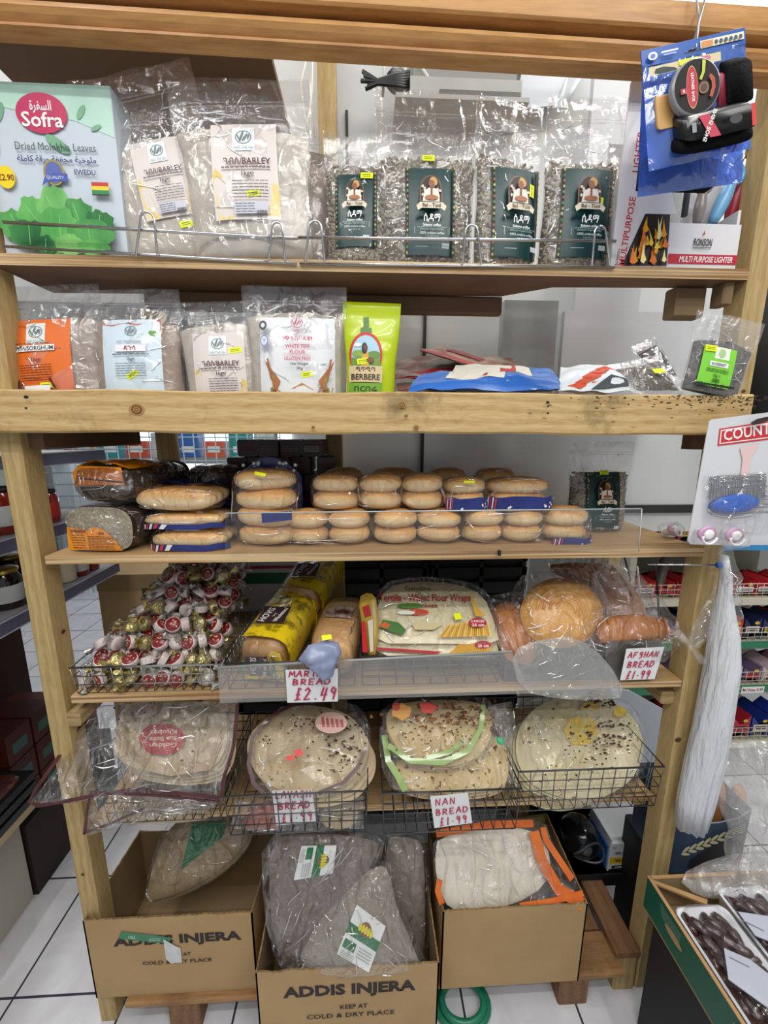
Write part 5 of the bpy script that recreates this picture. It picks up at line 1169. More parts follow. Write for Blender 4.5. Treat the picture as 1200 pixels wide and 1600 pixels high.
def pdeco(b, pl, lift):
    n_ = pl[1].normalized(); return Deco(b, lambda x, y, e: PL(x, y, pl)+n_*e, lift)
def pxell(cx, cy, rx, ry, n=20, rot=0, j=0, sd=0):
    r_ = random.Random(sd); return [(cx+rx*(1+r_.uniform(-j, j))*math.cos(2*math.pi*i/n+rot), cy+ry*(1+r_.uniform(-j, j))*math.sin(2*math.pi*i/n+rot)) for i in range(n)]
def ptext(D, body, x0, y0, x1, y1, size, m, bold=True, hs=1):
    """text running from pixel (x0,y0) to (x1,y1) along a plane, letter height in pixels"""
    vs, fs = text_mesh(body, bold)
    if not vs: return
    xa = min(v[0] for v in vs); xb = max(v[0] for v in vs); L_ = math.hypot(x1-x0, y1-y0); ux, uy = (x1-x0)/L_, (y1-y0)/L_; vx, vy = uy*hs, -ux*hs
    e = D.up(); D.mb.add([D.f(x0+ux*L_*(x-xa)/(xb-xa)+vx*y*size, y0+uy*L_*(x-xa)/(xb-xa)+vy*y*size, e) for x, y in vs], fs, m)
WIRE = mat('galvanised_wire', 'a9aaa8', .35, 1.0); WIRED = mat('dull_grey_wire', '6f7072', .4, .9); BASK = {}
def basket(name, lab, x0, x1, y0, y1, z0, z1, nx, ny, nz_, r=.0013, m=None, tilt=0, group='wire baskets', tap=.006):
    m = m or WIRE; T = Thing(name, lab, 'wire basket', ((x0+x1)/2, y0, z0), (tilt, 0, 0), group); W = (x1-x0)/2; Dp = y1-y0; H = z1-z0
    b = MB(); t = tap
    for i in range(nx+1):
        u = -1+2*i/nx; xb, xt = u*(W-t), u*W
        b.tube([(xt, 0, H), (xb, t, 0), (xb, Dp-t, 0), (xt, Dp, H)], r, m, 5)
    for i in range(1, ny):
        v = i/ny; yb, yt = t+(Dp-2*t)*v, Dp*v
        b.tube([(-W, yt, H), (-W+t, yb, 0), (W-t, yb, 0), (W, yt, H)], r, m, 5)
    for k in range(nz_):
        q = k/nz_; ww = W-t*(1-q); a = t*(1-q); b.tube([(-ww, a, H*q), (ww, a, H*q), (ww, Dp-a, H*q), (-ww, Dp-a, H*q)], r*1.1, m, 5, closed=True)
    T.part('wire_mesh', b); b = MB(); b.tube([(-W, 0, H), (W, 0, H), (W, Dp, H), (-W, Dp, H)], r*2, m, 7, closed=True); T.part('rim', b); return T
# ------------------------------------------------------------------ fourth shelf: sweets
s4 = lambda x: shelf_z(1, x)+.001
a = P(92, 1047, -.004); c = P(343, 1047, -.004)
basket('wire_basket', 'wire basket heaped with wrapped red-topped sweets beside the timber post', -.700, c.x, .004, .30, s4(-.6), a.z, 15, 12, 3)
CRED = mat('sweet_red_top', '8a0f1a', .25, coat=.3); CWH = mat('sweet_white_side', 'ddd0cc', .5, c2='c99a9c', scale=60, stretch=(1, 1, .2), lo=.5, hi=.7); GOLD = mat('gold_foil', 'b09a55', .3, .8, c2='d8cf9a', scale=60, bump=.6)
SILV = mat('pale_foil', 'a8a49a', .3, .5, c2='d8d5cc', scale=50, bump=.7)
SWF = film('sweet_wrapper_film', milk=.0, bump=.8, scale=60, refl=.05, rough=.10)
def sweet(lab, top, side, gold):
    T = Thing('wrapped_sweet', lab, 'sweet', (0, 0, 0), group='wrapped sweets heaped in the wire basket')
    b = MB(); b.lathe([(.0150, -.008), (.0165, -.006), (.0165, .006), (.015, .0075)], side, n=18); b.lathe([(.0149, .0076), (.0142, .0088), (.0005, .0092)], top, n=18)
    r_ = random.Random(3)
    for k in range(5): t = r_.uniform(0, 6.28); q = r_.uniform(.003, .011); b.ell((q*math.cos(t), q*math.sin(t), .0092), (.0020, .0016, .0006), mat('cream_fleck', 'e8dcae'), 7, 4)
    T.part('sweet', b)
    b = MB()
    b.ell((0, 0, 0), (.0195, .0185, .0115), SWF, 16, 9, lambda d: 1+nz(d, 3, 2)*.12)
    for sg in (-1, 1):
        rings = []
        for j, (x, r1) in enumerate(((.016, .006), (.021, .0025), (.028, .008), (.035, .012))):
            rings.append([(sg*x, r1*math.cos(2*math.pi*i/12), r1*.5*math.sin(2*math.pi*i/12)*(1+.5*math.sin(5*2*math.pi*i/12))) for i in range(12)])
        b.loft(rings, gold if gold else SWF, cap=False)
    T.part('wrapper', b); return T.o
labs = ['red topped sweet with cream flecks in clear twist film, heaped in the wire basket', 'gold backed sweet showing crinkled foil ends in the wire basket heap', 'pale foil sweet turned on its side in the wire basket heap', 'orange topped sweet lying among the red ones']
protos = [sweet(labs[0], CRED, CWH, None), sweet(labs[1], GOLD, GOLD, GOLD), sweet(labs[2], SILV, CWH, SILV), sweet(labs[3], flat('c9641c', .25), flat('c9803c', .4), None)]
def zone(k, x, y, lay, j):
    w_ = ('red topped sweet in clear film', 'sweet in crinkled gold foil', 'pale foil sweet on its side', 'orange topped sweet')[k]
    h_ = 'against the front wires' if j == 0 and lay < 2 else 'at the crest of the heap' if lay > 4 else 'high on the heap' if lay > 2 else 'on the lower slope'
    s_ = 'near the timber post' if x < -.59 else 'toward the wholemeal loaves' if x > -.46 else 'midway across the basket'
    return w_+', '+h_+', '+s_
used = [0]*4; rr_ = random.Random(21); cnt = 0
# four layers; each higher layer starts further back, as in a heap pushed up against the back of the basket
for lay in range(7):
    ny_ = 10-lay; z0_ = .018+lay*.035
    for j in range(ny_):
        y = .030+lay*.026+j*.0325
        if y > .36: continue
        for i in range(10):
            x = -.682+i*.036+(.018 if (lay+j) % 2 else 0)+rr_.uniform(-.005, .005)+lay*.006
            if x > -.375+(.0) or (lay > 2 and x < -.69+.022*lay): continue
            if lay < 5 and j > 2 and y < .33 and lay < 3 and not (i in (0, 9)): continue   # buried
            k = 0 if rr_.random() < .50 else 1 if rr_.random() < .55 else 2
            if rr_.random() < .02: k = 3
            rot = (rr_.gauss(.75, .5) if k != 1 else rr_.uniform(-1.2, 1.2), rr_.gauss(0, .5), rr_.uniform(0, 6.28)) if k == 0 else (rr_.uniform(-1.7, 1.7), rr_.uniform(-1, 1), rr_.uniform(0, 6.28))
            rot = (rot[0], rot[1], rr_.uniform(-.7, .7)) if k == 0 else rot
            loc = (x, y+rr_.uniform(-.004, .004), s4(x)+z0_+rr_.uniform(-.003, .006)); sc_ = (rr_.uniform(1.0, 1.2),)*3
            if used[k] == 0: o = protos[k]; o.location = loc; o.rotation_euler = rot; used[k] = 1
            else: o = dup(protos[k], loc, rot, sc=sc_)
            o['label'] = zone(k, x, y, lay, j)
            cnt += 1
print('SWEETS', cnt)
# the two grid baskets and their breads
xa, xb, xc_ = P(347, 1045, 0).x, P(560, 1045, 0).x, P(788, 1045, 0).x
basket('wire_basket', 'wire basket behind the clear strip holding the wholemeal and white loaves', xa+.003, xb-.004, .006, .31, s4(-.2), s4(-.2)+.072, 8, 9, 3, m=WIRED)
basket('wire_basket', 'wire basket behind the clear strip holding the tortilla wraps', xb+.004, xc_-.004, .006, .31, s4(.1), s4(.1)+.080, 8, 9, 3, m=WIRED)
y_ = -.006
T = Thing('acrylic_guard', 'cloudy plastic strip fixed along the fourth shelf before the bread baskets', 'shelf guard', (0, 0, 0)); b = MB()
g = [P(344, 1098, y_), P(830, 1083, y_), P(800, 1018, y_-.004), P(340, 1043, y_-.004)]
ACG = film('cloudy_acrylic', milk=.09, bump=.1, scale=6, refl=.03, rough=.1, milkc=(.62, .62, .6))
n_ = Vector((0, -.0015, 0)); b.add([p-n_ for p in g]+[p+n_ for p in g], [(4, 5, 6, 7), (3, 2, 1, 0), (0, 1, 5, 4), (2, 3, 7, 6), (1, 2, 6, 5), (3, 0, 4, 7)], ACG); T.part('panel', b)
b = MB(); b.tube([g[3], g[2]], .0028, mat('acrylic_rim', '9fa19d', .3), 6); T.part('edge', b)
def loaf(T, M_, w, h, L_, m, k=12, name='loaf'):
    b = MB(M_); pr = loafprof(w, h, 32); rings = []
    for j in range(k+1):
        t = j/k; q = (1-abs(2*t-1)**6)**.35 if 0 < t < 1 else .80
        rings.append([(x*q*(1+.02*nz((x, t*3, z), 12)), (t-.0)*L_, h/2+(z-h/2)*q) for x, z in pr])
    b.loft(rings, m); return T.part(name, b)
CRUST = mat('white_loaf_crust', 'c08a50', .5, c2='d9b07a', scale=9, bump=.15, bscale=40)
YWRAP = mat('yellow_wheat_wrap', 'e3c51c', .3, c2='8f7a14', scale=38, lo=.5, hi=.62, coat=.3)
def hovis(lab, p0, rz, rx, sd):
    T = Thing('wholemeal_loaf', lab, 'wholemeal bread', p0, (rx, 0, rz), 'wholemeal loaves'); w, h, L_ = .134, .122, .22
    loaf(T, ID, w, h, L_, mat('wholemeal_crust', 'a97a3e', .5, c2='c0925a', scale=12, bump=.2, bscale=60))
    pr = loafprof(w*1.05, h*1.05, 40); b = MB()
    # printed yellow side and top of the bag
    sel = [p for p in pr if p[0] > -.02 and True]
    idx = [i for i, p in enumerate(pr) if p[0] > .012 or (p[1] > h*.9 and p[0] > -.05)]
    idx = sorted(idx, key=lambda i: (i+20) % 40)
    b.loft([[(pr[i][0], y, pr[i][1]-h*.025) for i in idx] for y in [-.004+L_*1.06*q/10 for q in range(11)]], YWRAP, cap=False, closed=False); T.part('printed_wrap', b)
    b = MB(); D = Deco(b, lambda x, z, e: (x, -.009-e, z), .001); D.poly([(.012, .0), (.052, .0), (.056, .05), (.050, .085), (.030, .092), (.018, .074), (.012, .06)], YWRAP); D.poly([(-.050, .0), (.012, .0), (.012, .014), (-.05, .012)], YWRAP)
    BR_ = mat('badge_dark_brown', '3b2320', .4)
    D.rect(-.040, .018, .012, .070, BR_, 2, rot=.10); D.text('HOVIS', -.024, .042, .0225, WHITE, True, rot=1.45, width=.050); D.text('Tasty', -.008, .040, .007, WHITE, rot=1.45); D.text('Wholemeal', .006, .040, .014, WHITE, True, rot=1.45, width=.052)
    D.rect(-.052, -.044, .025, .055, flat('3f8a4a'), 1); D.rect(.022, .030, .020, .045, flat('4a8a3c'), 1); D.ring(.036, .020, .009, .009, .35, flat('d8d8d0'))
    for k in range(6): D.oval(.030+.004*(k % 2), .050+k*.006, .0022, .004, flat('4a3810'), n=6, k=1, rot=.5)
    T.part('front_print', b)
    b = MB(); D = Deco(b, lambda x, z, e: (x, z, h*1.02+.004+e), .001); D.rect(-.036, .036, .045, .120, BR_, 3, rot=.1); D.text('HOVIS', -.018, .080, .026, WHITE, True, rot=1.45, width=.062); D.text('Tasty', .002, .08, .008, WHITE, rot=1.45); D.text('Wholemeal', .018, .083, .017, WHITE, True, rot=1.45, width=.064)
    T.part('top_print', b)
    wrap(T, (0, L_/2-.004, h/2), (w/2*1.07, L_/2+.016, h/2*1.08), sd, e=.6, amp=.05)
a = P(411, 1036, .03)
hovis('wholemeal loaf in a yellow wheat wrap leaning back at the basket front', (a.x+.004, .035, s4(a.x)+.014), -.20, .14, 2)
hovis('second wholemeal loaf lying higher behind the front one', (a.x+.064, .235, s4(a.x)+.066), -.22, .20, 5)
a = P(518, 1034, .03)
T = Thing('white_loaf', 'golden white loaf in clear film beneath the crumpled grey plastic', 'white bread', (a.x, .035, s4(a.x)+.008), (.10, 0, -.12))
loaf(T, ID, .120, .110, .24, CRUST); b = MB(); D = Deco(b, lambda x, z, e: (x, z, .1135+e), .001); D.poly([(-.035, .10), (.035, .095), (.04, .15), (0, .16), (-.035, .14)], mat('dark_red_band', '5a1f1c', .3, c2='c9b8a8', scale=30)); T.part('printed_band', b)
wrap(T, (0, .12, .054), (.066, .136, .060), 8, e=.6, amp=.06)
# small sticker + crumpled grey-blue plastic
GB = mat('grey_blue_plastic', '7f89a8', .35, c2='8f98b5', scale=10, coat=.2)
b = MB(); pl = tplane(500, 1030, -.035, 10)
pillow(b, [(466, 1030), (482, 1008), (497, 1004), (510, 1000), (528, 1004), (534, 1020), (526, 1036), (520, 1056), (506, 1066), (496, 1052), (480, 1042)], pl, .045, GB, 0, .006, .014, 38, 3, k=10)
o = single('crumpled_plastic', b, 'crumpled grey-blue plastic scrap draped over the shelf edge above a price card', 'plastic scrap')
b = MB(); D = pdeco(b, tplane(514, 1000, -.045, 30), .001); D.poly([(502, 993), (517, 991), (519, 998), (504, 1001)][::-1], YEL); single('price_sticker', b, 'tiny yellow sticker on the loaf film above the crumpled plastic', 'sticker')
def pricecard(lab, quad, Y, rows, tilt=0, thick=.001, back=None):
    T = Thing('price_card', lab, 'price card', (0, 0, 0), group=None); q = [P(x, y, Y) for x, y in quad]   # tl tr br bl
    if tilt: q[0].y += tilt; q[1].y += tilt
    n_ = (q[1]-q[0]).cross(q[0]-q[3]).normalized(); 
    if n_.y > 0: n_ = -n_
    b = MB(); b.add([p for p in q]+[p-n_*thick for p in q], [(0, 3, 2, 1), (4, 5, 6, 7), (0, 1, 5, 4), (1, 2, 6, 5), (2, 3, 7, 6), (3, 0, 4, 7)], mat('price_card_paper', 'dfe0e0', .5))
    f = lambda x, z, e: q[3].lerp(q[2], x).lerp(q[0].lerp(q[1], x), z)+n_*e
    D = Deco(b, f, .0012); RM = flat('b3204a', .5)
    for body, x0, z0, h_, w_, t_ in rows: D.hand(body, x0, z0, h_, w_, RM, t_)
    T.part('card', b); return T
pricecard('handwritten price card reading MARIAM BREAD £2.49, partly under crumpled plastic', [(446, 1047), (528, 1045), (528, 1096), (449, 1098)], -.020, [('MARIAM', .06, .80, .17, .11, .16), ('BREAD', .12, .56, .17, .12, .17), ('£2.49', .14, .10, .36, .14, .10)])
# tortilla wraps
CREAM = mat('tortilla_print', 'd9cfae', .35, c2='cfc29a', scale=6, coat=.3)
def tort(lab, dy, dz, Y0, sd, top=True):
    T = Thing('tortilla_pack', lab, 'tortilla wraps', (0, 0, 0), group='packs of tortilla wraps'); pl = tplane(680, 1004+dy, Y0, 58)
    b = MB(); pillow(b, [(584, 1004+dy), (590, 960+dy), (604, 920+dy), (650, 910+dy), (710, 914+dy), (752, 930+dy), (770, 975+dy), (777, 1006+dy), (690, 1004+dy)], pl, .018, CREAM, 1, .012, .004, 12, sd); T.part('pack', b)
    b = MB(); D = pdeco(b, pl, .0155)
    if top:
        RD = flat('9e1c26', .4)
        ptext(D, 'Tortilla - Wheat Flour Wraps', 592, 944, 734, 944, 15, RD); ptext(D, 'Leaves', 652, 954, 682, 954, 9, RD); ptext(D, 'Genuine', 632, 928, 672, 928, 9, flat('4a5a22'))
        D.poly(pxell(652, 962, 17, 5, 16, .2)[::-1], flat('c4481c', .4)); D.poly(pxell(640, 952, 20, 4, 16, .25)[::-1], flat('4f7a2c')); D.poly(pxell(634, 963, 14, 3, 12)[::-1], flat('d8dccd'))
        D.poly([(592, 985), (598, 974), (622, 978), (634, 990), (628, 998), (608, 992)][::-1], flat('3f7034')); D.poly([(592, 984), (600, 977), (610, 982), (604, 988)][::-1], flat('c9582c'))
        D.poly([(640, 976), (690, 982), (676, 990), (648, 990)][::-1], flat('c7b88c'))
        sp = flat('d9a326')
        for k in range(24): x = 684+k*3.4; D.poly([(x, 1001), (x+3, 1001), (738+k*1.2, 978+k*.1), (736+k*1.2, 977+k*.1), (720, 986)][::-1] if 0 else [(x, 1002), (x+2.6, 1002), (700+k*2.6, 978+.4*abs(12-k)), (698.5+k*2.6, 978+.4*abs(12-k))][::-1], flat(('d9a326', 'c08a1c', 'e8bd4a')[k % 3]))
        for k in range(8): D.poly([(740+k*2, 972), (742+k*2, 972), (733+k, 935+k*3), (731.5+k, 935+k*3)][::-1], flat('cfa03a'))
        D.poly(pxell(743, 983, 14, 7.5, 20)[::-1], flat('a81f2c')); ptext(D, '6 PIECES', 733, 982, 753, 982, 4.5, WHITE); ptext(D, '25 cm', 734, 988.5, 753, 988.5, 6, WHITE)
        D.poly([(706, 969), (716, 968), (719, 977), (709, 979)][::-1], YEL)
    else:
        D.poly([(586, 1016), (586, 1020), (680, 1027), (690, 1023)][::-1], flat('a81f2c'))
        for k in range(16): x = 700+k*4; D.poly([(x, 1006+dy), (x+3, 1006+dy), (720+k*3, 990+dy), (717+k*3, 990+dy)][::-1], flat('d0982a'))
        D.poly(pxell(752, 1014, 13, 6, 18)[::-1], flat('a81f2c')); ptext(D, '25 cm', 744, 1018, 761, 1018, 6, WHITE)
    T.part('print', b)
    b = MB(); pillow(b, [(578, 1008+dy), (584, 955+dy), (600, 912+dy), (650, 903+dy), (716, 907+dy), (762, 925+dy), (780, 975+dy), (786, 1010+dy), (690, 1009+dy)], pl, .034, FILMT, 1, .012, .006, 20, sd+1); T.part('clear_wrap', b)
tort('upper pack of tortilla wraps with red wording, lying tilted in its basket', 0, 0, .035, 1); tort('lower pack of tortilla wraps under the one with red wording', 20, 0, .022, 4, False)
T = Thing('tortilla_pack', 'tortilla pack standing on edge at the side of the tortilla basket, red and yellow print', 'tortilla wraps', (0, 0, 0), group='packs of tortilla wraps'); pl = tplane(570, 1020, .03, 30, -35); b = MB()
pillow(b, [(560, 935), (578, 926), (590, 940), (590, 1020), (573, 1022), (566, 975)], pl, .02, mat('spaghetti_print', 'b89a3c', .35, c2='8f7426', scale=40, stretch=(1, .3, .3)), 1, .01); D = pdeco(b, pl, .0135); D.poly([(570, 950), (580, 946), (584, 962), (574, 966)][::-1], flat('a81f2c')); D.poly([(569, 972), (575, 972), (579, 1020), (571, 1020)][::-1], flat('c4202c')); D.poly([(579, 972), (587, 968), (588, 1018), (583, 1020)][::-1], flat('cfc7b0')); T.part('pack', b)
# tray and Afghan breads
x0_, x1_ = P(792, 1040, 0).x, P(1050, 1040, 0).x
T = Thing('bread_tray', 'dull grey shallow tray at the end of the fourth shelf under the Afghan breads', 'tray', (x0_, .012, s4(.6))); GT = flat('57544e', .5); b = MB(); W = x1_-x0_
b.box(0, W-.03, 0, .34, 0, .004, GT); b.box(0, .004, 0, .34, 0, .05, GT); b.box(W-.034, W-.03, 0, .34, 0, .05, GT); b.box(0, W-.03, .336, .34, 0, .06, GT); T.part('tray', b)
p = [P(985, 1006, -.002), P(1043, 1003, -.002)]; b = MB(); b.box(P(950, 1020, 0).x-x0_, W-.03, -.004, 0, 0, p[0].z-s4(.6), GT); T.part('front_wall', b)
AFG = mat('afghan_bread_crust', 'dba655', .4, c2='c98c42', scale=14, bump=.1, coat=.1); AFG2 = mat('afghan_bread_brown', 'a9642c', .4, c2='bf7c3c', scale=14, coat=.1)
def afg(lab, px, Y, tilt, th, m, ridges, film_px=None, group='Afghan breads', lift=0):
    T = Thing('afghan_bread', lab, 'Afghan bread', (0, 0, 0), group=group); pl = tplane(px[0], px[1], Y, tilt); b = MB(); n_ = pl[1]
    o = px[2]; pillow(b, o, pl, th, m, 1, .009, .003, 20, 1, lift=lift); T.part('bread', b)
    if ridges:
        b = MB()
        for line in ridges: 
            pts = [PL(x, y, pl)+n_*(th/2*(q)+lift+.0015) for x, y, q in line]; b.tube(pts, .0042, m, 6)
        T.part('crust_ridge', b)
    if film_px:
        b = MB(); pillow(b, film_px, pl, th*1.15+.01, FILMT, 1, .012, .008, 26, 7, lift=lift); T.part('clear_bag', b)
    return T
cr = []
for k in range(5): r1 = .25+.16*k; cr.append([(875+58*r1*math.cos(t), 958+48*r1*math.sin(t), (1-r1*r1*.95)**.5) for t in [math.pi*1.0+math.pi*1.2*i/10 for i in range(11)]])
afg('round golden bread with scored rings, closest to the aisle in its clear bag', (876, 1000, pxell(877, 958, 62, 53, 22, j=.02)), .05, 42, .07, AFG, cr, [(808, 905), (850, 890), (915, 890), (950, 935), (960, 985), (940, 1022), (880, 1045), (830, 1020), (800, 960)])
afg('orange brown bread lying half under the round scored one', (790, 1030, [(762, 960), (790, 940), (826, 950), (838, 1000), (836, 1034), (800, 1036), (776, 1010)]), .04, 50, .05, AFG2, [[(772+k*14, 965, .7), (788+k*13, 1000, .9), (800+k*10, 1028, .6)] for k in range(4)], [(752, 945), (790, 925), (838, 930), (850, 1000), (845, 1045), (795, 1050), (765, 1015)])
afg('long ribbed brown bread rising to the back of the shelf', (900, 930, [(850, 885), (905, 880), (960, 884), (1000, 935), (1010, 965), (960, 975), (930, 940), (900, 905)]), .20, 50, .05, AFG2, [[(868+k*17, 888, .5), (884+k*17, 912, .9), (908+k*15, 935, .8)] for k in range(6)], [(840, 876), (905, 872), (968, 876), (1015, 930), (1030, 975), (975, 985), (930, 960)])
afg('long brown bread with a white frilled edge resting at the tray front', (990, 1000, [(934, 972), (960, 962), (1010, 960), (1040, 975), (1045, 996), (1005, 1002), (945, 1008), (934, 992)]), .03, 40, .045, AFG2, [[(945+k*11, 968, .5), (947+k*11, 984, .95), (949+k*11, 1000, .5)] for k in range(9)])
T = Thing('bread_bag', 'large crinkled clear bag around the Afghan breads with a twisted tail over the post', 'plastic bag', (0, 0, 0)); pl = tplane(960, 1000, .03, 48); b = MB()
pillow(b, [(930, 884), (985, 890), (1020, 930), (1055, 975), (1078, 1000), (1060, 1008), (1030, 1040), (990, 1012), (930, 1030), (900, 1000), (925, 940)], pl, .11, FILMC, 1, .012, .014, 26, 3); T.part('bag', b)
b = MB(); pts = [P(1050, 985, .0), P(1070, 1000, -.03), P(1084, 1015, -.05), P(1097, 1034, -.055)]; b.tube(pts, .008, FILMC, 9, rads=[.017, .009, .006, .010]); T.part('twisted_tail', b)
b = MB(); pl = tplane(905, 1080, -.012, 12)
pillow(b, [(800, 1018), (850, 1000), (900, 996), (945, 1030), (978, 1088), (930, 1092), (870, 1090), (815, 1078)], pl, .02, film('grey_hazy_film', milk=.22, bump=.5, scale=10, refl=.08, milkc=(.55, .55, .52)), 1, .012, .008, 20, 2)
single('hazy_film_sheet', b, 'grey hazy sheet of plastic hanging over the shelf edge beside the Afghan bread card', 'plastic sheet')
pricecard('handwritten price card reading AFGHAN BREAD £1.99 propped on the tray', [(979, 1014), (1038, 1011), (1023, 1061), (969, 1063)], -.012, [('AFGHAN', .07, .72, .17, .11, .17), ('BREAD', .10, .42, .18, .12, .17), ('£1·99', .12, .06, .24, .12, .14)], tilt=.0)
# ------------------------------------------------------------------ fifth level: wire baskets of flatbread
def spotmat(name, base, c1, c2, sc=26, thr=.62, base2=None):
    m = bpy.data.materials.new(name); m.use_nodes = True; nt = m.node_tree; b = nt.nodes['Principled BSDF']; N = nt.nodes.new; L = nt.links.new
    tc = N('ShaderNodeTexCoord'); n = N('ShaderNodeTexNoise'); n.inputs['Scale'].default_value = sc*2.6; n.inputs['Detail'].default_value = 2; L(tc.outputs['Object'], n.inputs['Vector'])
    r = N('ShaderNodeValToRGB'); e = r.color_ramp.elements; e[0].position = thr; e[0].color = (0, 0, 0, 1); e[1].position = thr+.07; e[1].color = (1, 1, 1, 1); L(n.outputs[0], r.inputs[0])
    n2 = N('ShaderNodeTexNoise'); n2.inputs['Scale'].default_value = sc*.45; n2.inputs['Detail'].default_value = 4; L(tc.outputs['Object'], n2.inputs['Vector'])
    r2 = N('ShaderNodeValToRGB'); e = r2.color_ramp.elements; e[0].position = .38; e[0].color = S(base); e[1].position = .72; e[1].color = S(base2 or c1); L(n2.outputs[0], r2.inputs[0])
    mx = N('ShaderNodeMix'); mx.data_type = 'RGBA'; L(r.outputs[0], mx.inputs[0]); L(r2.outputs[0], mx.inputs[6]); mx.inputs[7].default_value = S(c2); L(mx.outputs[2], b.inputs['Base Color'])
    b.inputs['Roughness'].default_value = .8; bp = N('ShaderNodeBump'); bp.inputs['Strength'].default_value = .2; bp.inputs['Distance'].default_value = .003; L(n2.outputs[0], bp.inputs['Height']); L(bp.outputs[0], b.inputs['Normal'])
    MATS[name] = m; return m
LAV = spotmat('lavash_crust', 'c8b797', 'b79e78', '6a4830', 26, .66); NAN = spotmat('nan_crust', 'd3bf92', 'c6a76e', '7a4c28', 30, .60, 'c9ad78'); NANW = spotmat('pale_nan_crust', 'd9cfae', 'd0bd88', '6b4a30', 24, .66, 'd3c492')
WHB = spotmat('white_flatbread', 'dcd4c4', 'cdbfa4', 'b59a74', 40, .70, 'd2c8b4'); TAN = mat('folded_tan_bread', 'b39a76', .8, c2='c8b28f', scale=12, bump=.3)
MAROON = mat('maroon_bag_edge', '40181c', .35, c2='54262a', scale=20, coat=.2); GREENE = mat('green_bag_edge', '6f9038', .35, c2='86a44c', scale=20, coat=.2)
def edgeband(b, px, pl, w_, m, lift, closed=False, r2=None):
    n_ = pl[1].normalized(); pts = [PL(x, y, pl)+n_*lift for x, y in px]; k = len(pts); vs = []; fs = []
    for i, p in enumerate(pts):
        a = pts[i-1] if i or closed else p; c = pts[(i+1) % k] if i < k-1 or closed else p; d = (c-a).normalized(); q = d.cross(n_)*w_/2; vs += [p+q+n_*.001, p-q+n_*.001, p-q-n_*.001, p+q-n_*.001]
    for i in range(k if closed else k-1):
        j = (i+1) % k
        for t in range(4): fs.append((i*4+t, i*4+(t+1) % 4, j*4+(t+1) % 4, j*4+t))
    b.add(vs, fs, m, False)
def flat_stack(T, px, pl, n, th, m, gap=1.0, names='bread', shift=(3, 5), amp=.004, sm=2, seed=0, hold=False):
    for k in range(n):
        b = MB(); o = [(x+shift[0]*(n-1-k), y+shift[1]*(n-1-k)) for x, y in px]; pillow(b, o, pl, th*1.3, m, sm, .011, amp, 22, seed+k, lift=th*gap*(k-(n-1)))
        if k == n-1 and hold: T.top = b
        else: T.part(names, b)
def spots(D, n, bx, m, s=(1, 3), sd=1):
    r_ = random.Random(sd)
    for k in range(n):
        x, y = r_.gauss(bx[0], bx[2]), r_.gauss(bx[1], bx[3]); D.poly(pxell(x, y, r_.uniform(*s), r_.uniform(*s)*.7, 7, j=.4, sd=k)[::-1], m)
CHAR = mat('charred_spot', '4f3018', .9)
# baskets
def pxb(xl, xr, yt, yb, Y, dep, lab, nx, nz_, ny=7, m=None, tilt=0):
    yc = (yt+yb)/2; a, c = P(xl, yc, Y), P(xr, yc, Y); zt_, zb_ = P((xl+xr)/2, yt, Y).z, P((xl+xr)/2, yb, Y).z
    return basket('wire_basket', lab, a.x, c.x, Y, Y+dep, zb_, zt_, nx, ny, nz_, m=m or WIRED, tilt=tilt, r=.0014)
pxb(160, 345, 1236, 1286, -.03, .28, 'wire basket under the long clear bags, nearest the aisle post', 12, 3)
pxb(352, 575, 1240, 1304, -.05, .30, 'wire basket with the lavash bread card inside its front wires', 11, 4)
pxb(597, 812, 1236, 1302, -.05, .30, 'wire basket with the nan bread card hooked on its front', 12, 4)
pxb(808, 1032, 1202, 1266, -.005, .30, 'wire basket of round nan set higher and further back than its neighbours', 12, 4)
# 1: breads with red seal and two long bags
T = Thing('flatbread_pack', 'flatbreads with a round red seal in a long clear bag with maroon edges', 'flatbread', (0, 0, 0), group=None); pl = tplane(265, 1205, .02, 50)
o = [(182, 1190), (188, 1130), (200, 1104), (260, 1098), (330, 1102), (352, 1120), (350, 1170), (330, 1200), (262, 1208)]
flat_stack(T, o, pl, 5, .009, LAV, shift=(2, 4), seed=1)
b = MB()
for k in range(4): edgeband(b, [(184+k*10, 1140+k*12), (215+k*6, 1185+k*6), (270, 1196+k*5), (330, 1190+k*4), (346, 1140+k*8)], pl, .007, TAN, .012-k*.001)
T.part('folded_edges', b)
b = MB(); D = pdeco(b, pl, .017); D.poly(pxell(257, 1157, 35, 25, 26, .1, .04, 3)[::-1], flat('b02318', .4))
for body, y in (('Golden', 1170), ('Sun Bake', 1160), ('Khobez', 1150)): ptext(D, body, 280, y-8, 238, y-6, 10, flat('e6c9b0'), True)
spots(D, 26, (215, 1118, 16, 8), CHAR, (1, 3.2), 3); spots(D, 10, (300, 1112, 20, 5), CHAR, (1, 2), 5); T.part('red_seal', b)
pl2 = tplane(200, 1240, -.045, 32)
b = MB(); pillow(b, [(150, 1104), (185, 1098), (300, 1096), (372, 1098), (362, 1180), (346, 1246), (270, 1238), (200, 1240), (110, 1256), (48, 1254), (90, 1200)], pl2, .035, FILMC, 0, .013, .016, 17, 3, k=14); T.part('clear_bag', b)
b = MB(); edgeband(b, [(150, 1104), (122, 1140), (88, 1190), (58, 1232), (48, 1252), (62, 1258), (110, 1250), (160, 1240), (215, 1232), (280, 1238), (342, 1246)], pl2, .008, MAROON, .004); edgeband(b, [(345, 1246), (352, 1210), (366, 1165), (372, 1100)], pl2, .008, MAROON, .004); T.part('bag_edge', b)
T = Thing('flatbread_pack', 'lower clear bag with maroon edges sagging over the front of the aisle-side basket', 'flatbread', (0, 0, 0)); pl2 = tplane(200, 1270, -.052, 10)
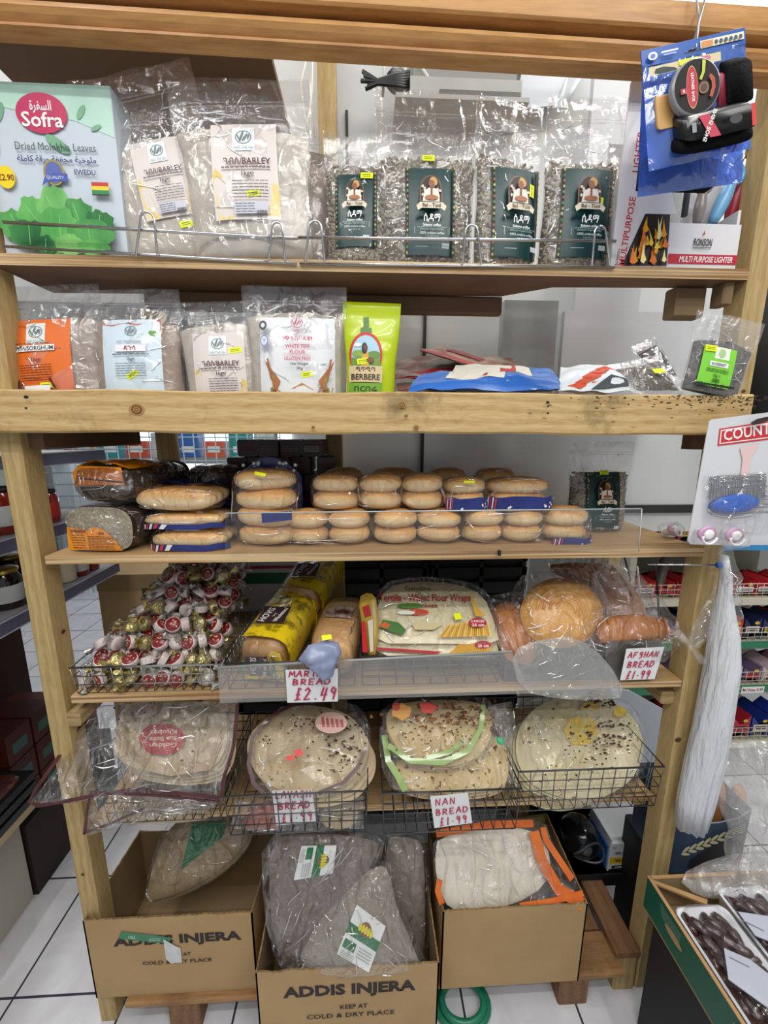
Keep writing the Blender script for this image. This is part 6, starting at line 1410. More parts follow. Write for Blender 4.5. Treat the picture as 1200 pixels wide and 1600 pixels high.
b = MB(); pillow(b, [(143, 1238), (240, 1242), (345, 1250), (330, 1266), (250, 1276), (190, 1292), (134, 1304)], pl2, .03, FILMC, 0, .012, .014, 17, 8, k=12); T.part('clear_bag', b)
b = MB(); edgeband(b, [(345, 1252), (240, 1241), (143, 1236), (137, 1268), (133, 1302)], pl2, .006, MAROON, .003); edgeband(b, [(133, 1300), (175, 1285), (225, 1262)], pl2, .005, MAROON, .003); T.part('bag_edge', b)
b = MB(); pillow(b, [(155, 1278), (240, 1268), (320, 1270), (322, 1284), (160, 1288)], tplane(240, 1286, 0, 40), .02, TAN, 1, .012, .004); T.part('bread', b)
# 2: lavash
T = Thing('lavash_pack', 'round lavash with charred blisters and a red print in a maroon edged bag', 'flatbread', (0, 0, 0)); pl = tplane(480, 1236, -.02, 48)
o = pxell(482, 1172, 90, 66, 22, j=.03, sd=4)
flat_stack(T, o, pl, 4, .010, LAV, shift=(4, 7), seed=4, hold=True)
b = MB(); D = pdeco(b, pl, .0125); spots(D, 70, (535, 1165, 18, 22), CHAR, (1, 3.5), 1); spots(D, 50, (500, 1135, 30, 10), CHAR, (1, 2.6), 2); spots(D, 14, (425, 1160, 8, 5), CHAR, (1, 2), 7); spots(D, 12, (440, 1205, 20, 8), mat('light_brown_spot', 'a87c4c', .8), (1, 2.4), 9)
RT = flat('d4241c', .4); D.poly([(453, 1187), (462, 1183), (466, 1190), (457, 1194)][::-1], RT); D.poly([(464, 1178), (474, 1174), (479, 1183), (469, 1188)][::-1], RT)
D.poly(pxell(520, 1136, 24, 16, 18)[::-1], mat('faint_pink_seal', 'cda394', .5))
for k in range(5): D.poly([(505+k*7, 1128+k), (509+k*7, 1127+k), (511+k*7, 1142), (507+k*7, 1143)][::-1], flat('a5483a'))
t_ = T.top; o_ = len(t_.v); t_.v += b.v; t_.f += [[i+o_ for i in f] for f in b.f]; t_.mi += [t_.mid(b.mats[i]) for i in b.mi]; t_.sm += b.sm; T.part('bread', t_)
b = MB(); pillow(b, [(395, 1170), (412, 1130), (450, 1100), (520, 1096), (566, 1108), (578, 1150), (570, 1205), (540, 1240), (470, 1248), (410, 1240), (388, 1210)], pl, .062, FILMC, 1, .012, .012, 22, 5, k=12); T.part('clear_bag', b)
b = MB(); edgeband(b, [(470, 1098), (430, 1120), (398, 1152), (392, 1195), (400, 1225), (415, 1240)], pl, .009, MAROON, .026); edgeband(b, [(572, 1170), (560, 1200), (536, 1225), (500, 1240)], pl, .009, MAROON, .03); T.part('bag_edge', b)
T = Thing('flatbread_pack', 'dark red toned pack lying at the bottom of the lavash basket', 'flatbread', (0, 0, 0)); b = MB(); pillow(b, [(375, 1285), (395, 1258), (430, 1250), (450, 1290), (400, 1298)], tplane(400, 1290, .0, 40), .04, mat('red_brown_pack', '8a3c2c', .4, c2='b0705c', scale=20), 1, .01, .006); pillow(b, [(500, 1290), (505, 1250), (550, 1240), (562, 1280), (540, 1296)], tplane(530, 1290, .0, 40), .04, LAV, 1, .01, .006); T.part('pack', b)
b = MB(); pillow(b, [(362, 1294), (366, 1250), (460, 1245), (568, 1244), (568, 1296), (460, 1300)], tplane(460, 1292, -.012, 20), .03, FILMC, 0, .012, .010, 24, 5); T.part('clear_bag', b)
# 3: nan in green trimmed bags
T = Thing('nan_pack', 'lower nan pack, pale oblong bread sticking out beneath the green trimmed one', 'flatbread', (0, 0, 0), group='green trimmed nan packs'); pl = tplane(700, 1238, -.02, 46)
o = [(618, 1200), (640, 1170), (700, 1150), (760, 1142), (785, 1165), (792, 1205), (780, 1232), (700, 1240), (635, 1232)]
flat_stack(T, o, pl, 3, .012, NAN, shift=(1, 5), seed=7)
b = MB(); pillow(b, [(598, 1120), (700, 1100), (790, 1110), (800, 1170), (802, 1235), (700, 1246), (620, 1240), (596, 1190)], pl, .056, FILMC, 1, .012, .010, 24, 6, k=12); T.part('clear_bag', b)
b = MB(); edgeband(b, [(600, 1150), (606, 1190), (622, 1215), (632, 1236)], pl, .016, GREENE, .024); T.part('bag_edge', b)
T = Thing('nan_pack', 'upper nan pack with browned blisters, green trim and red and orange print', 'flatbread', (0, 0, 0), group='green trimmed nan packs'); pl = tplane(690, 1190, .005, 46)
o = [(612, 1150), (606, 1112), (640, 1098), (740, 1096), (766, 1118), (762, 1160), (735, 1188), (690, 1198), (640, 1188)]
flat_stack(T, o, pl, 3, .010, NAN, shift=(0, 4), seed=9, hold=True)
b = MB(); D = pdeco(b, pl, .013); spots(D, 60, (690, 1120, 38, 10), mat('brown_blister', '8a5a30', .8), (1.5, 5), 1); spots(D, 40, (680, 1150, 40, 16), CHAR, (1, 2.2), 2); spots(D, 40, (720, 1120, 22, 10), CHAR, (1, 3), 3)
D.poly(pxell(665, 1112, 12, 9, 12, j=.3, sd=2)[::-1], flat('c9281c')); D.poly(pxell(626, 1118, 14, 12, 12, j=.2, sd=3)[::-1], flat('c98a2c')); D.poly(pxell(617, 1110, 6, 7, 10)[::-1], flat('b0301c')); t_ = T.top; o_ = len(t_.v); t_.v += b.v; t_.f += [[i+o_ for i in f] for f in b.f]; t_.mi += [t_.mid(b.mats[i]) for i in b.mi]; t_.sm += b.sm; T.part('bread', t_)
b = MB(); pillow(b, [(598, 1096), (700, 1088), (775, 1094), (776, 1150), (750, 1195), (690, 1206), (630, 1198), (604, 1160)], pl, .05, FILMC, 1, .012, .010, 24, 7, k=12); T.part('clear_bag', b)
b = MB(); edgeband(b, [(606, 1166), (640, 1190), (690, 1192), (728, 1174), (748, 1140), (752, 1104)], pl, .013, GREENE, .026); edgeband(b, [(664, 1186), (700, 1176), (722, 1158)], pl, .011, GREENE, .027); T.part('bag_edge', b)
b = MB(); pillow(b, [(762, 1102), (800, 1096), (806, 1140), (796, 1180), (778, 1150)], tplane(785, 1150, .02, 30), .05, FILMC, 0, .01, .02, 30, 3); pillow(b, [(776, 1150), (788, 1156), (786, 1164), (777, 1162)], tplane(785, 1150, -.01, 30), .01, flat('3fae7a'), 1, .006); T.part('knotted_bag_neck', b)
# 4: round nan stack
T = Thing('nan_pack', 'tall stack of round pale nan with yellow printed clear bag', 'flatbread', (0, 0, 0)); pl = tplane(905, 1245, .03, 46)
o = pxell(905, 1168, 96, 78, 24, j=.02, sd=8)
flat_stack(T, o, pl, 7, .010, NANW, shift=(-3, 3), seed=11, hold=True)
b = MB(); D = pdeco(b, pl, .0125); YP = mat('yellow_film_print', 'e2bb2e', .4, c2='cfc07a', scale=40, lo=.45, hi=.6); D.poly(pxell(905, 1142, 26, 24, 22, j=.1, sd=1)[::-1], YP); D.poly(pxell(965, 1114, 10, 8, 12, j=.2)[::-1], flat('e8c416')); D.poly(pxell(920, 1106, 16, 6, 12, j=.3)[::-1], YP)
spots(D, 40, (940, 1150, 20, 12), CHAR, (1.5, 4), 1); spots(D, 60, (910, 1175, 32, 28), CHAR, (1, 2.6), 4); spots(D, 16, (925, 1102, 14, 4), CHAR, (2, 4), 6); t_ = T.top; o_ = len(t_.v); t_.v += b.v; t_.f += [[i+o_ for i in f] for f in b.f]; t_.mi += [t_.mid(b.mats[i]) for i in b.mi]; t_.sm += b.sm; T.part('bread', t_)
b = MB(); pillow(b, [(808, 1120), (825, 1092), (900, 1080), (975, 1088), (1010, 1130), (1016, 1180), (1000, 1225), (960, 1258), (890, 1262), (830, 1240), (806, 1190)], pl, .085, FILMC, 1, .012, .010, 24, 9, k=12, lift=-.015); T.part('clear_bag', b)
pricecard('handwritten price card reading NAN BREAD £1.99 on the basket front', [(672, 1245), (731, 1239), (738, 1286), (679, 1294)], -.062, [('NAN', .10, .72, .19, .15, .14), ('BREAD', .08, .42, .18, .14, .16), ('£1·99', .14, .08, .24, .13, .12)])
pricecard('handwritten price card reading LAVASH BREAD £1.99 tucked behind the basket wires', [(425, 1236), (488, 1234), (494, 1284), (432, 1290)], -.040, [('LAVASH', .06, .80, .20, .12, .13), ('BREAD', .10, .48, .20, .13, .15), ('£1·99', .14, .10, .26, .14, .12)])
# ------------------------------------------------------------------ cardboard boxes
CARD = mat('cardboard', 'b39468', .85, c2='a88a60', scale=5, bump=.04, bscale=40); CARDI = mat('cardboard_inside', '98805c', .9, c2='8c7552', scale=5)
def carton(lab, x0, x1, y0, y1, z0, zf, zb_, zl, zr, dec, jag=.004, sd=0):
    T = Thing('cardboard_box', lab, 'cardboard box', ((x0+x1)/2, y0, z0), (0, 0, 0), 'open flatbread boxes'); W = (x1-x0)/2; Dp = y1-y0; t = .004; r_ = random.Random(sd)
    def wall(name, p0, p1, h0, h1, nrm, jag):
        b = MB(); p0, p1 = Vector(p0), Vector(p1); k = 24; vs = []
        hs = [h0+(h1-h0)*i/k+(r_.uniform(-jag, jag)) for i in range(k+1)]
        for off in (0, t):
            for i in range(k+1):
                p = p0.lerp(p1, i/k)+Vector(nrm)*off; vs += [(p.x, p.y, 0), (p.x, p.y, hs[i])]
        n = 2*(k+1); fo = []; fi = []; ft = []
        for i in range(k):
            a = 2*i; fo.append((a, a+2, a+3, a+1)); fi.append((n+a, n+a+1, n+a+3, n+a+2)); ft.append((a+1, a+3, n+a+3, n+a+1))
        b.add(vs, fo, CARD); b.add(vs, fi, CARDI); b.add(vs, ft, mat('corrugated_edge', '9a7c52', .9, c2='5f4a30', scale=200)); b.add(vs, [(0, 1, n+1, n), (2*k, n+2*k, n+2*k+1, 2*k+1)], CARD)
        if name == 'front_panel' and dec: dec(Deco(b, lambda x, z, e: (x, -e, z), .0008), W, h0)
        T.part(name, b)
    wall('front_panel', (-W, 0, 0), (W, 0, 0), zf, zf, (0, 1, 0), jag)
    wall('side_panel', (-W, 0, 0), (-W, Dp, 0), zf, zl, (1, 0, 0), .0015); wall('side_panel', (W, 0, 0), (W, Dp, 0), zf, zr, (-1, 0, 0), .0015); wall('rear_panel', (-W, Dp, 0), (W, Dp, 0), zl, zr, (0, -1, 0), .0015)
    b = MB(); b.box(-W+t, W-t, t, Dp-t, 0, .004, CARDI); T.part('bottom', b); return T
INK = mat('box_ink', '2b2220', .7); zpt = ztp+.001
a, c = P(136, 1480, -.02), P(398, 1480, -.02)
def d1(D, W, h):
    zt_ = h; D.text('ADDIS INJERA', .018, zt_-.075, .040, INK, 2, width=.345*W/.22*.98); D.text('KEEP AT', .018, zt_-.130, .0165, INK, True); D.text('COLD & DRY PLACE', .010, zt_-.154, .0165, INK, True, width=.185)
    G = mat('torn_green_tape', '3f8560', .5, c2='2f7550', scale=12); D.poly([(-.135, zt_-.063), (-.125, zt_-.04), (-.02, zt_-.062), (.005, zt_-.072), (-.01, zt_-.088), (-.08, zt_-.075)], G)
    D.text('781', -.10, zt_-.060, .014, flat('bcd8c8'), True, rot=math.pi-.15); D.lines(-.055, -.025, zt_-.078, zt_-.066, 2, flat('bcd8c8'), .4)
    D.poly([(-.018, zt_-.070), (.012, zt_-.098), (.024, zt_-.104), (.024, zt_-.155), (-.006, zt_-.158), (-.018, zt_-.140)], mat('torn_paper', 'd5d6d6', .6, c2='c5c6c6', scale=40))
h1 = P(265, 1432, -.02).z-zpt
carton('front open box marked ADDIS INJERA with a torn green sticker across its name', a.x, c.x, -.02, .25, zpt, h1, .245, .245, .21, d1, .0015, 1)
def d2(D, W, h):
    D.text('ADDIS INJERA', .003, h-.068, .046, INK, 2, width=.335); D.text('KEEP AT', .012, h-.128, .019, INK, True); D.text('COLD & DRY PLACE', .004, h-.155, .019, INK, True, width=.225)
    D.rect(-.03, .045, .0, h-.02, mat('packing_tape', 'a89068', .25, c2='b39b74', scale=8), 6) if 0 else None
    D.lines(-.028, .04, h-.03, h-.026, 1, CARDI, .5)
a, c = P(398, 1510, -.12), P(686, 1515, -.12); h2 = P(545, 1512, -.12).z-zpt
bx2 = carton('nearest open box marked ADDIS INJERA standing forward with torn rim', a.x, c.x, -.12, .14, zpt, h2, .26, .24, .22, d2, .003, 2)
a, c = P(690, 1480, -.045), P(910, 1480, -.045); h3 = P(800, 1418, -.045).z-zpt
carton('unprinted open box filled by the orange edged white flatbread', a.x, c.x, -.045, .21, zpt, h3, .26, .25, .29, None, .0015, 3)
# injera packs
INJ = mat('injera_grey', '8c8276', .7, c2='7f756a', scale=14, bump=.2, bscale=70); INJB = mat('injera_brown', '6f625b', .7, c2='665952', scale=14, bump=.2, bscale=70); INJT = mat('injera_tan', 'a08b6c', .7, c2='93805f', scale=14, bump=.2, bscale=70)
GRN = flat('1c6b3c', .4)
def ilabel(D, q):
    """q: tl tr br bl in pixels"""
    q = [Vector((x, y)) for x, y in q]; f = lambda u, v: tuple(q[0].lerp(q[1], u).lerp(q[3].lerp(q[2], u), v)); rc_ = lambda u0, u1, v0, v1, m: D.poly([f(u0, v1), f(u1, v1), f(u1, v0), f(u0, v0)], m)
    rc_(0, 1, 0, 1, mat('label_white_gloss', 'd9dcda', .3)); rc_(0, 1, .34, .56, GRN); rc_(.05, .42, .64, .82, GRN)
    D.poly([f(.5+.17*math.cos(t), .30+.15*math.sin(t)) for t in [-2*math.pi*i/16 for i in range(16)]], flat('7a4a22')); rc_(.28, .74, .26, .36, flat('c7b81c'))
    for k in range(5): rc_(.30+.09*k, .35+.09*k, .22, .38, flat('d8cc1c'))
    for k in range(4): rc_(.5, .92, .64+.06*k, .66+.06*k, flat('9aa09c'))
    for k in range(3): rc_(.06, .46, .86+.04*k, .875+.04*k, flat('9aa09c'))
T = Thing('injera_pack', 'folded tan injera in film with a green triangle label, leaning inside the torn-sticker box', 'injera', (0, 0, 0), group='injera packs'); pl = tplane(300, 1400, .08, 38)
o = [(232, 1404), (240, 1360), (262, 1300), (300, 1270), (384, 1280), (386, 1310), (360, 1345), (310, 1380), (262, 1400)]
for k in range(2): b = MB(); pillow(b, [(x+3-3*k, y+6-6*k) for x, y in o], pl, .028, INJT, 2, .012, .002, 18, k, lift=-.014*(1-k)); T.part('injera', b)
b = MB(); D = pdeco(b, pl, .017); D.poly([(286, 1356), (304, 1285), (356, 1282), (350, 1306)][::-1], GRN); D.lines if 0 else None; T.part('label', b)
b = MB(); pillow(b, [(226, 1408), (236, 1355), (258, 1290), (300, 1262), (390, 1270), (392, 1315), (365, 1352), (312, 1388), (262, 1406)], pl, .044, FILMC, 1, .012, .006, 24, 2); T.part('clear_bag', b)
T = Thing('injera_pack', 'dark brown injera pack standing tall with a white and green label turned sideways', 'injera', (0, 0, 0), group='injera packs'); pl = tplane(490, 1500, -.09, 26)
b = MB(); pillow(b, [(424, 1310), (500, 1304), (575, 1312), (592, 1326), (560, 1380), (500, 1450), (462, 1500), (440, 1500), (424, 1420)], pl, .035, INJB, 1, .012, .003, 18, 1); T.part('injera', b)
b = MB(); D = pdeco(b, pl, .021); ilabel(D, [(527, 1314), (521, 1357), (461, 1368), (473, 1315)]); T.part('label', b)
b = MB(); pillow(b, [(412, 1305), (500, 1298), (580, 1304), (602, 1324), (566, 1386), (508, 1458), (470, 1512), (436, 1512), (414, 1420)], pl, .055, FILMC, 1, .012, .007, 22, 2, k=12); T.part('clear_bag', b)
T = Thing('injera_pack', 'pale grey fan shaped injera pack with a white and green label, foremost in its box', 'injera', (0, 0, 0), group='injera packs'); pl = tplane(570, 1505, -.105, 30)
b = MB(); pillow(b, [(462, 1508), (500, 1440), (545, 1385), (590, 1355), (606, 1360), (618, 1420), (640, 1470), (655, 1508), (560, 1516)], pl, .04, INJ, 1, .012, .003, 18, 1); T.part('injera', b)
b = MB(); D = pdeco(b, pl, .024); ilabel(D, [(558, 1405), (602, 1438), (576, 1508), (527, 1480)]); T.part('label', b)
b = MB(); pillow(b, [(448, 1514), (492, 1434), (540, 1378), (590, 1346), (612, 1352), (624, 1418), (648, 1466), (668, 1512), (560, 1524)], pl, .06, FILMC, 1, .012, .008, 22, 5, k=12); T.part('clear_bag', b)
T = Thing('injera_pack', 'grey injera pack standing in the corner behind the fan shaped one', 'injera', (0, 0, 0), group='injera packs'); pl = tplane(640, 1500, -.02, 20)
b = MB(); pillow(b, [(598, 1310), (650, 1312), (662, 1330), (664, 1500), (640, 1506), (612, 1440)], pl, .035, INJ, 1, .012, .003, 18, 3); T.part('injera', b)
b = MB(); pillow(b, [(590, 1304), (656, 1304), (672, 1330), (672, 1506), (640, 1512), (604, 1440)], pl, .055, FILMC, 1, .012, .008, 22, 8); T.part('clear_bag', b)
T = Thing('flatbread_pack', 'white round flatbread in a bag with broad orange edges, filling the unprinted box', 'flatbread', (0, 0, 0)); pl = tplane(790, 1415, -.025, 36)
o = [(682, 1350), (688, 1304), (800, 1294), (838, 1304), (858, 1340), (850, 1382), (800, 1412), (740, 1422), (704, 1418), (690, 1390)]
flat_stack(T, o, pl, 4, .010, WHB, shift=(2, 3), seed=21, amp=.0014, sm=1)
b = MB(); edgeband(b, [(830, 1296), (842, 1340), (868, 1385), (905, 1408)], pl, .030, mat('orange_bag_edge', 'cf5f16', .3, c2='dd7424', scale=20, coat=.3), .020); edgeband(b, [(905, 1390), (860, 1402), (808, 1410)], pl, .013, mat('orange_bag_edge'), .022); edgeband(b, [(845, 1290), (850, 1310), (890, 1370)], pl, .018, mat('orange_bag_edge'), .016); edgeband(b, [(680, 1300), (760, 1286), (830, 1284)], pl, .018, mat('orange_bag_edge'), .016); edgeband(b, [(690, 1410), (683, 1390), (686, 1372)], pl, .016, mat('orange_bag_edge'), .010); T.part('bag_edge', b)
b = MB(); D = pdeco(b, pl, .016); ptext(D, 'SHAPE', 786, 1322, 826, 1318, 9, flat('efeee8')); T.part('embossed_print', b)
b = MB(); pillow(b, [(680, 1300), (760, 1284), (848, 1282), (860, 1320), (910, 1402), (862, 1424), (750, 1432), (700, 1424), (682, 1380)], pl, .055, FILMC, 1, .012, .006, 22, 5, k=12); T.part('clear_bag', b)
# screw box, dark helmet-like bundle, black crate behind
T = Thing('screw_box', 'small white and yellow box of cutter screws standing upside down behind the boxes', 'screw box', (0, 0, 0)); Y_ = .20; q = [P(x, y, Y_) for x, y in ((932, 1288), (1003, 1292), (1003, 1358), (948, 1356))]
x0, x1, z0_, z1_ = P(950, 1356, Y_).x, P(1003, 1320, Y_).x, P(975, 1357, Y_).z, P(975, 1318, Y_).z
b = MB(); b.box(x0, x1, Y_, Y_+.13, z0_, z1_, mat('screw_box_white', 'd2d6da', .4)); D = Deco(b, plane_f(((x0+x1)/2, Y_, (z0_+z1_)/2)), .0006); W = (x1-x0)/2; H = (z1_-z0_)/2
D.rect(-W, W*.9, -H*.55, -H*.05, flat('d9b41c', .4), 1); D.text('CUTTER', 0, -H*.30, .018, BLACK, True, rot=math.pi, width=W*1.3); D.text('5.0 x 100', 0, H*.28, .015, flat('2a3138'), True, rot=math.pi, width=W*1.35); D.rect(-W*.8, W*.9, -H*.92, -H*.68, flat('20242a'), 1); D.text('MAXSCREW', 0, -H*.80, .008, WHITE, True, rot=math.pi, width=W*1.2); D.ring(-W*.75, H*.72, .005, .005, .3, flat('5a6068')); D.text('250 pcs', W*.1, H*.72, .008, flat('5a6068'), rot=math.pi); T.part('box', b)
b = MB(); b.box(x0-.006, x0-.001, Y_-.005, Y_+.12, z0_, z1_+.025, mat('screw_box_white')); b.box(x0-.012, x0-.007, Y_, Y_+.1, z0_+.01, z1_-.01, flat('2a62a8', .4)); T.part('open_flap', b)
T = Thing('black_helmet', 'shiny black rounded helmet-like bundle beside the screw box', 'black bundle', (0, 0, 0)); p = P(905, 1305, .24); b = MB(); b.ell(p, (.062, .07, .058), flat('121315', .15), 24, 14, lambda d: 1+nz(d, 2, 3)*.08); T.part('shell', b); b = MB(); b.tube([p+Vector((.052*math.cos(t), -.062+.01*math.sin(t*2), .034*math.sin(t))) for t in [2*math.pi*i/22 for i in range(22)]], .004, flat('3a3f44', .2), 6, closed=True); b.ell(p+Vector((-.01, -.06, .012)), (.022, .016, .018), flat('3c4248', .1), 12, 8); T.part('visor_trim', b)
T = Thing('black_crate', 'black plastic crate standing on the pallet behind the unprinted box', 'crate', (0, 0, 0)); b = MB(); zt_ = z0_-.003; b.box(.66, .90, .19, .46, ztp+.002, zt_, mat('black_crate_plastic', '17181b', .5))
b.box(.655, .905, .185, .465, zt_-.02, zt_, mat('black_crate_plastic'))
T.part('crate', b)
# green hose ring on the floor
b = MB(); p = PZ(722, 1568, .012)
b.tube([(p.x+.075*math.cos(t), p.y+.055*math.sin(t), .012) for t in [2*math.pi*i/30 for i in range(30)]], .010, mat('green_hose', '1f7a5a', .35), 9, closed=True); b.tube([(p.x+.06*math.cos(t), p.y+.045*math.sin(t)-.004, .030) for t in [2*math.pi*i/30 for i in range(30)]], .009, mat('green_hose'), 9, closed=True)
single('coiled_hose', b, 'green coiled hose ring lying on the tiles under the pallet edge', 'hose')
# ------------------------------------------------------------------ foreground by the post: dates, bread bag, carrier bags
GC = mat('green_printed_carton', '0d5547', .4, c2='0f6049', scale=5); ztc = .50
c0 = PZ(1012, 1370, ztc); gx0, gy1 = c0.x, c0.y; gx1, gy0 = gx0+.42, gy1-.52; zc0 = ztc-.10
T = Thing('black_plinth', 'black plastic display stand under the green date carton', 'display stand', (gx0+.22, gy1-.26, 0)); b = MB(); b.rbox(-.20, .22, -.25, .24, 0, zc0-.002, mat('matt_black_plastic', '131519', .6), .01); b.box(-.205, .225, -.255, .245, zc0-.03, zc0-.002, mat('matt_black_plastic')); T.part('body', b)
T = Thing('date_carton', 'open green carton with white print holding two trays of dates', 'carton', (gx0, gy1, zc0)); t = .005; W, Dp, H = .42, .52, .10
b = MB(); b.box(0, W, -Dp, 0, 0, .006, CARDI); b.box(0, t, -Dp, 0, .006, H, GC); b.box(W-t, W, -Dp, 0, .006, H, GC); b.box(t, W-t, -t, 0, .006, H, GC); b.box(t, W-t, -Dp, -Dp+t, .006, H, GC)
e_ = mat('carton_edge_tan', 'b08a5c', .8); b.box(-.001, t+.002, -Dp, .001, H, H+.0025, e_); b.box(t, W, -t-.002, .001, H, H+.0025, e_); b.box(t, t+.0008, -Dp+t, -t, .007, H, CARDI); b.box(t, W-t, -t-.0008, -t, .007, H, CARDI)
D = Deco(b, lambda x, z, e: (-e, -x, z), .0006)   # x runs toward the viewer along the side face
def sd(x0, x1, z0, z1, m): D._add([(x0, z0), (x0, z1), (x1, z1), (x1, z0)], [(0, 1, 2, 3)], m)
T.part('carton', b)
b = MB(); D = Deco(b, lambda x, z, e: (-e, -x, z), .0008)
D._add([(.10+.028*math.cos(a_), .052+.010*math.sin(a_)) for a_ in [-2*math.pi*i/16 for i in range(16)]], [tuple(range(16))], e_)
for k in range(7): sd(.05+.002*k, .12, .086-.004*k, .0868-.004*k, flat('9fc2b4'))
for k in range(7): sd(.26+.004*k, .40, .080-.009*k, .083-.009*k, flat('9fc2b4'))
T.part('side_print', b, label='white printed lines and tan handle slot')
b = MB(); b.add([(t, -t, H-.001), (.13, -.045, H-.02), (.12, -.055, H-.021), (t, -.014, H-.001), (t, -t, H-.006), (.13, -.045, H-.025), (.12, -.055, H-.026), (t, -.014, H-.006)], [(0, 3, 2, 1), (4, 5, 6, 7), (0, 1, 5, 4), (1, 2, 6, 5), (2, 3, 7, 6), (3, 0, 4, 7)], e_); T.part('flap', b)
DATE = mat('date_skin', '2b1517', .28, c2='40201d', scale=40, bump=.35, bscale=90, coat=.4)
tmesh = None
def datetray(lab, x, y1, w_, l_, sd_, rz=0):
    zt_ = zc0+.008
    T = Thing('date_tray', lab, 'tray of dates', (x+w_/2, y1-l_/2, zt_), (0, 0, rz), 'white trays of dates'); Wt, Lt, Ht = w_/2, l_/2, .098
    rr2 = lambda W_, L_, r_, z: [(math.copysign(W_-r_, c)+r_*c, math.copysign(L_-r_, s_)+r_*s_, z) for c, s_ in [(math.cos(math.pi/16+math.pi/8*i), math.sin(math.pi/16+math.pi/8*i)) for i in range(16)]]
    b = MB(); TW = mat('white_foam_tray', 'dfe0e6', .45); b.loft([rr2(Wt*.85, Lt*.93, .012, 0), rr2(Wt*.97, Lt*.98, .018, Ht-.004), rr2(Wt, Lt, .02, Ht), rr2(Wt*.90, Lt*.95, .016, Ht), rr2(Wt*.84, Lt*.91, .012, Ht-.022)], TW); T.part('tray', b)
    return T, Wt, Lt, Ht, zt_
_dm = None
def adate(lab, p, rot, T=None):
    global _dm
    if _dm is None:
        b = MB(); b.ell((0, 0, 0), (.0105, .0225, .0095), DATE, 14, 10, lambda d: 1+nz(d, 5, 2)*.14, .9); o = build('date_fruit', b); _dm = o.data
    else: o = bpy.data.objects.new('date_fruit', _dm); COL.objects.link(o)
    o.location = p; o.rotation_euler = rot; tag(o, lab, 'date', 'dates in the white trays'); return o
for lab, x, y1, sd_, dl, ql in (('white tray of dates nearest the green side of the carton', gx0+.008, -.135, 1, 'plump dark date in the tray by the green side', [(1131, 1482), (1172, 1500), (1200, 1522), (1200, 1575), (1138, 1530)]), ('second white tray of dates further from the green side', gx0+.150, -.098, 2, 'plump dark date in the second, inner tray', [(1153, 1425), (1200, 1432), (1200, 1470), (1180, 1462)])):
    T, Wt, Lt, Ht, zt_ = datetray(lab, x, y1, .134, .30, sd_); r_ = random.Random(sd_)
    for lay in range(2):
        for j in range(8 if lay == 0 else 7):
            for i in range(5 if lay == 0 else 4):
                px_ = T.loc.x+(i-(2 if lay == 0 else 1.5))*.021+r_.uniform(-.003, .003); py_ = T.loc.y+Lt*.80-j*.034-(.015 if lay else 0)-(.008 if i % 2 else 0)
                if py_ < T.loc.y-Lt*.84: continue
                adate(dl+(', flap end' if j < 2 else ', middle' if j < 5 else ', viewer end')+(', top layer' if lay else ', under layer'), (px_, py_, zt_+Ht-.012+lay*.011+r_.uniform(-.002, .003)), (r_.uniform(-.25, .25), r_.uniform(-.3, .3), r_.gauss(.5, .45)))
    b = MB(); b.ell((0, 0, Ht-.006), (Wt*.98, Lt*.99, .026), film('cling_film_%d' % sd_, milk=.0, bump=.35, scale=14, refl=.03, rough=.08), 28, 16, lambda d: 1+nz(d, 5, sd_)*.05, .5); T.part('cling_film', b)
    pl = ((Vector((T.loc.x, T.loc.y, zt_+Ht+.022))), Vector((0, 0, 1))); b = MB(); pillow(b, ql, pl, .002, mat('tray_label', 'b4b8c6', .4), 0, .01); D = pdeco(b, pl, .0028)
    D.poly([(ql[0][0]+8, ql[0][1]+14), (ql[0][0]+40, ql[0][1]+30), (ql[0][0]+40, ql[0][1]+32), (ql[0][0]+8, ql[0][1]+16)], flat('7d8294')); b.v = [v-T.loc for v in b.v]; T.part('label', b)
# wheat printed bread box on a stand
Yw = .03; bx0, bx1 = P(1048, 1310, Yw).x, P(1165, 1310, Yw).x; zw1, zw0 = P(1080, 1283, Yw).z, P(1080, 1350, Yw).z-.03
T = Thing('dark_stand', 'dark stand behind the date carton carrying the wheat printed bread box', 'stand', ((bx0+bx1)/2, Yw+.10, 0)); b = MB(); b.rbox(-(bx1-bx0)/2, (bx1-bx0)/2, -.09, .09, 0, zw0-.002, mat('matt_black_plastic'), .006); T.part('body', b)
T = Thing('bread_display_box', 'slate blue bread box with a cream wheat ear print, standing beside the post', 'display box', ((bx0+bx1)/2, Yw, zw0)); W = (bx1-bx0)/2; H = zw1-zw0; BLU_ = mat('slate_blue_card', '33465c', .4, c2='3c526a', scale=8); DKB = flat('1b1a20', .4)
b = MB(); fr = [(-W, H*1.16), (-W*.72, H*.98), (-W*.3, H*.94), (W*.2, H*.95), (W*.7, H*1.02), (W, H*1.18)]
poly = [(-W, 0), (W, 0)]+fr[::-1]; b.prism(poly, 0, .003, BLU_); b.box(-W, -W+.003, .003, .15, 0, H*1.16, BLU_); b.box(W-.003, W, .003, .15, 0, H*1.18, BLU_); b.box(-W, W, .15, .153, 0, H*1.3, BLU_); b.box(-W+.003, W-.003, .003, .15, 0, .003, BLU_)
D = Deco(b, lambda x, z, e: (x, -e, z), .0006); D.poly([(-W*.45, .0), (W*.98, .0), (W*.98, H*.55), (W*.6, H*.78), (W*.1, H*.5), (-W*.4, H*.25)], DKB)
WH = flat('d8cfa8', .5)
for k in range(7):
    x = -W*.55+k*W*.17; z = H*.42+k*H*.055
    for sg in (1, -1): D.oval(x, z+sg*.008, .014, .0055, WH, rot=.35+sg*.5, n=10, k=1); 
